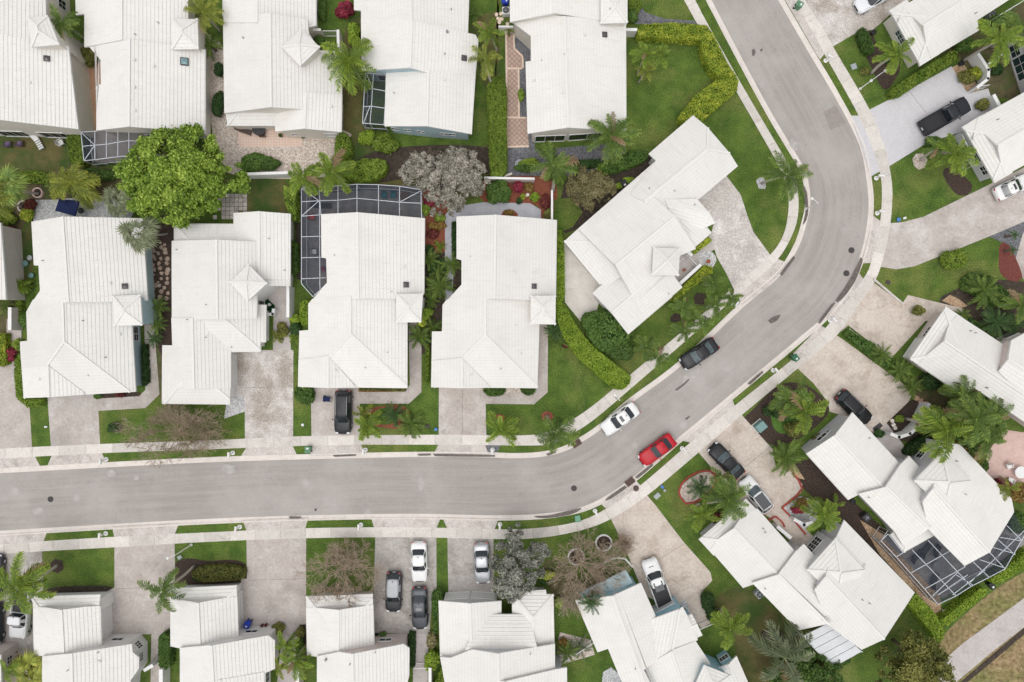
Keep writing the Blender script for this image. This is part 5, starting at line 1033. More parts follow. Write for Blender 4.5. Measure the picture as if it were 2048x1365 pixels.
def hedge(poly, h, mat, label, leaf=.10, dens=210, core='core_green', top=.03, smooth=0, patch=None):
    """Clipped hedge: solid dark inside and a skin of small leaves on top and sides. Outline seen at its top."""
    SEED[0] += 1; sd = SEED[0]; rg = np.random.default_rng(sd)
    if smooth: poly = catmull(poly, smooth, True)
    W = [(p.x, p.y) for p in UP(poly, h)]
    if area(W) < 0: W = W[::-1]
    cx, cy = sum(p[0] for p in W) / len(W), sum(p[1] for p in W) / len(W); root = empty('hedge', (cx, cy, 0)); tag(root, label, 'hedge')
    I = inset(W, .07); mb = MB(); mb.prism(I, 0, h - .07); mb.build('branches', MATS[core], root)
    xs, ys = [p[0] for p in W], [p[1] for p in W]; ar = abs(area(W)); n = int(ar * dens * ((max(xs) - min(xs)) * (max(ys) - min(ys)) / max(ar, .01)))
    q = np.c_[rg.uniform(min(xs), max(xs), n), rg.uniform(min(ys), max(ys), n)]
    ins = np.zeros(n, bool); m = len(W)
    for i in range(m):
        (x1, y1), (x2, y2) = W[i], W[(i + 1) % m]
        if abs(y2 - y1) < 1e-9: continue
        ins ^= ((y1 > q[:, 1]) != (y2 > q[:, 1])) & (q[:, 0] < (x2 - x1) * (q[:, 1] - y1) / (y2 - y1) + x1)
    q = q[ins]; P = [np.c_[q, np.full(len(q), h) + rg.normal(0, .035, len(q))]]; NN = [np.tile([0, 0, 1.0], (len(q), 1))]
    for i in range(m):
        (x1, y1), (x2, y2) = W[i], W[(i + 1) % m]; L = math.hypot(x2 - x1, y2 - y1); k = int(L * h * dens * .8)
        if k < 1: continue
        t = rg.uniform(0, 1, k); nx, ny = (y2 - y1) / L, -(x2 - x1) / L; o = rg.normal(0, .04, k)
        P.append(np.c_[x1 + (x2 - x1) * t + nx * o, y1 + (y2 - y1) * t + ny * o, rg.uniform(.04, h + .02, k)]); NN.append(np.tile([nx, ny, .35], (k, 1)))
    P = np.vstack(P); NN = np.vstack(NN); t = .48 + .30 * vnoise(P, 1.5, sd) + .12 * vnoise(P, 6, sd + 1) + rg.normal(0, .17, len(P))
    leaves('foliage', P, NN, leaf, mat, root, tint=t, seed=sd, jitter=.55); return root

# ---- palms: every frond is a part of its palm
FR = {}
def frond_mesh(style, var, mat):
    key = (style, var, mat)
    if key in FR: return FR[key]
    rg = random.Random(hash((style, var)) % 9999 if False else sum(map(ord, style)) * 7 + var * 131)
    mb = MB(); ti = []
    if style == 'fan':
        L = 1.0; pet = .48; e = (.55, .25, -.05, -.4)[var]
        tip = Vector((pet * math.cos(e), 0, pet * math.sin(e))); mb.tube([(0, 0, 0), tip * .5 + Vector((0, 0, .03)), tip], [.022, .016, .014], 4); ti += [.6] * len(mb.v)
        ns = 17
        for k in range(ns):
            a = R(-125 + 250 * k / (ns - 1)) + rg.uniform(-.04, .04); l = .56 * (1 - .25 * abs(a) / R(125)) * rg.uniform(.9, 1.08)
            d = Vector((math.cos(a) * math.cos(e * .6), math.sin(a), math.cos(a) * math.sin(e * .6) * .8)).normalized(); w = Vector((-math.sin(a), math.cos(a), 0)) * .040
            p1 = tip + d * l * .55 + Vector((0, 0, .01)); p2 = tip + d * l - Vector((0, 0, .10 + rg.uniform(0, .08)))
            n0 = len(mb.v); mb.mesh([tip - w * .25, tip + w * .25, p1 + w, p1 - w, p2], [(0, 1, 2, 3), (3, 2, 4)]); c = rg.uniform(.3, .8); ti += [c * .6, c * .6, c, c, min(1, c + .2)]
    else:
        prm = {'feather': (32, .25, (1.0, .55, .15, -.25), 1.15, .032), 'royal': (32, .24, (.95, .5, .1, -.3), 1.2, .038), 'sago': (36, .18, (.9, .5, .15, -.15), .75, .024), 'wispy': (34, .27, (.9, .4, .0, -.4), 1.2, .034), 'droop': (26, .24, (.7, .25, -.15, -.55), 1.4, .040)}[style]
        npair, ll, els, cur, wd = prm; e0 = els[var]; pts = [Vector((0, 0, 0))]; m = 12; side = rg.uniform(-.12, .12)
        for i in range(m):
            s = i / m; e = e0 - cur * s ** 1.3; pts.append(pts[-1] + Vector((math.cos(e) * math.cos(side * s * 2), math.cos(e) * math.sin(side * s * 2), math.sin(e))) / m)
        mb.tube(pts[::2], [.020, .016, .013, .010, .007, .005, .003], 4, cap=False); ti += [.55] * len(mb.v)
        for i in range(npair):
            s = .10 + .90 * i / npair; f = s * m; k = min(int(f), m - 1); p = pts[k].lerp(pts[k + 1], f - k); t = (pts[k + 1] - pts[k]).normalized()
            sd = Vector((-t.y, t.x, 0)).normalized(); up = t.cross(sd) * -1
            l = ll * (math.sin(math.pi * min(1, (s * .86 + .12))) ** .6) * rg.uniform(.62, 1.2)
            for sg in (1, -1):
                if rg.random() < .05: continue
                fw = .55 + .35 * s + rg.uniform(-.25, .25); d = (t * fw + sd * sg + Vector((0, 0, 1)) * (.22 + rg.uniform(-.15, .2))).normalized()
                p1 = p + d * l * .5; p2 = p + d * l + Vector((0, 0, -l * (.42 + rg.uniform(0, .3)))); w = t * wd * .5
                mb.mesh([p - w * .6, p + w * .6, p1 + w, p1 - w, p2], [(0, 1, 2, 3), (3, 2, 4)]); c = rg.uniform(.3, .7) * (1.15, 1.05, .9, .6)[var] * (.45 + .75 * s); ti += [c * .2, c * .2, c, c, min(1, c + .35)]  # tint falls towards the crown heart and on lower fronds, as painted shade
    me = bpy.data.meshes.new('frond'); me.from_pydata([tuple(v) for v in mb.v], [], mb.f); at = me.attributes.new('tint', 'FLOAT', 'POINT'); at.data.foreach_set('value', ti)
    me.materials.append(MATS[mat]); FR[key] = me; return me
def palm(crown, r, style, label, mat='frond_green', base=None, h=None, n=16, trunk=.13, old=0, name='palm_tree', gap=None, cat='palm'):
    """crown: where its heart shows in the photo, r: reach of the fronds in photo pixels, base: trunk foot when it shows."""
    SEED[0] += 1; rg = random.Random(SEED[0])
    if base:
        rb, rc = math.hypot(base[0] - 1024, base[1] - 682.5), math.hypot(crown[0] - 1024, crown[1] - 682.5)
        z = max(2.0, min(9.0, CAM_H * (1 - rb / rc))) if rc > rb else 3.0
        if h: z = h
        b = U(base, 0)
    else:
        z = h if h is not None else {'feather': 4.2, 'royal': 5.5, 'sago': .7, 'wispy': 4.5, 'fan': 3.2, 'droop': 4.0}[style]; b = None
    c = U(crown, z)
    if b is None: b = Vector((c.x, c.y, 0))
    root = empty(name, b); tag(root, label, cat); ln = r / 17.5
    mb = MB(); pts = [b.lerp(c, t) + Vector((0, 0, 0)) for t in (0, .1, .35, .7, 1)]
    mid = rg.uniform(-.12, .12)
    for i, k in ((1, .3), (2, 1), (3, .8)): pts[i] = pts[i] + Vector((mid * k, -mid * k, 0)) * min(1, z / 4)
    mb.tube(pts, [trunk * 1.45, trunk * 1.05, trunk, trunk * .9, trunk * .8], 8); mb.build('trunk', MATS['palm_trunk'] if style != 'sago' else MATS['bark'], root, True)
    if style in ('royal', 'feather', 'wispy') and z > 2:
        d = (pts[-1] - pts[-2]).normalized(); m2 = MB(); m2.tube([pts[-1] - d * .05, pts[-1] + d * .55], [trunk * .85, trunk * .45], 8); m2.build('crownshaft', MATS['crownshaft'], root, True); c = c + d * .4
    wind, bias = rg.uniform(0, 6.28), rg.uniform(.1, .5)
    if old == 0 and style not in ('sago', 'fan') and rg.random() < .45: old = 1
    for k in range(n):
        var = (0, 1, 1, 2, 2, 3)[k % 6] if style != 'sago' else (0, 1, 2, 2, 1, 3)[k % 6]
        if style == 'droop': var = (0, 1, 2, 3)[k % 4]
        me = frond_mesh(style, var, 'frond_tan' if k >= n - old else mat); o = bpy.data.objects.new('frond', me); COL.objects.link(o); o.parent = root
        a = 2.39996 * k + rg.uniform(-.3, .3)
        if style != 'sago': a += bias * math.sin(a - wind)
        if gap is not None and abs((a - R(gap) + math.pi) % (2 * math.pi) - math.pi) < .5: a += 1.1
        s = ln * rg.uniform(.76, 1.12) * (.72 if var == 0 else 1.0) / (.92 if style != 'fan' else .98)
        o.location = (c.x - b.x, c.y - b.y, c.z - b.z + rg.uniform(-.05, .05)); o.rotation_euler = (rg.uniform(-.15, .15), rg.uniform(-.1, .15), a); o.scale = (s, s * rg.uniform(.9, 1.1), s)
    return root

# ---- broadleaf trees
def limbs(mb, p, d, L, rad, depth, rg, tips, spread=.75, up=.12, kids=3, shrink=.72, minz=.5):
    q = p + d * L; mid = p.lerp(q, .5) + Vector((rg.uniform(-1, 1), rg.uniform(-1, 1), rg.uniform(-.5, .8))) * L * .09
    mb.tube([p, mid, q], [rad, rad * .85, rad * .66], 4 if rad > .03 else 3, cap=False)
    if depth == 0: tips.append((q, d)); return
    for k in range(kids):
        nd = (d + Vector((rg.gauss(0, 1), rg.gauss(0, 1), rg.gauss(0, .6))) * spread + Vector((0, 0, up))).normalized()
        if q.z + nd.z * L * shrink < minz: nd.z = abs(nd.z)
        limbs(mb, mid.lerp(q, rg.uniform(.35, 1)) if k else q, nd, L * shrink * rg.uniform(.75, 1.15), max(.015, rad * .66), depth - 1, rg, tips, spread, up, kids, shrink, minz)
def tree(poly, h, label, mat, leaf=.16, nleaf=26000, ncl=90, base=None, bark='bark', squash=.42, name='tree', clump=.75, dens=1.0):
    """Trunk, limbs and a crown of many uneven leaf clumps with gaps; poly is the crown's outline seen at mid crown height."""
    SEED[0] += 1; sd = SEED[0]; rg = np.random.default_rng(sd); zc = h * (1 - squash * .75); W = [(p.x, p.y) for p in UP(poly, zc)]
    c = Vector((sum(p[0] for p in W) / len(W), sum(p[1] for p in W) / len(W), zc)); b = U(base, 0) if base else Vector((c.x, c.y, 0)); root = empty(name, b); tag(root, label, 'tree')
    xs, ys = [p[0] for p in W], [p[1] for p in W]; tb = MB(); fork = b.lerp(c, .45); fork.z = h * .30
    tb.tube([b, b.lerp(fork, .5) + Vector((.08, -.05, 0)), fork], [.038 * h, .027 * h, .022 * h], 8); cl = []
    def edge(p): return min((Vector(p) - (lambda A, B: A + (B - A) * max(0, min(1, (Vector(p) - A).dot(B - A) / max(1e-9, (B - A).length_squared))))(Vector(W[i - 1]), Vector(W[i]))).length for i in range(len(W)))
    big = max(max(xs) - min(xs), max(ys) - min(ys)) / 2
    while len(cl) < ncl:
        p = (rg.uniform(min(xs), max(xs)), rg.uniform(min(ys), max(ys)))
        if not inside(p, W): continue
        e = edge(p); k = min(1, e / (big * .55)); r = clump * rg.uniform(.5, 1.25) * (.55 + .45 * k)
        cl.append((p[0], p[1], zc + h * squash * (math.sqrt(k) * rg.uniform(.2, 1.0) - .32), r))
    for k in cl[::3]:
        e = Vector(k[:3]); m = fork.lerp(e, .5) + Vector((0, 0, .10 * h)); tb.tube([fork, m, e], [.013 * h, .007 * h, .012], 5, cap=False)
    P = []; NN = []; T = []; tot = sum(k[3] ** 2 for k in cl)
    for k in cl:
        per = int(nleaf * k[3] ** 2 / tot) + 20; d = rg.normal(0, 1, (per, 3)); d /= np.linalg.norm(d, axis=1)[:, None]
        rad = rg.uniform(.1, 1.0, per) ** .55 * (1 + 1.05 * vnoise(d * 2 + k[0], 3.0, sd + int(k[3] * 999)))
        p = np.array(k[:3]) + d * rad[:, None] * k[3] * np.array([1, 1, .6]); P.append(p); NN.append(d * .6 + [0, 0, .8]); T.append(np.full(per, rg.normal(0, .13)) + .30 * (p[:, 2] - zc) / (h * squash))  # clump tint darkens with depth in the crown, shade painted into the leaves
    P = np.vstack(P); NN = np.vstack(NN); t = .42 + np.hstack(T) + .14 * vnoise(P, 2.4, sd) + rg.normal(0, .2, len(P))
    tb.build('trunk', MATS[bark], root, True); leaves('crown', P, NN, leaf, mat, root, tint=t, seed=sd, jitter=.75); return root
def bare_tree(crown, r, h, label, base=None, leafmat_='leaf_brown', nl=900, depth=5, stems=7, bark='bark_twig', seed=None, flatness=.25, name='tree', leafsz=.055, trunkr=.13, ysq=1.0):
    SEED[0] += 1; sd = seed or SEED[0]; rr = random.Random(sd); rg = np.random.default_rng(sd); c = U(crown, h * .6); R_ = r / 17.5
    b = U(base, 0) if base else Vector((c.x, c.y, 0)); root = empty(name, b); tag(root, label, 'tree'); tb = MB(); tips = []
    fork = b.lerp(c, .25); fork.z = h * .25; tb.tube([b, fork], [trunkr, trunkr * .75], 7)
    for k in range(stems):
        a = 2.39996 * k + rr.uniform(-.2, .2); tgt = c + Vector((math.cos(a) * R_ * .35, math.sin(a) * R_ * .35, 0)); d = (tgt - fork); d.z = h * rr.uniform(.12, .32); L = R_ * (.32, .20, .27, .23)[k % 4]; d.normalize()
        limbs(tb, fork, d, L, trunkr * .42, depth, rr, tips, .52, flatness * .2, 3, .79, h * .25)
    if ysq != 1:
        tb.v = [(x, c.y + (y - c.y) * ysq, z) for x, y, z in tb.v]; tips = [(Vector((q.x, c.y + (q.y - c.y) * ysq, q.z)), d) for q, d in tips]
    tb.build('branches', MATS[bark], root)
    if nl:
        ii = rg.integers(0, len(tips), nl); P = np.array([tips[i][0] for i in ii]) + rg.normal(0, .12, (nl, 3)); leaves('dead_leaves', P, np.tile([0, 0, 1.0], (nl, 1)), leafsz, leafmat_, root, seed=sd, jitter=.8)
    return root
# ---- hedges
hedge([(1274, 56), (1290, 49), (1344, 45.6), (1413, 51), (1425, 67), (1456, 128), (1477, 160), (1474, 180), (1402, 243), (1362, 243), (1359, 234), (1392, 190), (1440, 157), (1420, 138), (1405, 102), (1404, 80), (1338, 76), (1277, 72)], 1.5, 'leaf_yellow', 'tall yellow-green boundary hedge zigzagging along the upper sidewalk', .10, 190, 'core_yellow')
hedge([(1112, 607), (1128, 610), (1145, 640), (1172, 678), (1200, 705), (1262, 755), (1259, 767), (1234, 779), (1180, 736), (1148, 704), (1120, 655)], 1.4, 'leaf_lime', 'smooth lime hedge curving down to the sidewalk', .09, 230, 'core_yellow', smooth=7)
hedge([(1114, 462), (1122, 460), (1128, 500), (1129, 590), (1124, 603), (1113, 603)], 1.4, 'leaf_lime', 'narrow lime hedge squeezed against the middle house', .09, 230, 'core_yellow')
hedge([(976, 168), (1009, 160), (1012, 260), (1013, 340), (1005, 352), (983, 352), (978, 250)], 1.6, 'leaf_hedge', 'thick hedge between the blue-grey house and the tiled walk', .11, 180, 'core_yellow', smooth=9)
hedge([(1341, 600), (1364, 576), (1410, 531), (1424, 535), (1425, 546), (1380, 578), (1351, 602)], 1.0, 'leaf_yellow', 'bright yellow hedge along the entry court wall', .11, 190, 'core_yellow')
hedge([(1383, 503), (1419, 474), (1423, 482), (1390, 507)], .8, 'leaf_yellow', 'short yellow hedge under the porch eaves', .10, 190, 'core_yellow')
hedge([(1818, 1208), (1830, 1186), (1871, 1228), (1888, 1261), (1887, 1277), (1878, 1285), (1848, 1246)], 1.6, 'leaf_lime', 'fat lime hedge at the corner of the angled house', .10, 210, 'core_yellow')
hedge([(1883, 1241), (1961, 1179), (1973, 1180), (1971, 1190), (1895, 1251), (1885, 1251)], 1.3, 'leaf_lime', 'straight lime hedge along the dry field', .09, 220, 'core_yellow')
hedge([(1983, 1158), (2060, 1103), (2060, 1130), (1995, 1169), (1985, 1166)], 1.3, 'leaf_lime', 'lime hedge below the pool cage corner, running off the edge', .09, 220, 'core_yellow')
hedge([(567, 372), (590, 378), (592, 437), (586, 441), (569, 404)], 1.7, 'leaf_tree', 'bright green upright hedge beside the pool cage', .10, 200)
hedge([(582, 482), (592, 486), (593, 540), (583, 548)], 1.3, 'leaf_mid', 'dark hedge strip against the tower house wall', .10, 200)
hedge([(601, 606), (608, 600), (616, 602), (616, 648), (608, 652), (600, 640)], 1.2, 'leaf_lime', 'oval lime hedge tucked into the roof notch', .09, 220, 'core_yellow', smooth=5)
hedge([(28, 722), (36, 712), (41, 712), (46, 770), (52, 799), (84, 799), (80, 812), (55, 815), (36, 800), (29, 765)], .9, 'leaf_hedge', 'yellowish L-shaped hedge hugging the blue-walled house corner', .08, 230, 'core_yellow')
hedge([(318, 1274), (328, 1268), (338, 1271), (339, 1334), (330, 1340), (318, 1330)], 1.3, 'leaf_mid', 'clipped oval hedge between walk and lower house', .10, 200, smooth=6)
hedge([(864, 1192), (872, 1186), (884, 1189), (879, 1264), (868, 1266)], 1.3, 'leaf_mid', 'clipped green hedge between three cars and the chimney house', .10, 200, smooth=6)
hedge([(868, 1368), (893, 1318), (899, 1320), (899, 1400), (866, 1400)], .9, 'leaf_hedge', 'wedge of clipped hedge at the bottom edge', .09, 200)
hedge([(1718, 64), (1726, 55), (1734, 60), (1748, 95), (1745, 106), (1735, 105), (1723, 86)], .9, 'leaf_mid', 'oval clipped hedge beside the whitish corner driveway', .10, 200, smooth=5)
hedge([(1783, 182), (1796, 170), (1852, 134), (1905, 102), (1916, 104), (1912, 120), (1860, 152), (1806, 188), (1790, 192)], 1.3, 'leaf_hedge', 'long hedge under the cream house beside the lilac driveway', .11, 190)
hedge([(673, 272), (684, 264), (697, 274), (699, 306), (690, 318), (670, 312)], 1.6, 'leaf_hedge', 'rounded yellow-green hedge at the pebble yard corner', .09, 200, smooth=6)
hedge([(382, 1148), (398, 1136), (430, 1133), (475, 1135), (489, 1145), (486, 1158), (440, 1163), (398, 1163)], .9, 'leaf_olive_green', 'brownish clipped hedge in the dark curving bed', .09, 200, smooth=8)
hedge([(904, 445), (911, 443), (912, 510), (904, 512)], .8, 'leaf_dark', 'thin dark hedge beside the blue-grey patio', .09, 200)
hedge([(282, 690), (291, 690), (294, 765), (285, 772)], .8, 'leaf_dark', 'thin dark hedge along the pale blue wall', .10, 170)
hedge([(968, 777), (1008, 777), (1005, 789), (985, 793), (972, 788)], .7, 'leaf_mid', 'low green hedge under the eaves near the driveway', .09, 200, smooth=4)
hedge([(1042, 777), (1070, 777), (1066, 788), (1052, 790)], .7, 'leaf_mid', 'low green hedge under the eaves near the walk corner', .09, 200, smooth=4)
hedge([(717, 775), (812, 776), (810, 783), (718, 782)], .5, 'leaf_olive_green', 'low olive hedge strip over the red mulch', .08, 160)
hedge([(135, 262), (162, 258), (168, 310), (160, 330), (140, 320)], 1.4, 'leaf_hedge', 'leafy hedge block beside the leaning screen cage', .11, 170, smooth=6)
hedge([(852, 664), (858, 700), (856, 766), (850, 768), (851, 700)], .7, 'leaf_hedge', 'slim hedge along the middle house front wall', .09, 180)
hedge([(593, 775), (622, 777), (623, 805), (600, 806), (590, 795)], .8, 'leaf_mid', 'square green hedge beside the black wagon driveway', .10, 190, smooth=5)
hedge([(1205, 325), (1290, 300), (1297, 312), (1270, 330), (1215, 345)], 1.2, 'leaf_mid', 'dark green hedge behind the angled corner house', .11, 180, smooth=7)
hedge([(1150, 322), (1200, 318), (1202, 332), (1152, 336)], 1.0, 'leaf_dark', 'dark hedge strip below the dark gravel', .11, 180)
hedge([(818, 1268), (829, 1270), (828, 1335), (820, 1335)], .9, 'leaf_dark', 'dark hedge along the walk to the garden gate', .10, 190)
hedge([(1690, 668), (1700, 660), (1790, 722), (1780, 738), (1740, 712)], .8, 'leaf_mid', 'sloping green strip between the two cream driveways', .12, 150)
hedge([(0, 668), (10, 668), (11, 728), (0, 732), (-10, 732), (-10, 668)], 1.0, 'leaf_yellow', 'yellow-flowered hedge at the picture edge path', .10, 180, 'core_yellow')
hedge([(22, 470), (28, 470), (35, 560), (44, 640), (36, 645), (25, 560)], .7, 'leaf_hedge', 'ragged hedge strip beside the pink house wall', .10, 160)
hedge([(690, 330), (735, 320), (770, 322), (765, 350), (720, 365), (690, 352)], 1.2, 'leaf_hedge', 'rounded leafy hedge mass behind the pool cage', .12, 150, smooth=8)
hedge([(1810, 905), (1828, 885), (1855, 870), (1862, 880), (1845, 895), (1822, 912)], .8, 'leaf_dark', 'dark hedge inside the white entry wall', .10, 190, smooth=6)
hedge([(1950, 905), (1960, 900), (1978, 930), (1975, 942), (1965, 940)], .9, 'leaf_mid', 'small hedge end at the rose patio corner', .10, 180, smooth=5)
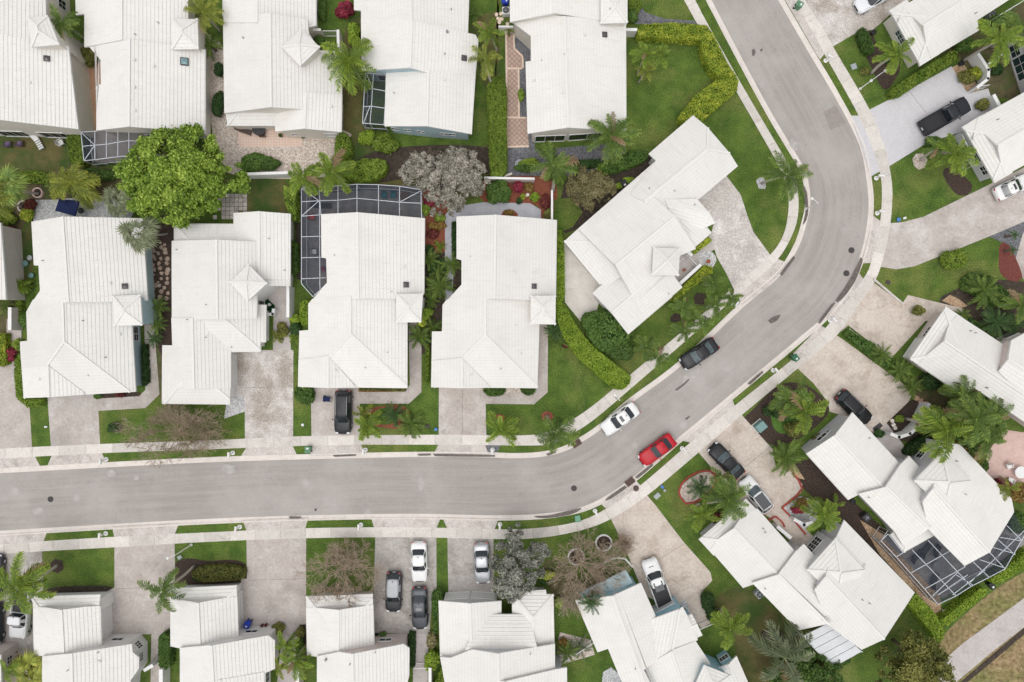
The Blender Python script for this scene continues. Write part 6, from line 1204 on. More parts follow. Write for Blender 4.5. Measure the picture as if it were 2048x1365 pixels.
# ---- shrubs: pixel, radius, height, leaf, label
for a in [
 ((176, 112), (20, 22), 1.6, 'leaf_olive_green', 'dark olive bush in the orange patio corner'),
 ((690, 20), (19, 17), 1.6, 'leaf_red', 'crimson bush beside the house at the top'),
 ((706, 62), (13, 18), 1.4, 'leaf_lime', 'clipped lime bush, upper of the pair by the side lawn'),
 ((708, 82), (13, 13), 1.4, 'leaf_lime', 'clipped lime bush, lower of the pair by the side lawn'),
 ((640, 82), (10, 12), 1.0, 'leaf_mid', 'round bush inside the small entry court'),
 ((632, 66), (9, 6), .8, 'leaf_maroon', 'maroon plant in the small entry court'),
 ((645, 20), (8, 26), 1.0, 'leaf_mid', 'narrow shrub strip at the top entry path'),
 ((438, 140), (10, 15), 1.3, 'leaf_dark', 'dark bush at the pebble strip, upper'),
 ((437, 208), (13, 30), 1.3, 'leaf_dark', 'long dark bush at the pebble strip, lower'),
 ((505, 325), (30, 22), 1.5, 'leaf_mid', 'big dark green bush on the pebble yard'),
 ((537, 328), (24, 14), 1.3, 'leaf_mid', 'second dark green bush on the pebble yard'),
 ((735, 276), (17, 16), 1.5, 'leaf_lime', 'lime bush left of pair behind the notch porch'),
 ((769, 286), (26, 20), 1.6, 'leaf_hedge', 'lime bush right of pair behind the notch porch'),
 ((740, 340), (28, 22), 1.4, 'leaf_hedge', 'leafy bush above the pool cage'),
 ((1000, 383), (26, 25), 2.0, 'leaf_mid', 'big round dark green bush above the blue-grey patio'),
 ((1036, 374), (11, 13), 1.2, 'leaf_red', 'crimson cordyline bush by the garden wall'),
 ((1058, 375), (9, 9), .9, 'leaf_orange', 'orange leafy plant by the garden wall'),
 ((1070, 394), (9, 9), .9, 'leaf_lime', 'small lime bush beside the pale stone'),
 ((1046, 394), (6, 6), .7, 'leaf_yellow', 'tiny yellow bush beside the pale stone'),
 ((1038, 402), (6, 6), .6, 'leaf_dark', 'tiny dark bush on the red mulch'),
 ((1091, 405), (11, 16), 1.3, 'leaf_maroon', 'maroon croton beside the garden wall'),
 ((1096, 428), (10, 10), 1.0, 'leaf_olive_green', 'olive plant in the patio corner by the wall'),
 ((865, 468), (13, 10), .9, 'leaf_maroon', 'rusty red round bush on the red mulch'),
 ((875, 452), (18, 8), .8, 'leaf_orange', 'orange grassy plant on the red mulch'),
 ((858, 405), (12, 9), 1.2, 'leaf_red', 'red plant half under the silver tree'),
 ((852, 418), (10, 12), 1.0, 'leaf_hedge', 'green tuft beside the pool cage corner'),
 ((880, 435), (12, 8), .9, 'leaf_tree', 'bright tuft below the silver tree'),
 ((1018, 426), (9, 7), .5, 'leaf_orange', 'ornamental grass in the octagonal bed'),
 ((1270, 10), (16, 20), 1.3, 'leaf_hedge', 'yellowish bush by the top house tower'),
 ((1262, 34), (14, 14), 1.2, 'leaf_mid', 'green bush by the top house tower'),
 ((1210, 335), (18, 14), 1.2, 'leaf_tree', 'bright bush left of the hedge behind the angled house'),
 ((1238, 372), (9, 6), .8, 'leaf_lime', 'lime bush, lower of two by the bins'),
 ((1256, 360), (10, 6), .8, 'leaf_lime', 'lime bush, upper of two by the bins'),
 ((565, 660), (12, 16), .9, 'leaf_olive_green', 'low green plants at the entry bay'),
 ((590, 638), (10, 10), 1.0, 'leaf_lime', 'yellow-green ball bush by the entry walk'),
 ((592, 660), (12, 14), 1.1, 'leaf_dark', 'dark bush by the entry walk'),
 ((24, 440), (9, 9), 1.0, 'leaf_hedge', 'yellow-green bush at the pink wall top'),
 ((20, 463), (13, 11), 1.0, 'leaf_maroon', 'dark red bush at the pink wall'),
 ((60, 410), (14, 12), 1.1, 'leaf_maroon', 'maroon plant in the ring planter'),
 ((53, 430), (14, 14), 1.0, 'leaf_yellow', 'yellow plant below the ring planter'),
 ((10, 432), (16, 18), 1.2, 'leaf_hedge', 'yellowish shrub at the left garden edge'),
 ((50, 640), (10, 18), 1.0, 'leaf_mid', 'round shrub in the roof corner beside the path'),
 ((45, 575), (14, 14), 1.2, 'leaf_hedge', 'spiky yellow-green shrub beside the water feature'),
 ((22, 705), (12, 9), .9, 'leaf_red', 'crimson flowers, upper clump on the pink path'),
 ((23, 718), (8, 6), .8, 'leaf_red', 'crimson flowers, lower clump on the pink path'),
 ((36, 690), (9, 12), .9, 'leaf_hedge', 'yellow-green shrub where the L hedge starts'),
 ((228, 855), (13, 11), .9, 'leaf_dark', 'dark spiky round bush on the front lawn with rocks'),
 ((240, 790), (10, 5), .5, 'leaf_maroon', 'maroon plants in the front bed of the blue-walled house'),
 ((195, 793), (8, 5), .5, 'leaf_mid', 'green tuft at the front bed beside the driveway'),
 ((1218, 665), (48, 44), 2.6, 'leaf_mid', 'huge glossy dark green bush behind the curved hedge'),
 ((1185, 645), (26, 24), 2.2, 'leaf_mid', 'glossy bush nearest the concrete side yard'),
 ((1245, 700), (26, 26), 2.2, 'leaf_mid', 'glossy bush nearest the sidewalk palms'),
 ((1130, 690), (9, 7), .6, 'leaf_maroon', 'small reddish plant at the hedge foot'),
 ((557, 1258), (13, 12), 1.0, 'leaf_olive_green', 'round brown-green bush by the blue bin house'),
 ((601, 1265), (9, 12), 1.0, 'leaf_olive_green', 'olive bush beside the leafless tree house'),
 ((600, 1295), (9, 20), 1.1, 'leaf_mid', 'green shrubs along the leafless tree house'),
 ((864, 1320), (17, 22), 1.6, 'leaf_lime', 'bright lime bush left of the chimney house'),
 ((864, 1280), (11, 18), 1.1, 'leaf_olive', 'brownish bush above the lime one'),
 ((766, 1270), (6, 7), .8, 'leaf_mid', 'little green potted plant by the door'),
 ((1090, 1150), (20, 8), 1.3, 'leaf_yellow', 'yellow-leaved bush under the silver-grey tree'),
 ((1092, 1163), (16, 9), 1.0, 'leaf_dark', 'dark green ball below the yellow-leaved bush'),
 ((1118, 1205), (10, 12), 1.2, 'leaf_tree', 'bright green bush at the chimney house corner'),
 ((1126, 1290), (14, 14), .8, 'leaf_orange', 'tan grasses on the pebbles by the railing'),
 ((1415, 1205), (14, 24), 1.6, 'leaf_dark', 'tall dark bush beside the white gate walk'),
 ((1425, 1230), (14, 14), 1.4, 'leaf_dark', 'lower dark bush beside the white gate walk'),
 ((1535, 823), (12, 10), .9, 'leaf_dark', 'little dark bush in the mulch by the teal box'),
 ((1562, 822), (20, 22), 1.2, 'leaf_dark', 'dark shrubs under the twin palms, upper'),
 ((1590, 858), (22, 18), 1.2, 'leaf_olive_green', 'dark shrubs under the twin palms, lower'),
 ((1598, 1020), (14, 8), .9, 'leaf_red', 'red bromeliads by the entry'),
 ((1605, 1005), (12, 9), .9, 'leaf_orange', 'yellow bromeliads by the entry'),
 ((1650, 1045), (14, 12), 1.2, 'leaf_mid', 'green shrub inside the entry court of the angled house'),
 ((1640, 880), (16, 12), 1.0, 'leaf_olive_green', 'dark shrub at the grey house front corner'),
 ((1736, 692), (14, 10), .9, 'leaf_mid', 'leafy shrub at the top of the sloping green strip'),
 ((1838, 622), (13, 10), 1.2, 'leaf_olive_green', 'round dark bush on the cream driveway edge'),
 ((1955, 570), (34, 22), .9, 'leaf_mid', 'wide leafy ground shrub at the lawn edge'),
 ((1985, 590), (32, 22), .9, 'leaf_mid', 'wide leafy shrub under the dark palms'),
 ((1940, 655), (14, 18), 1.2, 'leaf_dark', 'dark shrub beside the pink-walled house roof'),
 ((2020, 610), (14, 10), 1.0, 'leaf_hedge', 'yellow-green shrub beneath the edge palms'),
 ((1900, 770), (26, 24), 1.8, 'leaf_mid', 'broad glossy shrub against the pink house wall'),
 ((1865, 762), (22, 18), 1.5, 'leaf_dark', 'dark leafy shrub left of the broad glossy one'),
 ((1925, 880), (40, 20), 1.4, 'leaf_orange', 'tangle of yellowing undergrowth below the palm thicket'),
 ((1960, 820), (50, 40), 1.6, 'leaf_mid', 'dense undergrowth in the palm thicket'),
 ((1955, 912), (16, 22), 1.2, 'leaf_olive_green', 'shrub between roof edge and rose patio'),
 ((2005, 968), (16, 12), 1.3, 'leaf_red', 'red bougainvillea at the roof edge'),
 ((2035, 985), (22, 22), 1.5, 'leaf_orange', 'orange-tipped palm shrub at the picture edge'),
 ((2040, 1050), (22, 24), 1.6, 'leaf_mid', 'green shrub at the pool cage far corner'),
 ((1800, 838), (9, 7), .7, 'leaf_hedge', 'young plant in the dark bed near the black hatchback'),
 ((1758, 868), (11, 9), .8, 'leaf_dark', 'dark plant by the door mat'),
 ((1865, 283), (13, 11), 1.2, 'leaf_mid', 'bush at the grey wall end beside the lilac driveway'),
 ((1935, 155), (18, 14), 1.1, 'leaf_olive_green', 'brown-green shrub by the curved white wall'),
 ((1950, 148), (14, 14), 1.1, 'leaf_yellow', 'yellow shrub by the curved white wall'),
 ((1965, 210), (14, 13), 1.0, 'leaf_olive_green', 'round bush beside the pickup nose'),
 ((1775, 118), (14, 10), .9, 'leaf_dark', 'dark plants at the cream house corner'),
 ((1730, 143), (10, 8), .6, 'leaf_olive_green', 'small clump at the royal palm foot'),
 ((1930, 90), (26, 16), 1.3, 'leaf_mid', 'shaded green shrub behind the cream house'),
 ((2010, 40), (28, 14), 1.5, 'leaf_mid', 'shrub under the corner trellis'),
 ((1995, 140), (13, 12), .9, 'leaf_dark', 'dark shrub inside the curved white wall'),
 ((1912, 520), (28, 22), 1.5, 'leaf_hedge', 'spiky yellow-green bush alone on the lawn'),
 ((1440, 180 + 860), (16, 16), 1.2, 'leaf_maroon', 'reddish plant at the grey house corner'),
 ((1050, 335), (24, 10), .9, 'leaf_mid', 'green shrubs under the fan palm'),
 ((1042, 190), (6, 12), .8, 'leaf_tree', 'fern in the dark gravel strip'),
 ((1060, 325), (22, 10), 1.0, 'leaf_hedge', 'leafy shrub between dark gravel and fan palm'),
 ((1152, 375), (20, 24), .9, 'leaf_olive', 'dry scrub beside the olive tree'),
 ((200, 350), (40, 14), 1.3, 'leaf_mid', 'leafy strip below the leaning screen cage'),
 ((60, 355), (46, 14), .6, 'leaf_hedge', 'low yellow-green ground cover at the left garden'),
 ((360, 250), (22, 12), 2.6, 'leaf_tree', 'bright foliage poking up at the screen cage'),
 ((70, 1340), (14, 24), 1.2, 'leaf_olive_green', 'olive bush beside the lower house wall'),
 ((25, 1305), (9, 6), .7, 'leaf_olive_green', 'little bush on the orange gravel'),
 ((850, 680), (16, 10), 1.0, 'leaf_dark', 'dark foliage between the two tower houses'),
 ((875, 540), (20, 24), .9, 'leaf_dark', 'dark filler shrub under the sago palms'),
 ((855, 500), (14, 10), .8, 'leaf_dark', 'dark fern clump on the mulch edge'),
 ((850, 627), (14, 12), 1.8, 'leaf_lime', 'lime vine clump spilling over the tower eave, upper'),
 ((845, 645), (9, 10), 1.8, 'leaf_yellow', 'yellow vine clump at the tower corner, lower'),
 ((395, 1155), (10, 8), .9, 'leaf_dark', 'dark clump where the brownish hedge begins'),
 ((1680, 1130 + 190), (20, 14), 1.2, 'leaf_mid', 'green bush under the white lanai roof'),
 ((1640, 1345), (30, 20), 1.8, 'leaf_olive_green', 'scrub at the bottom edge below the lanai roof'),
]:
    r_ = a[1][0] * a[1][1]; big = r_ > 700
    shrub(a[0], a[1], a[2], a[3], a[4], leaf=.15 if big else .11, dens=75 if big else 110, lobes=8 if big else 5, core='core_yellow' if a[3] in ('leaf_lime', 'leaf_yellow') else 'core_green')
# ---- palms
for a in [
 ((128, 48), 34, 'feather', 'dark feathery palm between the two top left roofs', dict(mat='frond_green', n=16)),
 ((408, 28), 38, 'feather', 'yellow-green palm at the top beside the square tower', dict(mat='frond_yellow', n=16)),
 ((420, 90), 26, 'sago', 'round spiky palm below the yellow-green one', dict(mat='frond_green', h=1.6, n=26)),
 ((700, 122), 56, 'feather', 'large pale palm overhanging the diamond-tower house', dict(mat='frond_lime', n=17, h=4.8)),
 ((980, 66), 30, 'royal', 'upper of two white-trunked palms by the tiled walk', dict(mat='frond_lime', base=(994, 102), h=4.8, n=15)),
 ((971, 122), 34, 'wispy', 'lower of two white-trunked palms, sparse fronds', dict(mat='frond_yellow', base=(987, 180), h=5.5, n=9)),
 ((950, 28), 15, 'sago', 'small palm tuft beside the top roof edge', dict(mat='frond_green', h=.8, n=16)),
 ((1018, 60), 13, 'sago', 'small palm tuft over the side gate', dict(mat='frond_yellow', h=1.2, n=14)),
 ((1290, 112), 30, 'feather', 'clump palm on the back lawn, upper stem', dict(mat='frond_lime', base=(1274, 150), h=3.6, n=13, trunk=.08)),
 ((1318, 116), 27, 'feather', 'clump palm on the back lawn, outer stem', dict(mat='frond_lime', base=(1281, 155), h=3.4, n=12, trunk=.08)),
 ((1292, 145), 22, 'feather', 'clump palm on the back lawn, low stem', dict(mat='frond_yellow', base=(1276, 166), h=2.6, n=10, trunk=.08)),
 ((1220, 276), 54, 'feather', 'big grey-green palm at the house corner by the back lawn', dict(mat='frond_green', h=4.6, n=20, old=2)),
 ((1105, 330), 52, 'droop', 'large fan palm over the garden wall', dict(mat='frond_green', h=4.0, n=22, trunk=.2, base=(1106, 380), old=2)),
 ((1572, 352), 46, 'feather', 'leaning feathery palm on the corner lawn by the street lamp', dict(mat='frond_green', base=(1524, 367), h=5.2, n=17)),
 ((140, 365), 56, 'droop', 'big shaggy drooping palm with golden tips', dict(mat='frond_yellow', h=3.6, n=26)),
 ((112, 372), 30, 'droop', 'smaller shaggy palm beside the golden-tipped one', dict(mat='frond_green', h=3.0, n=14)),
 ((12, 375), 40, 'fan', 'fan palm at the picture edge with foot in a brick ring', dict(mat='frond_green', base=(78, 388), h=6.0, n=20)),
 ((-22, 398), 44, 'feather', 'yellowing palm leaning out past the picture edge', dict(mat='frond_yellow', base=(46, 414), h=6.0, n=15)),
 ((278, 468), 40, 'fan', 'sparse fan palm leaning over the blue-walled house roof', dict(mat='frond_grey', base=(336, 468), h=5.6, n=13, trunk=.11)),
 ((232, 402), 34, 'fan', 'silvery fan palm under the big green tree', dict(mat='frond_grey', h=2.6, n=18)),
 ((608, 352), 40, 'royal', 'bright palm left of pair above the pool cage', dict(mat='frond_lime', h=4.2, n=14)),
 ((668, 345), 48, 'royal', 'bright palm right of pair above the pool cage', dict(mat='frond_lime', h=4.6, n=17)),
 ((735, 850), 34, 'royal', 'yellow-fronded palm at the kidney bed edge', dict(mat='frond_lime', h=2.2, n=14)),
 ((728, 828), 24, 'royal', 'golden young palm at the kidney bed top', dict(mat='frond_yellow', h=1.6, n=9)),
 ((790, 830), 26, 'sago', 'blue-green sago palm inside the kidney bed', dict(mat='frond_dark', h=.7, n=26)),
 ((822, 848), 30, 'sago', 'sago palm at the right end of the kidney bed', dict(mat='frond_green', h=.8, n=28)),
 ((1002, 856), 40, 'royal', 'round star-shaped palm beside the white-patched driveway', dict(mat='frond_lime', base=(998, 838), h=3.4, n=14)),
 ((1110, 862), 44, 'wispy', 'wispy pale palm leaning over the curving sidewalk', dict(mat='frond_green', base=(1094, 832), h=5.5, n=14)),
 ((1424, 566), 24, 'royal', 'street palm next to the driveway, uphill of the mulch ring', dict(mat='frond_green', h=2.8, n=12)),
 ((1460, 594), 24, 'royal', 'street palm nearest the wavy driveway apron', dict(mat='frond_green', h=3.0, n=12)),
 ((1428, 612), 26, 'royal', 'street palm over the sidewalk by the kerb mailbox', dict(mat='frond_green', h=3.0, n=12)),
 ((1365, 612), 26, 'royal', 'street palm nearest the yellow entry hedge', dict(mat='frond_green', h=2.8, n=12)),
 ((1404, 645), 26, 'royal', 'street palm half over the sidewalk, middle of the group', dict(mat='frond_green', h=3.0, n=12)),
 ((1368, 662), 28, 'royal', 'street palm over the sidewalk below the mulch ring', dict(mat='frond_green', h=3.0, n=12)),
 ((1292, 692), 28, 'royal', 'street palm beside the glossy dark bush', dict(mat='frond_green', h=2.8, n=12)),
 ((1315, 714), 27, 'royal', 'street palm nearest the black road sedan', dict(mat='frond_green', h=3.0, n=12)),
 ((856, 520), 25, 'sago', 'topmost sago palm by the long pool-cage house', dict(mat='frond_green', h=1.0, n=26)),
 ((905, 528), 24, 'sago', 'sago palm in the middle house roof notch', dict(mat='frond_green', h=1.0, n=26)),
 ((880, 572), 30, 'sago', 'largest sago palm between the tower houses', dict(mat='frond_green', h=1.2, n=30)),
 ((878, 545), 18, 'sago', 'small sago palm at the centre of the row', dict(mat='frond_green', h=.8, n=22)),
 ((862, 600), 20, 'sago', 'shaded sago palm above the lime vine', dict(mat='frond_green', h=.7, n=24)),
 ((838, 672), 26, 'sago', 'sago palm at the lower end by the pink walk', dict(mat='frond_green', h=.9, n=28)),
 ((865, 655), 22, 'sago', 'sago palm squeezed under the middle house eave', dict(mat='frond_green', h=.8, n=24)),
 ((880, 492), 14, 'sago', 'spiky yellow-green rosette on the red mulch', dict(mat='frond_lime', h=.4, n=18)),
 ((1108, 662), 22, 'sago', 'sago palm at the tower corner of the middle house', dict(mat='frond_dark', h=.9, n=26)),
 ((1120, 685), 18, 'sago', 'little sago palm below the tower corner', dict(mat='frond_green', h=.7, n=22)),
 ((316, 614), 22, 'sago', 'uppermost sago palm beside the blue-walled house', dict(mat='frond_green', h=1.0, n=24)),
 ((313, 648), 22, 'sago', 'middle sago palm beside the blue-walled house', dict(mat='frond_green', h=1.0, n=24)),
 ((308, 678), 18, 'sago', 'lowest sago palm beside the blue-walled house', dict(mat='frond_dark', h=.9, n=22)),
 ((1788, 112), 38, 'royal', 'bright royal palm leaning over the cream house wall', dict(mat='frond_lime', base=(1742, 147), h=5.0, n=14, trunk=.16)),
 ((1905, 308), 46, 'royal', 'bright palm beside the lattice wall', dict(mat='frond_lime', base=(1878, 306), h=3.6, n=18)),
 ((1870, 300), 26, 'wispy', 'small wispy palm over the pebble ring', dict(mat='frond_green', base=(1842, 320), h=2.6, n=8)),
 ((1995, 82), 48, 'royal', 'corner palm with a long leaning grey trunk', dict(mat='frond_lime', base=(1926, 122), h=6.0, n=17, trunk=.15)),
 ((2040, 60), 44, 'feather', 'palm in the very corner of the picture', dict(mat='frond_green', h=4.5, n=15)),
 ((1968, 580), 36, 'sago', 'dark sago palm at the lawn edge shrubs', dict(mat='frond_green', h=1.6, n=26)),
 ((1992, 645), 34, 'sago', 'dark sago palm beside the pink-walled house', dict(mat='frond_dark', h=1.6, n=28)),
 ((2035, 610), 36, 'feather', 'loose palm at the picture edge above the pink-walled house', dict(mat='frond_green', h=3.0, n=15)),
 ((2030, 650), 28, 'sago', 'dark palm tuft by the barred window', dict(mat='frond_dark', h=1.4, n=22)),
 ((1925, 628), 16, 'sago', 'small palm on the rocks by the curved bed', dict(mat='frond_green', h=.8, n=18)),
 ((1764, 710), 24, 'sago', 'first sago palm along the cream driveway border', dict(mat='frond_green', h=1.1, n=24)),
 ((1801, 742), 26, 'sago', 'second sago palm along the cream driveway border', dict(mat='frond_green', h=1.1, n=24)),
 ((1824, 772), 24, 'sago', 'third sago palm along the cream driveway border', dict(mat='frond_green', h=1.0, n=24)),
 ((1888, 860), 54, 'royal', 'tall bright palm over the white entry wall', dict(mat='frond_lime', base=(1812, 838), h=6.2, n=18, trunk=.15)),
 ((1945, 838), 48, 'feather', 'tall palm in the thicket with leaning trunk', dict(mat='frond_green', base=(1836, 818), h=7.0, n=18, trunk=.15)),
 ((1968, 880), 42, 'feather', 'thicket palm nearest the rose patio', dict(mat='frond_green', h=4.2, n=16)),
 ((1922, 792), 40, 'feather', 'thicket palm against the pink-walled house', dict(mat='frond_green', h=3.6, n=15)),
 ((1980, 830), 40, 'feather', 'thicket palm under the roof corner', dict(mat='frond_green', h=3.6, n=14)),
 ((1580, 800), 42, 'feather', 'left twin palm on the oval grass island', dict(mat='frond_green', h=3.2, n=16)),
 ((1608, 822), 44, 'royal', 'right twin palm on the oval grass island', dict(mat='frond_lime', h=3.6, n=15)),
 ((1572, 915), 36, 'sago', 'big round palm at the tan driveway edge', dict(mat='frond_green', h=1.5, n=32)),
 ((1452, 1000), 46, 'feather', 'big palm above the red-edged pebble bed', dict(mat='frond_green', base=(1392, 1010), h=5.0, n=20)),
 ((1398, 972), 28, 'feather', 'dark palm inside the red-edged pebble bed', dict(mat='frond_dark', h=2.2, n=14)),
 ((1440, 950), 24, 'wispy', 'drooping palm beside the black driveway sedan', dict(mat='frond_green', h=3.2, n=9)),
 ((1402, 1028), 32, 'feather', 'palm at the front corner of the turret house', dict(mat='frond_lime', h=3.0, n=14)),
 ((1645, 1030), 40, 'royal', 'bright palm in the entry court of the turret house', dict(mat='frond_lime', h=3.6, n=16)),
 ((1595, 1012), 14, 'sago', 'little spiky plant among the red bromeliads', dict(mat='frond_yellow', h=.5, n=16)),
 ((42, 1172), 58, 'royal', 'bright lime palm with long trunk leaning across the lower lawn', dict(mat='frond_lime', base=(115, 1131), h=6.0, n=17, trunk=.15)),
 ((330, 1178), 46, 'feather', 'windblown palm leaning over the rosy driveway', dict(mat='frond_green', base=(388, 1133), h=5.5, n=12, trunk=.14)),
 ((572, 1290), 30, 'royal', 'upper palm of the yellow group by the grey walk', dict(mat='frond_lime', h=3.0, n=12)),
 ((592, 1318), 36, 'royal', 'lower palm of the yellow group by the grey walk', dict(mat='frond_lime', h=3.4, n=13)),
 ((562, 1333), 22, 'royal', 'golden palm of the group by the grey walk', dict(mat='frond_yellow', h=2.4, n=10)),
 ((1458, 1255), 42, 'royal', 'bright palm beside the small white gate', dict(mat='frond_lime', base=(1440, 1218), h=4.6, n=18, trunk=.14)),
 ((1566, 1312), 66, 'wispy', 'long-fronded palm on the brownish lawn near the bottom edge', dict(mat='frond_grey', h=4.6, n=11, trunk=.16)),
 ((1182, 1206), 24, 'sago', 'dark spiky palm head over the sky-blue house roof', dict(mat='frond_dark', h=4.2, n=18)),
 ((1135, 1306), 26, 'sago', 'small palm on the pebbles by the railing', dict(mat='frond_green', h=1.0, n=20)),
 ((1160, 1295), 24, 'sago', 'greyish small palm beside the railing', dict(mat='frond_grey', h=1.0, n=18)),
 ((62, 1345), 44, 'fan', 'yellow-green fan palm at the bottom corner', dict(mat='frond_yellow', h=3.0, n=20)),
 ((20, 1335), 28, 'feather', 'feathery palm at the bottom corner by the orange gravel', dict(mat='frond_lime', h=3.0, n=12)),
 ((555, 674), 16, 'royal', 'yellow rosette palm at the stained driveway', dict(mat='frond_yellow', h=.6, n=13)),
 ((590, 674), 15, 'royal', 'lime rosette palm at the hedge foot', dict(mat='frond_lime', h=.6, n=13)),
 ((1670, 1010), 22, 'feather', 'palm tuft in the side yard between angled houses', dict(mat='frond_lime', h=1.4, n=12)),
 ((2010, 975), 26, 'feather', 'orange-tinged palm behind the turret house', dict(mat='frond_yellow', h=2.6, n=12)),
 ((10, 612), 22, 'sago', 'palm tuft at the picture edge beside the pink path', dict(mat='frond_green', h=1.0, n=20)),
 ((45, 570), 20, 'royal', 'yellow-green palm tuft beside the water feature', dict(mat='frond_lime', h=1.0, n=12)),
 ((1360, 1090 + 140), 16, 'sago', 'spiky grey plant on the white pebble corner', dict(mat='frond_grey', h=.5, n=16)),
 ((730, 205), 10, 'sago', 'little tuft in the brown ring by the notch porch', dict(mat='frond_dark', h=.3, n=10)),
 ((2030, 470), 12, 'sago', 'slim dark plant on the blue-grey gravel', dict(mat='frond_dark', h=1.5, n=16)),
 ((2025, 500), 11, 'sago', 'slim dark plant below it, over the maroon mulch', dict(mat='frond_dark', h=1.2, n=16)),
 ((780, 300), 12, 'sago', 'fern at the edge of the dark soil', dict(mat='frond_green', h=.5, n=14)),
]:
    palm(a[0], a[1], a[2], a[3], **a[4])
# ---- trees
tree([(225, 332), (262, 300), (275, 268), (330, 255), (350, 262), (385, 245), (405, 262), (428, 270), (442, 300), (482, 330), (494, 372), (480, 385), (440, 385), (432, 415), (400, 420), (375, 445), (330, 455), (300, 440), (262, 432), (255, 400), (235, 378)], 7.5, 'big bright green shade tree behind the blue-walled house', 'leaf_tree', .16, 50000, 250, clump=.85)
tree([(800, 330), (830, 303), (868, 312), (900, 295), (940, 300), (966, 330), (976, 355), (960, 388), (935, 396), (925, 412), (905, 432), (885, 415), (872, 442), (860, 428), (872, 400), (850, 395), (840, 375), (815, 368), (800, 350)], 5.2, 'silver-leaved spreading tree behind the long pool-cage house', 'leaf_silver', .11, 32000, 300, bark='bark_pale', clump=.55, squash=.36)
tree([(1030, 1040), (1045, 1065), (1052, 1095), (1085, 1088), (1102, 1105), (1082, 1125), (1088, 1150), (1080, 1170), (1052, 1185), (1030, 1208), (1000, 1197), (978, 1182), (985, 1160), (978, 1145), (990, 1115), (1000, 1085), (1018, 1060)], 6.5, 'conical silver-grey tree in front of the chimney house', 'leaf_silver_dark', .12, 22000, 100, bark='bark_pale', clump=.62, base=(1025, 1105))
tree([(1140, 350), (1160, 335), (1200, 340), (1225, 360), (1236, 385), (1215, 400), (1190, 416), (1170, 422), (1150, 402), (1138, 375)], 4.2, 'olive-brown shrubby tree beside the angled corner house', 'leaf_olive', .10, 11000, 70, clump=.6)
tree([(1812, 1255), (1835, 1270), (1872, 1285), (1887, 1300), (1902, 1330), (1915, 1378), (1750, 1378), (1765, 1340), (1755, 1312), (1790, 1290)], 6.0, 'olive tree at the edge of the dry field', 'leaf_olive_green', .13, 22000, 90, clump=.85)
tree([(1545, 1322), (1580, 1300), (1620, 1300), (1650, 1320), (1690, 1342), (1680, 1388), (1520, 1388), (1535, 1345)], 4.5, 'green tree at the bottom edge beside the brownish lawn', 'leaf_mid', .14, 15000, 60, clump=.8)
tree([(1900, 800), (1960, 790), (2000, 830), (2012, 870), (1985, 902), (1940, 906), (1900, 890), (1880, 850)], 4.0, 'loose green tree behind the palm thicket', 'leaf_mid', .14, 13000, 60, clump=.8)
bare_tree((362, 862), 112, 4.2, 'wide leafless tree spreading over the upper sidewalk', nl=4200, depth=5, stems=22, leafmat_='leaf_olive', base=(362, 868), ysq=.62, seed=41)
bare_tree((685, 1142), 84, 4.8, 'leafless tree on the square lawn beside the rosy driveway', nl=1400, depth=5, stems=17, base=(690, 1135))
bare_tree((1182, 1145), 98, 4.4, 'sprawling pale leafless tree with two ring planters', nl=1300, depth=5, stems=15, base=(1152, 1115), leafmat_='leaf_olive', seed=77)
bare_tree((1262, 1095), 46, 3.6, 'thin leafless tree beside the tan driveway', nl=700, depth=4, stems=9, base=(1212, 1085), leafmat_='leaf_brown')
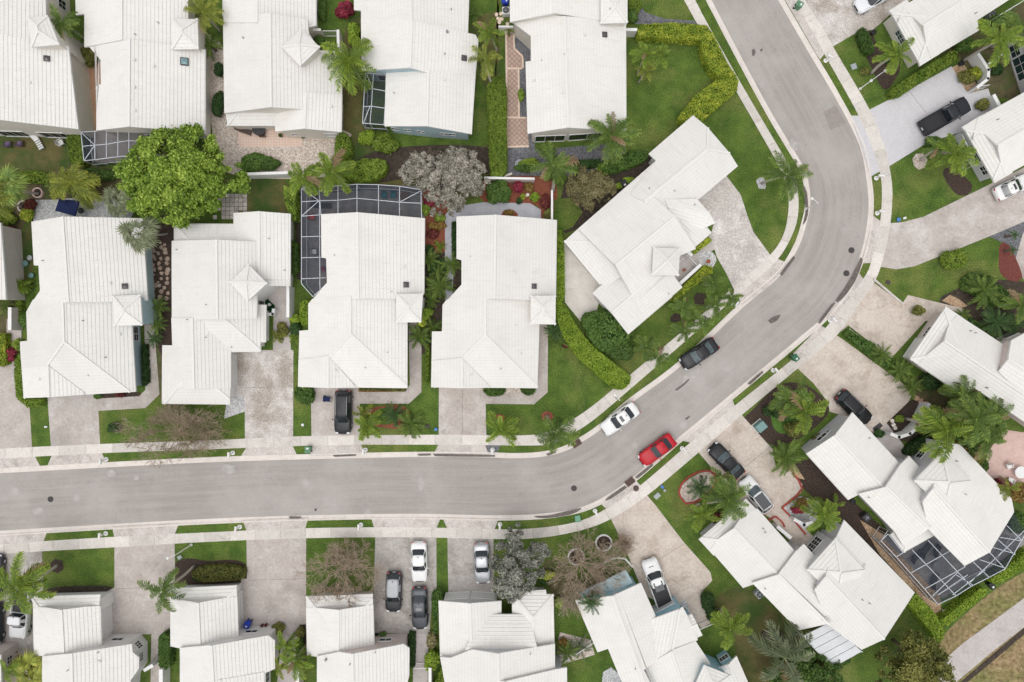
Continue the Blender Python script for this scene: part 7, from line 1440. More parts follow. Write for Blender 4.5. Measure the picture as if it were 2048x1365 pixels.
# ------------------------------------------------------------------ vehicles (built nose along +X, then placed)
plain('tyre', (.016, .016, .017), .85, .2, var=.2)
plain('rim', (.42, .43, .45), .3, .5, .8, var=.1)
plain('car_glass', (.014, .020, .026), .05, .6, 0, .6, var=.2, scale=1)
plain('car_glass_pale', (.075, .105, .115), .06, .6, 0, .6, var=.35, scale=2.2)
plain('lamp_clear', (.62, .64, .66), .15, .6, var=.1)
plain('lamp_red', (.36, .012, .014), .2, .5, var=.1)
plain('car_trim', (.02, .02, .022), .5, .4, var=.2)
plain('rail', (.45, .46, .48), .3, .5, .8, var=.1)
def interp(tab, x):
    return float(np.interp(x, [t[0] for t in tab], [t[1] for t in tab]))
KINDS_ = {
 'sedan': dict(W=1.84, H=1.45, top=[(-.5, .60), (-.485, .86), (-.44, .98), (-.32, 1.01), (.2, .95), (.33, .90), (.43, .80), (.48, .66), (.5, .50)],
               wid=[(-.5, .70), (-.485, .84), (-.44, .94), (-.3, 1), (.22, 1), (.36, .97), (.43, .90), (.475, .76), (.5, .56)], base=(-.375, .215), roof=(-.175, .045), belt=.93),
 'coupe': dict(W=1.80, H=1.36, top=[(-.5, .62), (-.485, .86), (-.44, .95), (-.34, .97), (.14, .93), (.3, .90), (.43, .78), (.48, .64), (.5, .48)],
               wid=[(-.5, .70), (-.485, .86), (-.44, .96), (-.3, 1), (.1, .96), (.3, 1), (.42, .90), (.475, .74), (.5, .52)], base=(-.40, .14), roof=(-.20, -.03), belt=.91),
 'suv': dict(W=1.94, H=1.74, top=[(-.5, .75), (-.49, 1.02), (-.46, 1.08), (.2, 1.06), (.33, 1.02), (.44, .93), (.485, .75), (.5, .55)],
             wid=[(-.5, .78), (-.49, .90), (-.45, .97), (-.3, 1), (.22, 1), (.38, .97), (.45, .90), (.485, .78), (.5, .60)], base=(-.485, .235), roof=(-.41, .075), belt=1.03),
 'hatch': dict(W=1.84, H=1.60, top=[(-.5, .70), (-.49, .96), (-.45, 1.02), (.2, .99), (.33, .95), (.44, .85), (.485, .70), (.5, .52)],
               wid=[(-.5, .74), (-.49, .87), (-.45, .95), (-.3, 1), (.22, 1), (.38, .97), (.45, .89), (.485, .76), (.5, .58)], base=(-.475, .225), roof=(-.36, .055), belt=.97),
 'pickup': dict(W=1.98, H=1.86, top=[(-.5, .80), (-.495, .82), (-.06, .82), (-.05, 1.12), (.2, 1.10), (.34, 1.07), (.45, 1.00), (.485, .82), (.5, .58)],
                wid=[(-.5, .93), (-.495, .97), (-.3, 1), (.22, 1), (.4, .98), (.46, .92), (.485, .82), (.5, .68)], base=(-.07, .235), roof=(-.035, .125), belt=1.08),
}
def vehicle(kind, L, col, label, cat, nose, tail, metal=0.0, name='parked_car', roof=None, sunroof=False, glassroof=False, rails=False, glass='car_glass', cover=None, bed=None, stripe=None, cabin_col=None, plate=True):
    K = KINDS_[kind]; W = K['W'] / 2; pm = paint('paint_' + '_'.join(str(int(v * 1000)) for v in col), col, metal)
    a, b = U(tail, .8), U(nose, .8); c = (a + b) / 2; ang = math.atan2(b.y - a.y, b.x - a.x)
    root = empty(name, (0, 0, 0)); tag(root, label, cat)
    mb = MB(); xs = [-.5, -.497, -.485, -.465, -.44, -.40, -.34, -.26, -.18, -.10, -.06, -.05, .0, .08, .15, .2, .26, .33, .39, .43, .46, .48, .493, .5]; rings = []
    for x in xs:
        w = W * interp(K['wid'], x); zt = interp(K['top'], x); zb = .24 + (.10 if abs(x) > .47 else 0)
        for s in (1,):
            rings.append([(-w * .92, zb), (-w * .99, zb + .14), (-w, zb + (zt - zb) * .55), (-w * .975, zb + (zt - zb) * .80), (-w * .92, zt - .035), (-w * .82, zt), (-w * .45, zt + .018), (0, zt + .024),
                          (w * .45, zt + .018), (w * .82, zt), (w * .92, zt - .035), (w * .975, zb + (zt - zb) * .80), (w, zb + (zt - zb) * .55), (w * .99, zb + .14), (w * .92, zb)])
    m = 15; vs = [Vector((x * L, y, z)) for x, r in zip(xs, rings) for y, z in r]; fs = []
    for i in range(len(xs) - 1):
        for k in range(m - 1): fs.append((i * m + k, (i + 1) * m + k, (i + 1) * m + k + 1, i * m + k + 1))
        fs.append((i * m + m - 1, (i + 1) * m + m - 1, (i + 1) * m, i * m))
    fs += [tuple(range(m)), tuple(range((len(xs) - 1) * m + m - 1, (len(xs) - 1) * m - 1, -1))]
    mb.mesh(vs, fs); body = mb.build('body', pm, root, True)
    # cabin as rings of rounded rectangles from belt to roof
    (b0, b1), (r0, r1), zb, H = K['base'], K['roof'], K['belt'], K['H']; wb, wt = W * .90, W * .70
    def S(t, ph, off=0.0, flat=0.0):
        e = t ** .92; x0, x1 = (b0 + (r0 - b0) * e) * L - off, (b1 + (r1 - b1) * e) * L + off; w = wb + (wt - wb) * t ** 1.15 + off
        z = zb - .03 + (H - .05 - zb + .03) * (1 - (1 - t) ** 1.15) + off * .4
        cs, sn = math.cos(ph), math.sin(ph); n = .36
        x = (x0 + x1) / 2 + (x1 - x0) / 2 * math.copysign(abs(cs) ** n, cs); y = w * math.copysign(abs(sn) ** n, sn)
        bow = .05 * (1 - (y / w) ** 2) * (1 if cs > 0 else -.6) * (1 - .5 * t); return Vector((x + bow, y, z))
    def patch(p0, p1, t0, t1, off, nu=10, nv=5):
        q = MB(); v = [S(t0 + (t1 - t0) * j / nv, p0 + (p1 - p0) * i / nu, off) for j in range(nv + 1) for i in range(nu + 1)]; w = nu + 1
        q.mesh(v, [(j * w + i, j * w + i + 1, (j + 1) * w + i + 1, (j + 1) * w + i) for j in range(nv) for i in range(nu)]); return q
    cb = MB(); nr = 40; lv = [0, .25, .5, .75, .92, 1.0]; vs = [S(t, 2 * math.pi * k / nr) for t in lv for k in range(nr)]
    for f in (.80, .45): vs += [Vector((((r0 + r1) / 2 * L) + (S(1, 2 * math.pi * k / nr).x - (r0 + r1) / 2 * L) * f, S(1, 2 * math.pi * k / nr).y * f, H - .05 + .05 * (1 - f * f))) for k in range(nr)]
    vs.append(Vector(((r0 + r1) / 2 * L, 0, H))); fs = []
    for i in range(len(lv) + 1):
        for k in range(nr): fs.append((i * nr + k, i * nr + (k + 1) % nr, (i + 1) * nr + (k + 1) % nr, (i + 1) * nr + k))
    e = (len(lv) + 1) * nr
    for k in range(nr): fs.append((e + k, e + (k + 1) % nr, e + nr))
    cb.mesh(vs, fs); cm = pm if cabin_col is None else paint('paint_' + '_'.join(str(int(v * 1000)) for v in cabin_col), cabin_col, metal)
    cab = cb.build('roof', cm, root, True)
    patch(-R(42), R(42), .06, .90, .014).build('windshield', MATS[glass], root, True)
    patch(R(180 - 40), R(180 + 40), .12, .86, .014).build('rear_window', MATS[glass], root, True)
    for s in (1, -1):
        for q0, q1 in ((54, 88), (92, 126)): patch(s * R(q0), s * R(q1), .10, .82, .012, 6, 4).build('side_window', MATS['car_glass'], root, True)
    xm, zr = (r0 + r1) / 2 * L, H
    if sunroof or glassroof:
        ln, wd = ((r1 - r0) * L * (.92 if glassroof else .36)), wt * 2 * (.86 if glassroof else .55); q = MB(); x0 = xm if glassroof else xm + (r1 - r0) * L * .17
        q.box((x0, 0, H - .012), (ln, wd, .03), 0, 0, .012); q.build('sunroof', MATS['car_glass'], root)
    if rails:
        for s in (1, -1):
            q = MB(); q.tube([((r0 + .01) * L, s * wt * .86, H - .07), ((r0 + .04) * L, s * wt * .9, H + .0), ((r1 - .05) * L, s * wt * .9, H + .0), ((r1 - .02) * L, s * wt * .86, H - .07)], .022, 5); q.build('roof_rail', MATS['rail'], root)
    q = MB(); q.beam((r0 * L * .86 + .05, 0, H), (r0 * L * .86 - .16, 0, H + .05), .05, .03); q.build('antenna', MATS['car_trim'], root)
    for s in (1, -1):
        q = MB(); q.box(((b1 - .075) * L, s * (W + .10), zb + .06), (.13, .20, .13), 0, 0, .04); q.build('mirror', cm if col[0] > .1 else MATS['car_trim'], root)
        zl = interp(K['top'], .44); q = MB(); q.box((.462 * L, s * W * .66, zl - .11), (.26, .34, .10), s * .5, 0, .04); q.build('headlight', MATS['lamp_clear'], root)
        zl = interp(K['top'], -.485); q = MB(); q.box((-.487 * L, s * W * .70, zl - .06), (.14, .30, .12), -s * .25, 0, .03); q.build('taillight', MATS['lamp_red'], root)
        q = MB(); q.beam((b1 * L + .06, s * .10, zb + .035), (b1 * L - .04, s * .62, zb + .07), .025, .015); q.build('wiper', MATS['car_trim'], root)
        for xw in (.305, -.295):
            q = MB(); R_ = .34 if kind not in ('suv', 'pickup') else .38; cy = s * (W - .06); pts = [(xw * L, cy - s * .10, R_), (xw * L, cy + s * .045, R_)]
            q.tube(pts, R_, 16); w = q.build('wheel', MATS['tyre'], root, False); q2 = MB(); q2.tube([(xw * L, cy + s * .04, R_), (xw * L, cy + s * .055, R_)], R_ * .62, 12); q2.build('rim', MATS['rim'], w)
    zh = .5; q = MB()
    q.box((.497 * L, 0, .55), (.05, W * .9, .20), 0, 0, .02); q.build('grille', MATS['car_trim'], root)
    for s in (1, -1):       # shut lines of the bonnet
        q = MB(); pts = [(x * L, s * W * k, interp(K['top'], x) + .012) for x, k in ((b1 + .02, .80), (.36, .77), (.455, .62))]; q.tube(pts, .008, 4); q.build('bonnet_seam', MATS['car_trim'], root)
    if plate: q = MB(); q.box((-.501 * L, 0, .68), (.03, .32, .16)); q.build('number_plate', MATS['sticker_white'], root)
    if kind == 'pickup':
        x0, x1 = -.49 * L, -.065 * L
        for s in (1, -1):
            q = MB(); q.box(((x0 + x1) / 2, s * (W - .09), .96), (x1 - x0, .15, .34), 0, 0, .04); q.build('bed_side', pm, root)
        q = MB(); q.box((-.488 * L, 0, .96), (.10, W * 1.84, .34), 0, 0, .03); q.build('tailgate', pm, root)
        q = MB(); q.box(((x0 + x1) / 2, 0, (1.10 if cover else .845)), (x1 - x0 - .08, W * 1.72, .03), 0, 0, .01); q.build('bed_cover' if cover else 'bed_floor', MATS[cover or 'car_trim'], root)
    for f in bed or []: f(root, L, W)
    if stripe:
        q = MB(); q.box(stripe[0], stripe[1], 0, 0, .01); q.build('hood_scoop', MATS['car_trim'], root)
    root.location = (c.x, c.y, .02 if not (abs(c.x) < 0) else 0); root.rotation_euler = (0, 0, ang); return root
V = vehicle
V('suv', 4.95, (.022, .023, .027), 'black family wagon with roof rails parked on the pink driveway', 'car', (685, 868), (687, 782), rails=True)
V('sedan', 4.65, (.022, .022, .026), 'black sedan parked at the inner kerb of the street', 'car', (1366, 730), (1431, 686), glass='car_glass_pale')
V('sedan', 4.7, (.80, .80, .79), 'white sedan with dark sunroof parked at the inner kerb', 'car', (1208, 862), (1272, 815), sunroof=True)
V('coupe', 4.55, (.46, .012, .022), 'red car parked at the outer kerb of the street', 'car', (1282, 925), (1347, 877))
V('sedan', 4.7, (.016, .017, .020), 'black sedan on the tan driveway beside the red-edged bed', 'car', (1424, 892), (1482, 953), glass='car_glass_pale')
V('hatch', 4.6, (.78, .78, .77), 'white car with black glass roof behind the black sedan', 'car', (1488, 958), (1538, 1022), glassroof=True, glass='car_glass_pale')
V('hatch', 4.65, (.016, .016, .018), 'black hatchback with red tail lamps on the broad tan driveway', 'car', (1738, 844), (1680, 788), rails=True)
def toolbox(root, L, W):
    q = MB(); q.box((-.02 * L, 0, 1.82), (1.1, 1.05, .05), 0, 0, .02); q.build('roof_panel', MATS['car_glass'], root)
V('pickup', 5.6, (.78, .78, .77), 'white pickup with black bed cover strewn with fallen leaves', 'pickup', (1297, 1120), (1330, 1210), name='pickup_truck', cover='car_trim', bed=[toolbox], stripe=((1.75, 0, 1.06), (.55, .55, .05)))
V('sedan', 4.55, (.80, .80, .79), 'white sedan on the grey driveway with three cars', 'car', (839, 1162), (837, 1087))
V('hatch', 4.5, (.035, .036, .04), 'dark crossover with silver roof on the grey driveway', 'car', (786, 1223), (788, 1147), cabin_col=(.42, .43, .45), rails=True)
V('sedan', 4.75, (.075, .080, .090), 'dark grey sedan with sunroof nose down on the grey driveway', 'car', (840, 1258), (838, 1177), sunroof=True, metal=.3)
V('sedan', 4.6, (.44, .45, .47), 'silver sedan half under the silver-grey tree', 'car', (966, 1167), (962, 1088), metal=.4)
V('pickup', 5.3, (.70, .70, .71), 'two-tone white and grey pickup at the left picture edge', 'pickup', (36, 1276), (44, 1186), name='pickup_truck', cabin_col=(.72, .72, .73), stripe=((1.2, 0, 1.12), (.2, .9, .04)))
V('pickup', 6.0, (.030, .032, .038), 'black pickup with open bed on the lilac driveway', 'pickup', (1938, 205), (1845, 258), name='pickup_truck', metal=.2)
V('coupe', 4.6, (.80, .80, .79), 'white coupe with dark sunroof at the right picture edge', 'car', (2066, 356), (1993, 390), sunroof=True)
V('hatch', 4.6, (.76, .77, .79), 'white hatchback poking in at the top edge', 'car', (1713, 16), (1785, -25), rails=True)
V('sedan', 4.7, (.05, .052, .058), 'grey car sliver at the left edge, upper', 'car', (-12, 1110), (-12, 1192))
V('sedan', 4.7, (.03, .035, .038), 'dark car sliver at the left edge, lower', 'car', (-14, 1290), (-14, 1206))
# ------------------------------------------------------------------ walls, cages, fittings, furniture
def wall_line(px, h, w, mat, label, cat='wall', name='garden_wall', z=0, cap=True):
    pts = [U(p, h) for p in px]; c = pts[0].copy(); c.z = 0; root = empty(name, c); tag(root, label, cat)
    for a, b in zip(pts, pts[1:]):
        mb = MB(); d = (b - a).normalized(); e = d * w * .49
        mb.beam(Vector((a.x, a.y, h / 2)) - e, Vector((b.x, b.y, h / 2)) + e * .98, w, h); mb.build('panel', MATS[mat], root)
        if cap: mb = MB(); mb.beam(Vector((a.x, a.y, h + .03)) - e, Vector((b.x, b.y, h + .03)) + e, w + .08, .06); mb.build('coping', MATS['white_paint'], root)
    return root
wall_line([(484, 349), (575, 346)], 1.8, .22, 'stucco_white', 'white garden wall between pebble yard and brown lawn')
wall_line([(970, 356), (1068, 358)], 1.8, .16, 'stucco_pink', 'pinkish garden wall below the dark gravel')
wall_line([(1104, 382), (1104, 440)], 1.8, .14, 'stucco_pink', 'pinkish garden wall beside the grass corner')
wall_line([(576, 575), (576, 633)], 1.9, .25, 'stucco_white', 'white wall along the entry walk of the stained driveway house')
wall_line([(526, 629), (546, 629), (547, 620)], 1.2, .25, 'stucco_white', 'low white wall beside the artificial turf')
wall_line([(626, 60), (640, 60)], 1.7, .18, 'stucco_cream', 'short cream wall left of the court gate')
wall_line([(676, 62), (677, 104)], 1.7, .22, 'stucco_cream', 'cream wall under the large pale palm')
wall_line([(998, 54), (1026, 54)], 1.6, .12, 'white_paint', 'white side fence at the tiled walk', name='fence', cat='fence')
wall_line([(1252, 60), (1272, 60)], 1.6, .25, 'stucco_white', 'short white wall stub at the yellow-green hedge')
wall_line([(1362, 566), (1400, 531)], 1.3, .28, 'stucco_white', 'white entry court wall beside the bright yellow hedge')
wall_line([(1375, 503), (1382, 510)], 1.6, .3, 'stucco_white', 'white gate pillar by the dark red plant')
wall_line([(1956, 108), (1977, 140), (1976, 158), (1955, 175)], 1.6, .25, 'stucco_white', 'curved white wall round the corner courtyard')
wall_line([(1978, 128), (2005, 108)], 1.5, .12, 'stucco_white', 'thin white wall inside the corner courtyard')
wall_line([(1988, 192), (2000, 215)], 1.6, .3, 'stucco_white', 'white wall stub beside the pickup nose')
wall_line([(1783, 869), (1798, 875), (1820, 868), (1848, 842)], 1.6, .28, 'stucco_white', 'white angled entry wall under the tall palm')
wall_line([(1846, 835), (1858, 810)], 1.6, .35, 'stucco_grey', 'grey bin screen wall at the palm thicket', cap=False)
wall_line([(1750, 560), (1804, 606)], .18, .22, 'concrete', 'concrete edging beside the clean cream driveway', name='edging', cat='edging', cap=False)
wall_line([(290, 1340), (304, 1332)], 1.7, .30, 'stucco_white', 'white wall stub at the lower house bay')
wall_line([(322, 1342), (322, 1385)], 1.7, .35, 'stucco_white', 'white wall below the clipped oval hedge')
wall_line([(595, 1330), (595, 1390)], 1.7, .30, 'stucco_cream', 'cream wall beside the golden palm at the bottom edge')
wall_line([(860, 1338), (860, 1390)], 1.7, .25, 'stucco_pink', 'pinkish wall beside the garden gate at the bottom edge')
wall_line([(20, 618), (20, 658)], 1.8, .30, 'stucco_pink', 'pinkish wall with white cap beside the pink path')
wall_line([(1556, 1055), (1580, 1075)], 1.4, .3, 'stucco_white', 'white low wall by the red-edged entry')
wall_line([(1590, 1040), (1608, 1050), (1622, 1046)], 1.2, .3, 'stucco_white', 'curved white wall below the red bromeliads')
wall_line([(1010, 352), (1022, 348)], .5, .25, 'stucco_cream', 'short cream bench wall on the dark gravel', cap=False)
wall_line([(1700, 660), (1780, 720)], .12, .2, 'concrete', 'concrete edging along the sloping green strip', name='edging', cat='edging', cap=False)
def edging(px, label, mat='red_kerb', h=.14, w=.20, closed=False):
    pts = catmull(px, 8, closed); pts = pts + pts[:1] if closed else pts; c = U(px[0], 0); root = empty('edging', c); tag(root, label, 'edging')
    for i in range(0, len(pts) - 1, 2):
        q = pts[i:i + 3]
        if len(q) < 2: continue
        mb = MB(); a, b = U(q[0], h), U(q[-1], h); d = (b - a).normalized(); mb.beam(a - Vector((0, 0, h / 2)) + d * .01, b - Vector((0, 0, h / 2)) - d * .01, w, h); mb.build('kerb_block', MATS[mat], root)
edging([(1358, 985), (1368, 962), (1395, 945), (1420, 942), (1432, 953), (1428, 975), (1400, 1000), (1372, 1008)], 'red curved edging round the pebble bed by the big palm', closed=True)
edging([(1585, 946), (1603, 970), (1600, 986), (1564, 1016)], 'red edging at the end of the tan two-car driveway')
edging([(1564, 1016), (1580, 1032), (1612, 1070)], 'red edging down to the entry path')
edging([(1535, 1042), (1545, 1030), (1565, 1045), (1570, 1055)], 'short red edging by the entry planter')
def ring(px, r, label, mat='white_paint', n=14):
    c = U(px, 0); root = empty('ring_planter', c); tag(root, label, 'planter')
    for k in range(n):
        a, b = 2 * math.pi * k / n + .015, 2 * math.pi * (k + 1) / n - .015; mb = MB(); z = .32
        p = [(c.x + q * math.cos(t), c.y + q * math.sin(t)) for q, t in ((r - .16, a), (r, a), (r, b), (r - .16, b))]; mb.prism(p, 0, z); mb.build('stone', MATS[mat], root)
    mb = MB(); mb.lathe((c.x, c.y, 0), [(r - .17, 0), (r - .17, .2), (.3, .24)], 14); mb.build('soil_fill', MATS['mulch_dark'], root)
ring((1152, 1113), .98, 'white ring planter at the sprawling leafless tree, lower')
ring((1207, 1085), .98, 'white ring planter beside the tan driveway, upper')
ring((78, 387), .62, 'round pinkish paver ring at a palm foot', 'patio_rose')
ring((50, 414), .7, 'ring planter with maroon plant by the grey patio', 'stucco_pink')
edging([(1200, 1135), (1222, 1118), (1250, 1118), (1266, 1135)], 'white curved edging above the sky-blue house', 'white_paint')
# screened cages
def cage(label, eave, roofpts, beams, z, floor_px, cat='screen enclosure', lean=None, posts=(), panels=()):
    c = U(floor_px, 0); root = empty('screen_enclosure', c); tag(root, label, cat)
    P = lambda p: U(p[:2], p[2] if len(p) > 2 else z)
    for a, b in beams:
        mb = MB(); mb.beam(P(a), P(b), .055, .08); mb.build('beam', MATS['frame_white'], root)
    for p in posts:
        q = P(p); mb = MB(); mb.beam(Vector((q.x, q.y, 0)), q, .06, .06); mb.build('post', MATS['frame_white'], root)
    for pn in panels:
        mb = MB(); mb.poly([P(p) - Vector((0, 0, .03)) for p in pn]); mb.build('screen_panel', MATS['screen'], root)
    for a, b in zip(posts, list(posts)[1:]):
        q, r = P(a), P(b); mb = MB(); mb.poly([Vector((q.x, q.y, .02)), Vector((r.x, r.y, .02)), r - Vector((0, 0, .06)), q - Vector((0, 0, .06))]); mb.build('screen_wall', MATS['screen'], root)
        mb = MB(); mb.beam(Vector((q.x, q.y, 1.0)), Vector((r.x, r.y, 1.0)), .06, .06); mb.build('rail', MATS['frame_white'], root)
Z = 2.7
xs = [638, 676, 714, 757, 799, 841]; top = [(603, 377), (638, 376), (676, 372), (714, 369), (757, 370), (799, 373), (842, 380)]; mid = [(603, 404), (638, 402), (676, 401), (714, 397), (757, 401), (799, 405), (841, 407)]
low = [(603, 433), (642, 430), (676, 428), (714, 426), (757, 430), (799, 433), (843, 436)]
bm = [(a, b) for a, b in zip(top, top[1:])] + [(a, b) for a, b in zip(mid, mid[1:])] + [(top[i], low[i]) for i in range(1, 7)] + [((603, 377), (638, 402)), ((638, 402), (603, 433)), ((799, 405), (842, 382)), ((603, 433), (642, 430)), ((604, 474), (642, 473)), ((604, 516), (642, 515)), ((604, 558), (652, 556)), ((603, 377), (603, 568)), ((639, 402), (640, 585)), ((603, 568), (626, 594)), ((626, 594), (655, 566))]
cage('long screened pool cage wrapping round two sides of the house', None, None, bm, Z, (700, 400), posts=[(842, 382), (799, 374), (757, 371), (714, 370), (676, 373), (638, 377), (604, 378), (604, 433), (604, 474), (604, 516), (604, 558), (604, 568), (626, 593)],
     panels=[[top[i], top[i + 1], mid[i + 1], mid[i]] for i in range(6)] + [[mid[i], mid[i + 1], low[i + 1], low[i]] for i in range(6)] + [[(603, 433), (642, 430), (642, 473), (604, 474)], [(604, 474), (642, 473), (642, 515), (604, 516)], [(604, 516), (652, 515), (652, 556), (604, 558)], [(604, 558), (652, 556), (655, 566), (626, 594), (603, 568)]])
bt = [(162, 265), (190, 263), (213, 260), (236, 257), (258, 253), (301, 258), (330, 262)]; bmid = [(165, 293), (190, 291), (213, 289), (236, 285), (258, 282), (300, 284), (330, 287)]; bl = [(168, 322), (190, 320), (213, 317), (236, 314), (258, 312), (300, 314), (330, 316)]
cage('flat screen enclosure leaning off the back of the square-tower house', None, None, [(a, b) for L_ in (bt, bmid, bl) for a, b in zip(L_, L_[1:])] + [(bt[i], bl[i]) for i in range(6)] + [(bt[0], bmid[1]), (bmid[1], bl[0])], 2.6, (240, 290), posts=[bt[0], bmid[0], bl[0], bl[1], bl[2], bl[3], bl[4], bl[5]],
     panels=[[a[i], a[i + 1], b[i + 1], b[i]] for a, b in ((bt, bmid), (bmid, bl)) for i in range(6)])
dl = [(731, 147), (729, 179), (727, 214), (725, 247)]; dm = [(747, 148), (745, 178), (743, 213), (740, 248)]; dr = [(772, 149), (772, 183), (770, 217), (768, 250)]
cage('small screened porch in the notch of the blue-grey house', None, None, [(a, b) for L_ in (dl, dm, dr) for a, b in zip(L_, L_[1:])] + [(a, b) for a, b in zip(dl, dm)] + [(a, b) for a, b in zip(dm, dr)] + [((733, 147), (745, 178)), ((727, 247), (740, 213))], 2.6, (750, 200), posts=[dl[0], dl[1], dl[2], dl[3], dm[3], dr[3]],
     panels=[[a[i], a[i + 1], b[i + 1], b[i]] for a, b in ((dl, dm), (dm, dr)) for i in range(3)])
A1, A2, A3, A4 = (1765, 1080), (1792, 1115), (1880, 1203), (1980, 1148)
cg = [((1776, 1068), (1806, 1106)), ((1762, 1082), (1792, 1114)), ((1792, 1114), (1876, 1209)), ((1806, 1106), (1792, 1114)), ((1824, 1100), (1912, 1192)), ((1856, 1081), (1942, 1173)), ((1872, 1070), (1930, 1134)), ((1876, 1209), (1912, 1192)), ((1912, 1192), (1942, 1173)), ((1942, 1173), (1978, 1155)), ((1978, 1155), (2010, 1138)), ((2010, 1138), (2052, 1065)), ((1946, 1124), (1978, 1155)), ((1980, 1106), (2010, 1138)), ((1996, 1080), (2030, 1110)), ((2014, 1052), (2044, 1082)),
      ((1822, 1146), (1900, 1102)), ((1850, 1178), (1930, 1134)), ((1865, 1192), (1915, 1145)), ((1876, 1190), (1935, 1150)), ((1912, 1150), (1945, 1170)), ((1940, 1165), (1996, 1112)), ((1960, 1120), (2005, 1135)), ((1985, 1095), (2030, 1108)), ((1905, 1190), (1970, 1140)), ((2000, 1075), (2042, 1082)), ((1990, 1118), (2048, 1062)), ((1762, 1082), (1776, 1068))]
cage('angled screened pool cage behind the turret house, dark furniture inside', None, None, cg, 2.7, (1880, 1130), posts=[(1762, 1082), (1792, 1114), (1834, 1161), (1876, 1209), (1912, 1192), (1942, 1173), (1978, 1155), (2010, 1138), (2030, 1108), (2044, 1082)],
     panels=[[(1776, 1068), (1806, 1106), (1792, 1114), (1762, 1082)], [(1792, 1114), (1824, 1100), (1912, 1192), (1876, 1209)], [(1824, 1100), (1872, 1070), (1930, 1134), (1978, 1106), (2010, 1138), (1912, 1192)], [(1978, 1106), (2028, 1026), (2052, 1065), (2010, 1138)]])
# flat white lanai roof
r = empty('lanai_roof', U((1660, 1290), 0)); tag(r, 'flat white panelled lanai roof behind the turret house', 'roof')
q = [(1662, 1244), (1724, 1304), (1665, 1337), (1605, 1273)]
for k in range(5):
    a, b = k / 5, (k + 1) / 5 - .012; P = lambda u, v: U((q[0][0] * (1 - u) * (1 - v) + q[1][0] * u * (1 - v) + q[2][0] * u * v + q[3][0] * (1 - u) * v, q[0][1] * (1 - u) * (1 - v) + q[1][1] * u * (1 - v) + q[2][1] * u * v + q[3][1] * (1 - u) * v), 2.5)
    mb = MB(); pts = [P(a, 0), P(b, 0), P(b, 1), P(a, 1)]; mb.prism([(p.x, p.y) for p in pts], 2.42, 2.52); mb.build('panel', MATS['solar_white'], r)
for p in (q[1], q[2], q[3]):
    w = U(p, 2.4); mb = MB(); mb.beam((w.x, w.y, 0), (w.x, w.y, 2.42), .12, .12); mb.build('post', MATS['frame_white'], r)
# mailboxes
def mailbox(px, label, face=0.0):
    c = U(px, 0); root = empty('mailbox', (0, 0, 0)); tag(root, label, 'mailbox')
    mb = MB(); mb.lathe((0, 0, .03), [(.26, 0), (.26, .05), (.13, .10), (.10, .25)], 14); mb.build('base', MATS['white_paint'], root, False)
    mb = MB(); mb.beam((0, 0, .1), (0, 0, 1.12), .11, .11); mb.build('post', MATS['white_paint'], root)
    mb = MB(); mb.beam((0, -.15, 1.08), (0, .28, 1.08), .09, .07); mb.beam((0, 0, .75), (0, .22, 1.05), .05, .05); mb.build('arm', MATS['white_paint'], root)
    mb = MB(); pr = [(-.13, 0), (.13, 0), (.13, .16), (.10, .24), (.05, .28), (-.05, .28), (-.10, .24), (-.13, .16)]; n = len(pr)
    vs = [Vector((x, y, 1.12 + z)) for y in (-.26, .36) for x, z in pr]; mb.mesh(vs, [tuple(range(n)), tuple(range(2 * n - 1, n - 1, -1))] + [(i, n + i, n + (i + 1) % n, (i + 1) % n) for i in range(n)]); b = mb.build('box', MATS['white_paint'], root)
    mb = MB(); mb.box((.15, -.05, 1.32), (.02, .10, .14)); mb.build('flag', MATS['lamp_red'], root)
    root.location = c; root.rotation_euler = (0, 0, face)
for p, f, l in [((213, 919), 180, 'white kerb mailbox by the empty pale pink driveway apron'), ((466, 906), 180, 'white kerb mailbox by the blotchy driveway apron'), ((731, 900), 180, 'white kerb mailbox beside the black wagon driveway'), ((985, 900), 180, 'white mailbox standing in the dark rock triangle'),
                ((1467, 609), 140, 'white kerb mailbox below the street palms'), ((212, 1067), 0, 'white mailbox on the verge above the bright leaning palm'), ((480, 1054), 0, 'white mailbox on the verge above the dark curving bed'), ((722, 1050), 0, 'white mailbox on a pebble square above the leafless tree lawn'),
                ((1000, 1049), 0, 'white mailbox in a triangle of stones near the silver sedan'), ((1190, 1022), 20, 'white mailbox beside the green utility lid'), ((1364, 897), 40, 'white mailbox on the verge by the red car'), ((1546, 741), 40, 'white mailbox on the verge by the green bin across the street'),
                ((1660, 641), 50, 'white mailbox on the small grass triangle by the cream driveway'), ((1754, 427), 80, 'white mailbox, lower of two on the outer bend verge'), ((1752, 357), 85, 'white mailbox, upper of two on the outer bend verge'), ((1651, 122), 60, 'white mailbox near the top of the street')]:
    mailbox(p, l, R(f))
# street lamps
def lamp_post(base, h, label, heads=1, face=0.0):
    c = U(base, 0); root = empty('street_lamp', (0, 0, 0)); tag(root, label, 'street lamp')
    mb = MB(); mb.lathe((0, 0, 0), [(.16, 0), (.16, .12), (.09, .3), (.06, .5), (.05, h)], 10); mb.build('post', MATS['white_paint'], root)
    mb = MB(); mb.tube([(0, 0, h * .97), (.35, 0, h + .05), (.8, 0, h)], .035, 6); mb.build('arm', MATS['white_paint'], root)
    for k in range(heads):
        x = .8 if k == 0 else 0; mb = MB(); mb.lathe((x, 0, h - (.15 if k == 0 else 1.8)), [(.05, .18), (.16, .12), (.17, .02), (.05, -.02)], 10); mb.build('lamp_head', MATS['white_paint'], root)
    root.location = c; root.rotation_euler = (0, 0, face)
lamp_post((1720, 178), 4.2, 'double-headed white lamp post below the royal palm', 2, R(35))
lamp_post((1611, 418), 3.2, 'white street lamp at the wet gutter on the inside bend', 1, R(140))
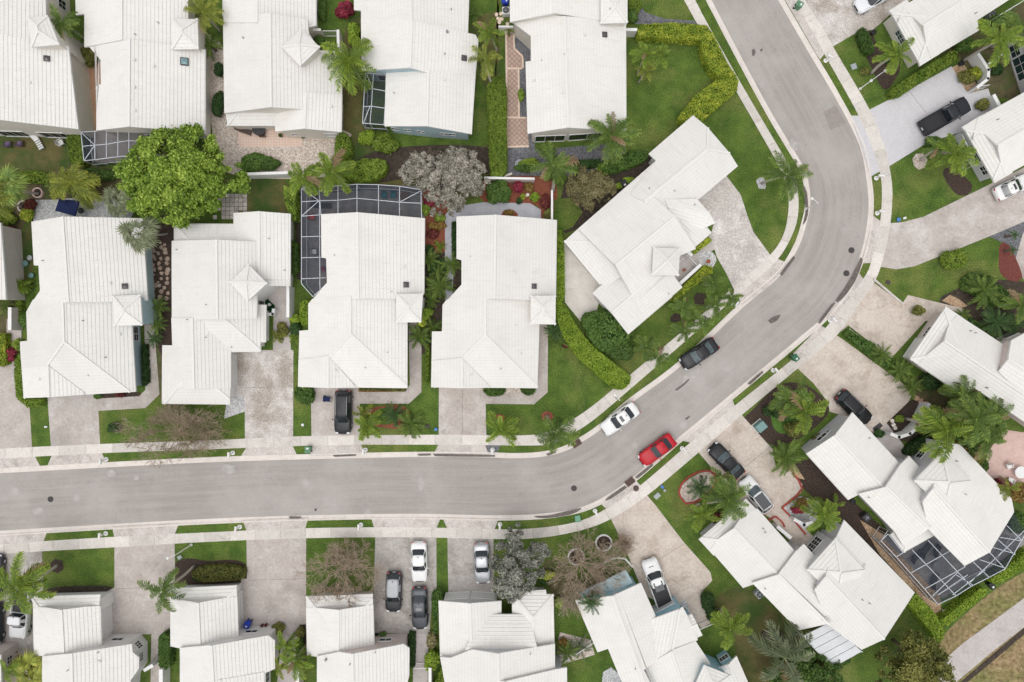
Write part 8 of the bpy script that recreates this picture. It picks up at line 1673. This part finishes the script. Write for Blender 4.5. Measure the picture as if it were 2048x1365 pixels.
lamp_post((383, 1090), 4.0, 'white lamp post leaning into view above the dark curving bed', 1, R(200))
lamp_post((1232, 797), 2.8, 'slim white lamp post at the end of the curved lime hedge', 1, R(130))
# bins
def bin_(px, mat, label, face=0.0, h=1.05):
    root = empty('wheeled_bin', (0, 0, 0)); tag(root, label, 'bin'); mb = MB()
    lo, hi = (.22, .24), (.29, .34); vs = [Vector((sx * w, sy * d, z)) for z, (w, d) in ((.06, lo), (h - .1, hi)) for sx, sy in ((-1, -1), (1, -1), (1, 1), (-1, 1))]
    mb.mesh(vs, [(3, 2, 1, 0), (4, 5, 6, 7)] + [(i, (i + 1) % 4, 4 + (i + 1) % 4, 4 + i) for i in range(4)]); mb.build('tub', MATS[mat], root)
    mb = MB(); mb.box((0, .02, h - .05), (.64, .76, .09), 0, 0, .035); mb.build('lid', MATS[mat], root)
    mb = MB(); mb.tube([(-.24, .42, h - .08), (.24, .42, h - .08)], .025, 6); mb.build('handle', MATS[mat], root)
    for s in (1, -1):
        mb = MB(); mb.tube([(s * .20, .30, .12), (s * .26, .30, .12)], .12, 10); mb.build('wheel', MATS['tyre'], root)
    mb = MB(); mb.box((0, -.12, h - .002), (.24, .18, .012)); mb.build('label_sticker', MATS['sticker_white'], root)
    c = U(px, 0); root.location = c; root.rotation_euler = (0, 0, face)
bin_((620, 897), 'bin_olive', 'faded green wheeled bin at the inner kerb by the wagon driveway', R(180))
bin_((1585, 716), 'bin_green', 'green wheeled bin on the outer sidewalk', R(40)); bin_((1593, 17), 'bin_olive', 'green wheeled bin at the top of the street', R(60))
bin_((500, 1244), 'bin_blue', 'bright blue bin at the end of the rosy driveway', R(-15)); bin_((1011, 10), 'bin_blue', 'bright blue bin at the top beside the air conditioner', R(90))
bin_((1859, 834), 'bin_blue', 'blue bin behind the grey screen wall', R(30)); bin_((1874, 830), 'bin_green', 'green bin behind the grey screen wall', R(30))
bin_((1246, 372), 'black_plastic', 'black bin behind the angled corner house', R(30)); bin_((1976, 1168), 'black_plastic', 'black bin at the pool cage corner', R(30), .8)
# utility boxes, lids, drains
def ubox(px, d, mat, label, face=0.0, cat='utility box', name='utility_box', pad=True):
    c = U(px, 0); root = empty(name, (0, 0, 0)); tag(root, label, cat)
    if pad: mb = MB(); mb.box((0, 0, .035), (d[0] + .2, d[1] + .2, .07), 0, 0, .02); mb.build('pad', MATS['concrete'], root)
    mb = MB(); mb.box((0, 0, d[2] / 2 + .05), d, 0, 0, .05); mb.build('case', MATS[mat], root)
    mb = MB(); mb.box((0, 0, d[2] + .065), (d[0] * .94, d[1] * .94, .05), 0, 0, .02); mb.build('lid', MATS[mat], root)
    root.location = c; root.rotation_euler = (0, 0, face)
ubox((1517, 852), (1.15, .95, .95), 'box_teal', 'teal transformer box in the dark mulch', R(40), 'transformer', 'transformer')
ubox((1155, 1037), (.65, .75, .25), 'box_green', 'green utility lid on the verge below the bend', R(8), pad=False)
ubox((1324, 974), (.3, .4, .1), 'lid_blue', 'small blue meter lid on the lawn of the big palm', R(40), pad=False); ubox((1329, 981), (.28, .28, .1), 'lid_grey', 'small pale lid next to the blue meter lid', R(40), pad=False); ubox((1314, 992), (.75, .55, .08), 'lid_grey', 'grey utility pad on the lawn of the big palm', R(40), pad=False)
ubox((1796, 440), (.4, .4, .15), 'lid_blue', 'blue meter lid beside the long pinkish driveway', 0, pad=False); ubox((1808, 437), (.35, .25, .15), 'sticker_white', 'white lid beside the blue one at the long driveway', R(20), pad=False)
ubox((1698, 666), (.5, .5, .2), 'lid_blue', 'blue meter lid between the two cream driveways', R(40), pad=False); ubox((1707, 134), (.65, .65, .06), 'lid_grey', 'grey square lid on the lawn by the cream house', R(20), pad=False)
ubox((872, 859), (.35, .35, .12), 'lid_blue', 'little blue cap beside the white-patched driveway', 0, pad=False); ubox((855, 853), (.5, .4, .05), 'iron', 'small dark plate beside the blue cap', 0, pad=False)
ubox((93, 854), (.35, .2, .1), 'sticker_white', 'white cap on the narrow grass strip by the pale pink driveway', 0, pad=False); ubox((606, 850), (.3, .3, .12), 'sticker_white', 'white cap on the grass beside the wagon driveway', 0, pad=False)
ubox((361, 1114), (.5, .4, .2), 'lid_grey', 'pale round lid beside the dark curving bed', R(30), pad=False); ubox((1776, 565), (.5, .45, .03), 'iron', 'brown plate set into the lawn by the cream driveway', R(-25), pad=False)
def cover(px, r, label, mat='iron', z=-.012):
    c = U(px, 0); root = empty('manhole_cover', (c.x, c.y, 0)); tag(root, label, 'manhole'); mb = MB(); mb.lathe((c.x, c.y, z), [(r, -.02), (r, .022), (r - .05, .024), (r - .06, .014), (.0, .016)], 20); mb.build('frame', MATS[mat], root)
    for k in range(5):
        mb = MB(); mb.box((c.x, c.y + (k - 2) * r * .32, z + .025), (r * 1.5 * math.cos((k - 2) * .45), .05, .016)); mb.build('rib', MATS['metal_dark'], root)
cover((101, 999), .33, 'manhole cover far along the street by the picture edge'); cover((1148, 977), .33, 'manhole cover where the street starts to bend'); cover((1703, 501), .34, 'upper of two manhole covers on the outer bend'); cover((1693, 547), .34, 'lower of two manhole covers on the outer bend'); cover((1272, 977), .34, 'rusty manhole cover on the outer sidewalk', 'rust_iron', .04); cover((490 + 141, 1020), .12, 'tiny valve cover on the lower lane')
def drain(px, face, label):
    c = U(px, 0); root = empty('storm_drain', (0, 0, 0)); tag(root, label, 'drain'); mb = MB(); mb.box((0, 0, .055), (1.1, .72, .04)); mb.build('frame', MATS['rust_iron'], root)
    for k in range(2):
        mb = MB(); mb.box(((k - .5) * .5, 0, .078), (.40, .52, .012)); mb.build('grate', MATS['iron'], root)
        for j in range(4): mb = MB(); mb.box(((k - .5) * .5, (j - 1.5) * .13, .088), (.40, .045, .016)); mb.build('bar', MATS['rust_iron'], root)
    root.location = c; root.rotation_euler = (0, 0, face)
drain((1153, 887), R(33), 'rusty storm drain on the inside kerb'); drain((1260, 964), R(38), 'rusty storm drain on the outside kerb')
# air conditioners, furniture, pots, gates
def aircon(px, label, mat='lid_grey', face=0.0):
    c = U(px, 0); root = empty('air_conditioner', (0, 0, 0)); tag(root, label, 'air conditioner'); mb = MB(); mb.box((0, 0, .45), (.85, .85, .8), 0, 0, .06); mb.build('case', MATS[mat], root)
    mb = MB(); mb.lathe((0, 0, .86), [(.36, 0), (.36, .02), (.30, .03), (.30, .005), (.0, .004)], 20); mb.build('fan_ring', MATS['metal_dark'], root)
    for k in range(4): mb = MB(); mb.box((.14 * math.cos(k * math.pi / 2), .14 * math.sin(k * math.pi / 2), .885), (.24, .09, .012), k * math.pi / 2 + .3); mb.build('fan_blade', MATS['metal_grey'], root)
    root.location = c; root.rotation_euler = (0, 0, face)
aircon((1012, 28), 'white air conditioner at the top beside the blue bin', 'sticker_white'); aircon((1514, 1184), 'air conditioner tucked in the turret house notch', 'lid_grey', R(40)); aircon((1727, 1032), 'dark round-fan air conditioner in the brown side yard', 'metal_dark', R(40)); aircon((1977, 38), 'air conditioner behind the cream corner house', 'metal_grey', R(30))
def chair(px, mat, label, face=0.0, cat='chair', seat=.42, w=.62, frame='metal_dark', name='garden_chair'):
    root = empty(name, (0, 0, 0)); tag(root, label, cat)
    mb = MB(); mb.box((0, 0, seat), (w, w, .08), 0, 0, .03); mb.build('seat', MATS[mat], root); mb = MB(); mb.box((0, w * .5, seat + .32), (w, .08, .58), 0, 0, .03); mb.build('backrest', MATS[mat], root)
    for s in (1, -1):
        mb = MB(); mb.beam((s * w * .52, -w * .45, seat + .2), (s * w * .52, w * .5, seat + .22), .06, .05); mb.build('armrest', MATS[frame], root)
        for t in (1, -1): mb = MB(); mb.beam((s * w * .45, t * w * .45, 0), (s * w * .45, t * w * .45, seat), .04, .04); mb.build('leg', MATS[frame], root)
    root.location = U(px, 0); root.rotation_euler = (0, 0, face)
chair((21, 291), 'purple_cloth', 'purple chair by the glass doors, nearest the picture edge', R(180)); chair((45, 290), 'purple_cloth', 'purple chair by the glass doors, nearer the white lounger', R(180)); chair((126, 288), 'white_paint', 'white garden chair beside the leafy hedge block', R(120), frame='white_paint')
chair((770, 392), 'teal_cloth', 'left teal chair inside the long pool cage', 0); chair((788, 392), 'teal_cloth', 'right teal chair inside the long pool cage', 0); chair((2013, 931), 'white_paint', 'white chair above the round table on the rose patio', R(20), frame='white_paint'); chair((2016, 960), 'white_paint', 'white chair below the round table on the rose patio', R(160), frame='white_paint')
chair((527, 271), 'brown_wicker', 'brown chair on the peach patio', R(180)); chair((626, 436), 'red_plastic', 'red-pink chair in the pool cage corner', R(90)); chair((630, 505), 'rail', 'pale lounge seat in the narrow pool cage arm', R(90)); chair((648, 540), 'red_plastic', 'little red toy car in the narrow pool cage arm', 0, 'toy', .2, .35, 'blue_plastic', 'toy_car')
def lounger(px, mat, label, face=0.0, frame='metal_dark'):
    root = empty('sun_lounger', (0, 0, 0)); tag(root, label, 'lounger')
    mb = MB(); mb.box((.25, 0, .32), (1.3, .62, .07), 0, 0, .03); mb.build('seat', MATS[mat], root); mb = MB(); mb.box((-.62, 0, .52), (.75, .62, .07), 0, 0, .03, .6); mb.build('backrest', MATS[mat], root)
    for k in range(5): mb = MB(); mb.box((-.2 + k * .26, 0, .362), (.10, .60, .02)); mb.build('slat', MATS[frame], root)
    for x in (-.3, .8):
        for y in (-.28, .28): mb = MB(); mb.beam((x, y, 0), (x, y, .3), .05, .05); mb.build('leg', MATS[frame], root)
    root.location = U(px, 0); root.rotation_euler = (0, 0, face)
lounger((80, 287), 'white_paint', 'white slatted lounger beside the purple chairs', R(-60), 'metal_grey'); lounger((490, 263), 'brown_wicker', 'brown lounger on the peach patio', R(-20))
for p, l, f in [((1830, 1112), 'dark lounger nearest the roof in the angled pool cage', 40), ((1848, 1100), 'dark lounger second from the roof in the angled pool cage', 50), ((1872, 1098), 'dark lounger against the roof corner in the angled pool cage', 60), ((1865, 1160), 'dark lounger alone near the cage front', 70)]: lounger(p, 'black_plastic', l, R(f))
lounger((630, 402), 'metal_dark', 'dark lounger in the corner of the long pool cage', R(80)); lounger((648, 413), 'black_plastic', 'black mat lounger beside the cage corner', R(0))
def table(px, r, mat, label, h=.72, n=24):
    root = empty('garden_table', U(px, 0)); tag(root, label, 'table'); c = U(px, 0); mb = MB(); mb.lathe((c.x, c.y, h), [(r, -.04), (r + .01, -.02), (r, .0), (.0, .005)], n); mb.build('top', MATS[mat], root)
    mb = MB(); mb.lathe((c.x, c.y, 0), [(r * .5, 0), (r * .5, .03), (.04, .06), (.04, h - .04)], 10); mb.build('pedestal', MATS[mat], root)
table((2033, 943), .68, 'white_paint', 'white round table on the rose patio'); table((1040, 331), .58, 'metal_grey', 'dark round fire bowl on the dark gravel', .4); table((522, 262), .75, 'metal_dark', 'dark glass table on the peach patio'); table((812, 395), .55, 'brown_wicker', 'brown round table inside the long pool cage'); table((1868, 1128), .4, 'metal_grey', 'small grey table in the angled pool cage', .5)
def pot(px, r, h, mat, label, plant='leaf_mid'):
    c = U(px, 0); root = empty('plant_pot', (c.x, c.y, 0)); tag(root, label, 'pot'); mb = MB(); mb.lathe((c.x, c.y, .02), [(r * .65, 0), (r * .95, h * .8), (r, h), (r * .85, h), (r * .8, h * .8), (0, h * .78)], 16); mb.build('pot', MATS[mat], root)
    if plant:
        d = RNG.normal(0, 1, (60, 3)); d /= np.linalg.norm(d, axis=1)[:, None]; d[:, 2] = abs(d[:, 2]); leaves('foliage', np.array([c.x, c.y, h]) + d * r * .9, d + [0, 0, .4], .07, plant, root)
for p, r_, m_, l_, pl in [((1415, 524), .24, 'terracotta', 'terracotta pot on the white gravel patch', None), ((1367, 541), .18, 'terracotta', 'small terracotta pot in the entry court', None), ((70, 407), .22, 'black_plastic', 'black pot on the pale grey patio', None), ((55, 528), .34, 'box_teal', 'large glazed water pot, lower of two by the roof corner', None), ((64, 517), .3, 'lid_grey', 'large glazed water pot, upper of two by the roof corner', None), ((1886, 1222), .3, 'white_paint', 'white pot at the hedge corner', None), ((563, 273), .22, 'black_plastic', 'black pot beside the patio door', 'leaf_mid'), ((608, 275), .3, 'metal_grey', 'grey bowl pot by the rear wall', 'leaf_olive_green'), ((1825, 895), .24, 'stucco_pink', 'pinkish pot inside the white entry wall', None), ((755, 1268), .2, 'metal_dark', 'dark pot at the driveway wall, left', 'leaf_dark'), ((763, 1268), .2, 'metal_dark', 'dark pot at the driveway wall, right', None), ((526, 1249), .16, 'brown_wicker', 'brown pot beside the blue bin, left', 'leaf_maroon'), ((534, 1248), .16, 'brown_wicker', 'brown pot beside the blue bin, right', 'leaf_maroon'), ((1744, 68), .3, 'black_plastic', 'black tyre-like pot beside the cream house', None), ((1703, 1002), .3, 'black_plastic', 'black pot in the brown side yard', None), ((541, 610), .18, 'sticker_white', 'white bowl on the artificial turf', None), ((1919, 130), .3, 'black_plastic', 'coiled black hose pot at the tan rock bed', None), ((67, 552), .3, 'box_teal', 'round teal basin beside the blue-walled house', None)]:
    pot(p, r_, .4, m_, l_, pl)
sheet('artificial_turf', 'turf', .026, [(531, 594), (550, 612), (547, 628), (530, 630)], 'small dark artificial turf corner by the entry', 'turf')
sheet('doormat', 'metal_dark', .04, [(1745, 857), (1760, 845), (1766, 852), (1751, 866)], 'dark ribbed doormat on the pebbled walk', 'doormat')
# navy umbrella over the rear patio
root = empty('patio_umbrella', U((135, 415), 0)); tag(root, 'navy square umbrella half under the golden-tipped palm', 'umbrella'); c = U((136, 414), 2.3)
cn = [U(p, 2.15) for p in ((110, 422), (118, 398), (158, 402), (150, 433))]
for a, b in zip(cn, cn[1:] + cn[:1]): mb = MB(); mb.poly([a, b, c + Vector((0, 0, .35))]); mb.poly([a - Vector((0, 0, .15)), b - Vector((0, 0, .15)), b, a]); mb.build('canopy', MATS['navy_cloth'], root)
mb = MB(); mb.tube([(c.x, c.y, 0), (c.x, c.y, 2.6)], .03, 6); mb.build('pole', MATS['rail'], root); mb = MB(); mb.lathe((c.x, c.y, 0), [(.35, 0), (.35, .08), (.05, .12)], 12); mb.build('base', MATS['metal_dark'], root)
# cart beside the wagon
root = empty('folding_cart', (0, 0, 0)); tag(root, 'small black folding cart standing beside the black wagon', 'cart')
mb = MB(); mb.box((0, 0, .45), (.55, .80, .10), 0, 0, .03); mb.build('tray', MATS['navy_cloth'], root)
for s in (1, -1):
    mb = MB(); mb.tube([(s * .25, -.5, .1), (s * .25, .45, .5), (s * .25, .75, .9)], .025, 6); mb.build('frame_tube', MATS['metal_dark'], root)
    mb = MB(); mb.tube([(s * .28, -.3, .16), (s * .34, -.3, .16)], .16, 12); mb.build('wheel', MATS['tyre'], root)
mb = MB(); mb.tube([(-.25, .75, .9), (.25, .75, .9)], .025, 6); mb.build('handle', MATS['metal_dark'], root); root.location = U((655, 798), 0); root.rotation_euler = (0, 0, R(-95))
# gates and railings
def gate(a, b, h, label, n=9, mat='white_paint', name='gate', cat='gate'):
    A, B = U(a, h), U(b, h); root = empty(name, Vector((A.x, A.y, 0))); tag(root, label, cat)
    for z in (h - .04, .15): mb = MB(); mb.beam((A.x, A.y, z), (B.x, B.y, z), .06, .06); mb.build('rail', MATS[mat], root)
    for k in range(n): p = A.lerp(B, k / (n - 1)); mb = MB(); mb.beam((p.x, p.y, .1), (p.x, p.y, h), .035, .035); mb.build('bar', MATS[mat], root)
gate((645, 62), (672, 62), 1.5, 'white arched court gate at the top path'); gate((1376, 512), (1394, 530), 1.3, 'white iron gate of the angled house court'); gate((829, 1338), (854, 1337), 1.4, 'white lattice gate at the bottom walk'); gate((1400, 1260), (1428, 1248), 1.4, 'small white gate beside the bright palm'); gate((1960, 172), (1980, 170), 1.3, 'white curved gate at the lilac driveway', 7)
gate((1122, 1330), (1190, 1285), 1.2, 'white railing between two lower houses', 11, name='railing', cat='railing'); gate((1925, 270), (1952, 330), 2.2, 'white lattice trellis on the grey house wall', 9, name='trellis', cat='trellis'); gate((1760, 1085), (1776, 1062), 1.9, 'white screen door bars at the angled pool cage', 5, name='screen_door', cat='door'); gate((2000, 30), (2050, 0), 2.2, 'white trellis at the corner behind the cream house', 6, name='trellis', cat='trellis')
# stepping stones, loose stones and pavers
def slab(px, r, mat, label, group, n=6, z=.05, name='stepping_stone', cat='stone', par=None):
    rg = random.Random(int(px[0] * 31 + px[1])); c = U(px, 0); a0 = rg.uniform(0, 3); pts = [(c.x + r * rg.uniform(.72, 1.12) * math.cos(a0 + 2 * math.pi * k / n), c.y + r * rg.uniform(.72, 1.12) * math.sin(a0 + 2 * math.pi * k / n)) for k in range(n)]
    mb = MB(); mb.prism(pts, 0, z + rg.uniform(0, .05)); o = mb.build(name, MATS[mat], par)
    if par is None: tag(o, label, cat, group)
rg = random.Random(3)
def steps(px, label): r = empty('stepping_path', U(px, 0)); return tag(r, label, 'path', kind='structure')
sp1, sp2, sp3 = steps((320, 540), 'irregular brown flagstones in the dark strip between two houses'), steps((1000, 38), 'round tan stepping stones by the white air conditioner'), steps((1841, 803), 'terracotta stepping squares by the tan driveway')
for i in range(36):
    x = 307 + (i % 3) * 13 + rg.uniform(-4, 4); y = 482 + i * 3.3 + rg.uniform(-3, 3); slab((x, y), rg.uniform(.18, .32), 'flagstone', '', '', par=sp1)
for p in ((993, 30), (1002, 28), (996, 38), (1003, 39), (999, 45), (1015, 49)): slab(p, .24, 'patio_border', '', '', 10, par=sp2)
for p in ((1832, 797), (1841, 803), (1851, 809)): slab(p, .42, 'paver_orange', '', '', 4, par=sp3)
for p, l in (((235, 862), 'pale rock at the dark spiky round bush'), ((1783, 842), 'pale rock in the dark bed, uppermost of three'), ((1786, 850), 'pale rock in the dark bed, middle of three'), ((1789, 856), 'pale rock in the dark bed, lowest of three'), ((1055, 391), 'pale square stone between two small bushes by the garden wall')): slab(p, .24, 'rock_white', l, None, 6, .16, 'rock', 'rock')
pv = empty('paver_patio', U((455, 400), 0)); tag(pv, 'broken square-paver patio under the big green tree', 'patio', kind='structure')
for i in range(8):
    for j in range(6):
        if rg.random() < .1: continue
        c = U((430 + i * 8.6, 392 + j * 8.6), 0); mb = MB(); mb.box((c.x, c.y, .02), (.44, .44, .05), rg.uniform(-.05, .05), 0, .01); mb.build('paver', MATS['paver'], pv)
for px, l in (([(1012, 66), (1013, 150), (1013, 295)], 'pale border along the hedge side of the tiled walk'), ([(1028, 66), (1029, 98), (1045, 113), (1046, 136)], 'pale bent border at the top of the tiled walk'), ([(1037, 138), (1038, 234)], 'pale border along the house side of the tiled walk'), ([(1014, 137), (1045, 137)], 'upper pale cross band of the tiled walk'), ([(1014, 235), (1053, 236)], 'lower pale cross band of the tiled walk'), ([(1014, 294), (1058, 293)], 'pale end band of the tiled walk')):
    edging(px, l, 'patio_border', .05, .2)
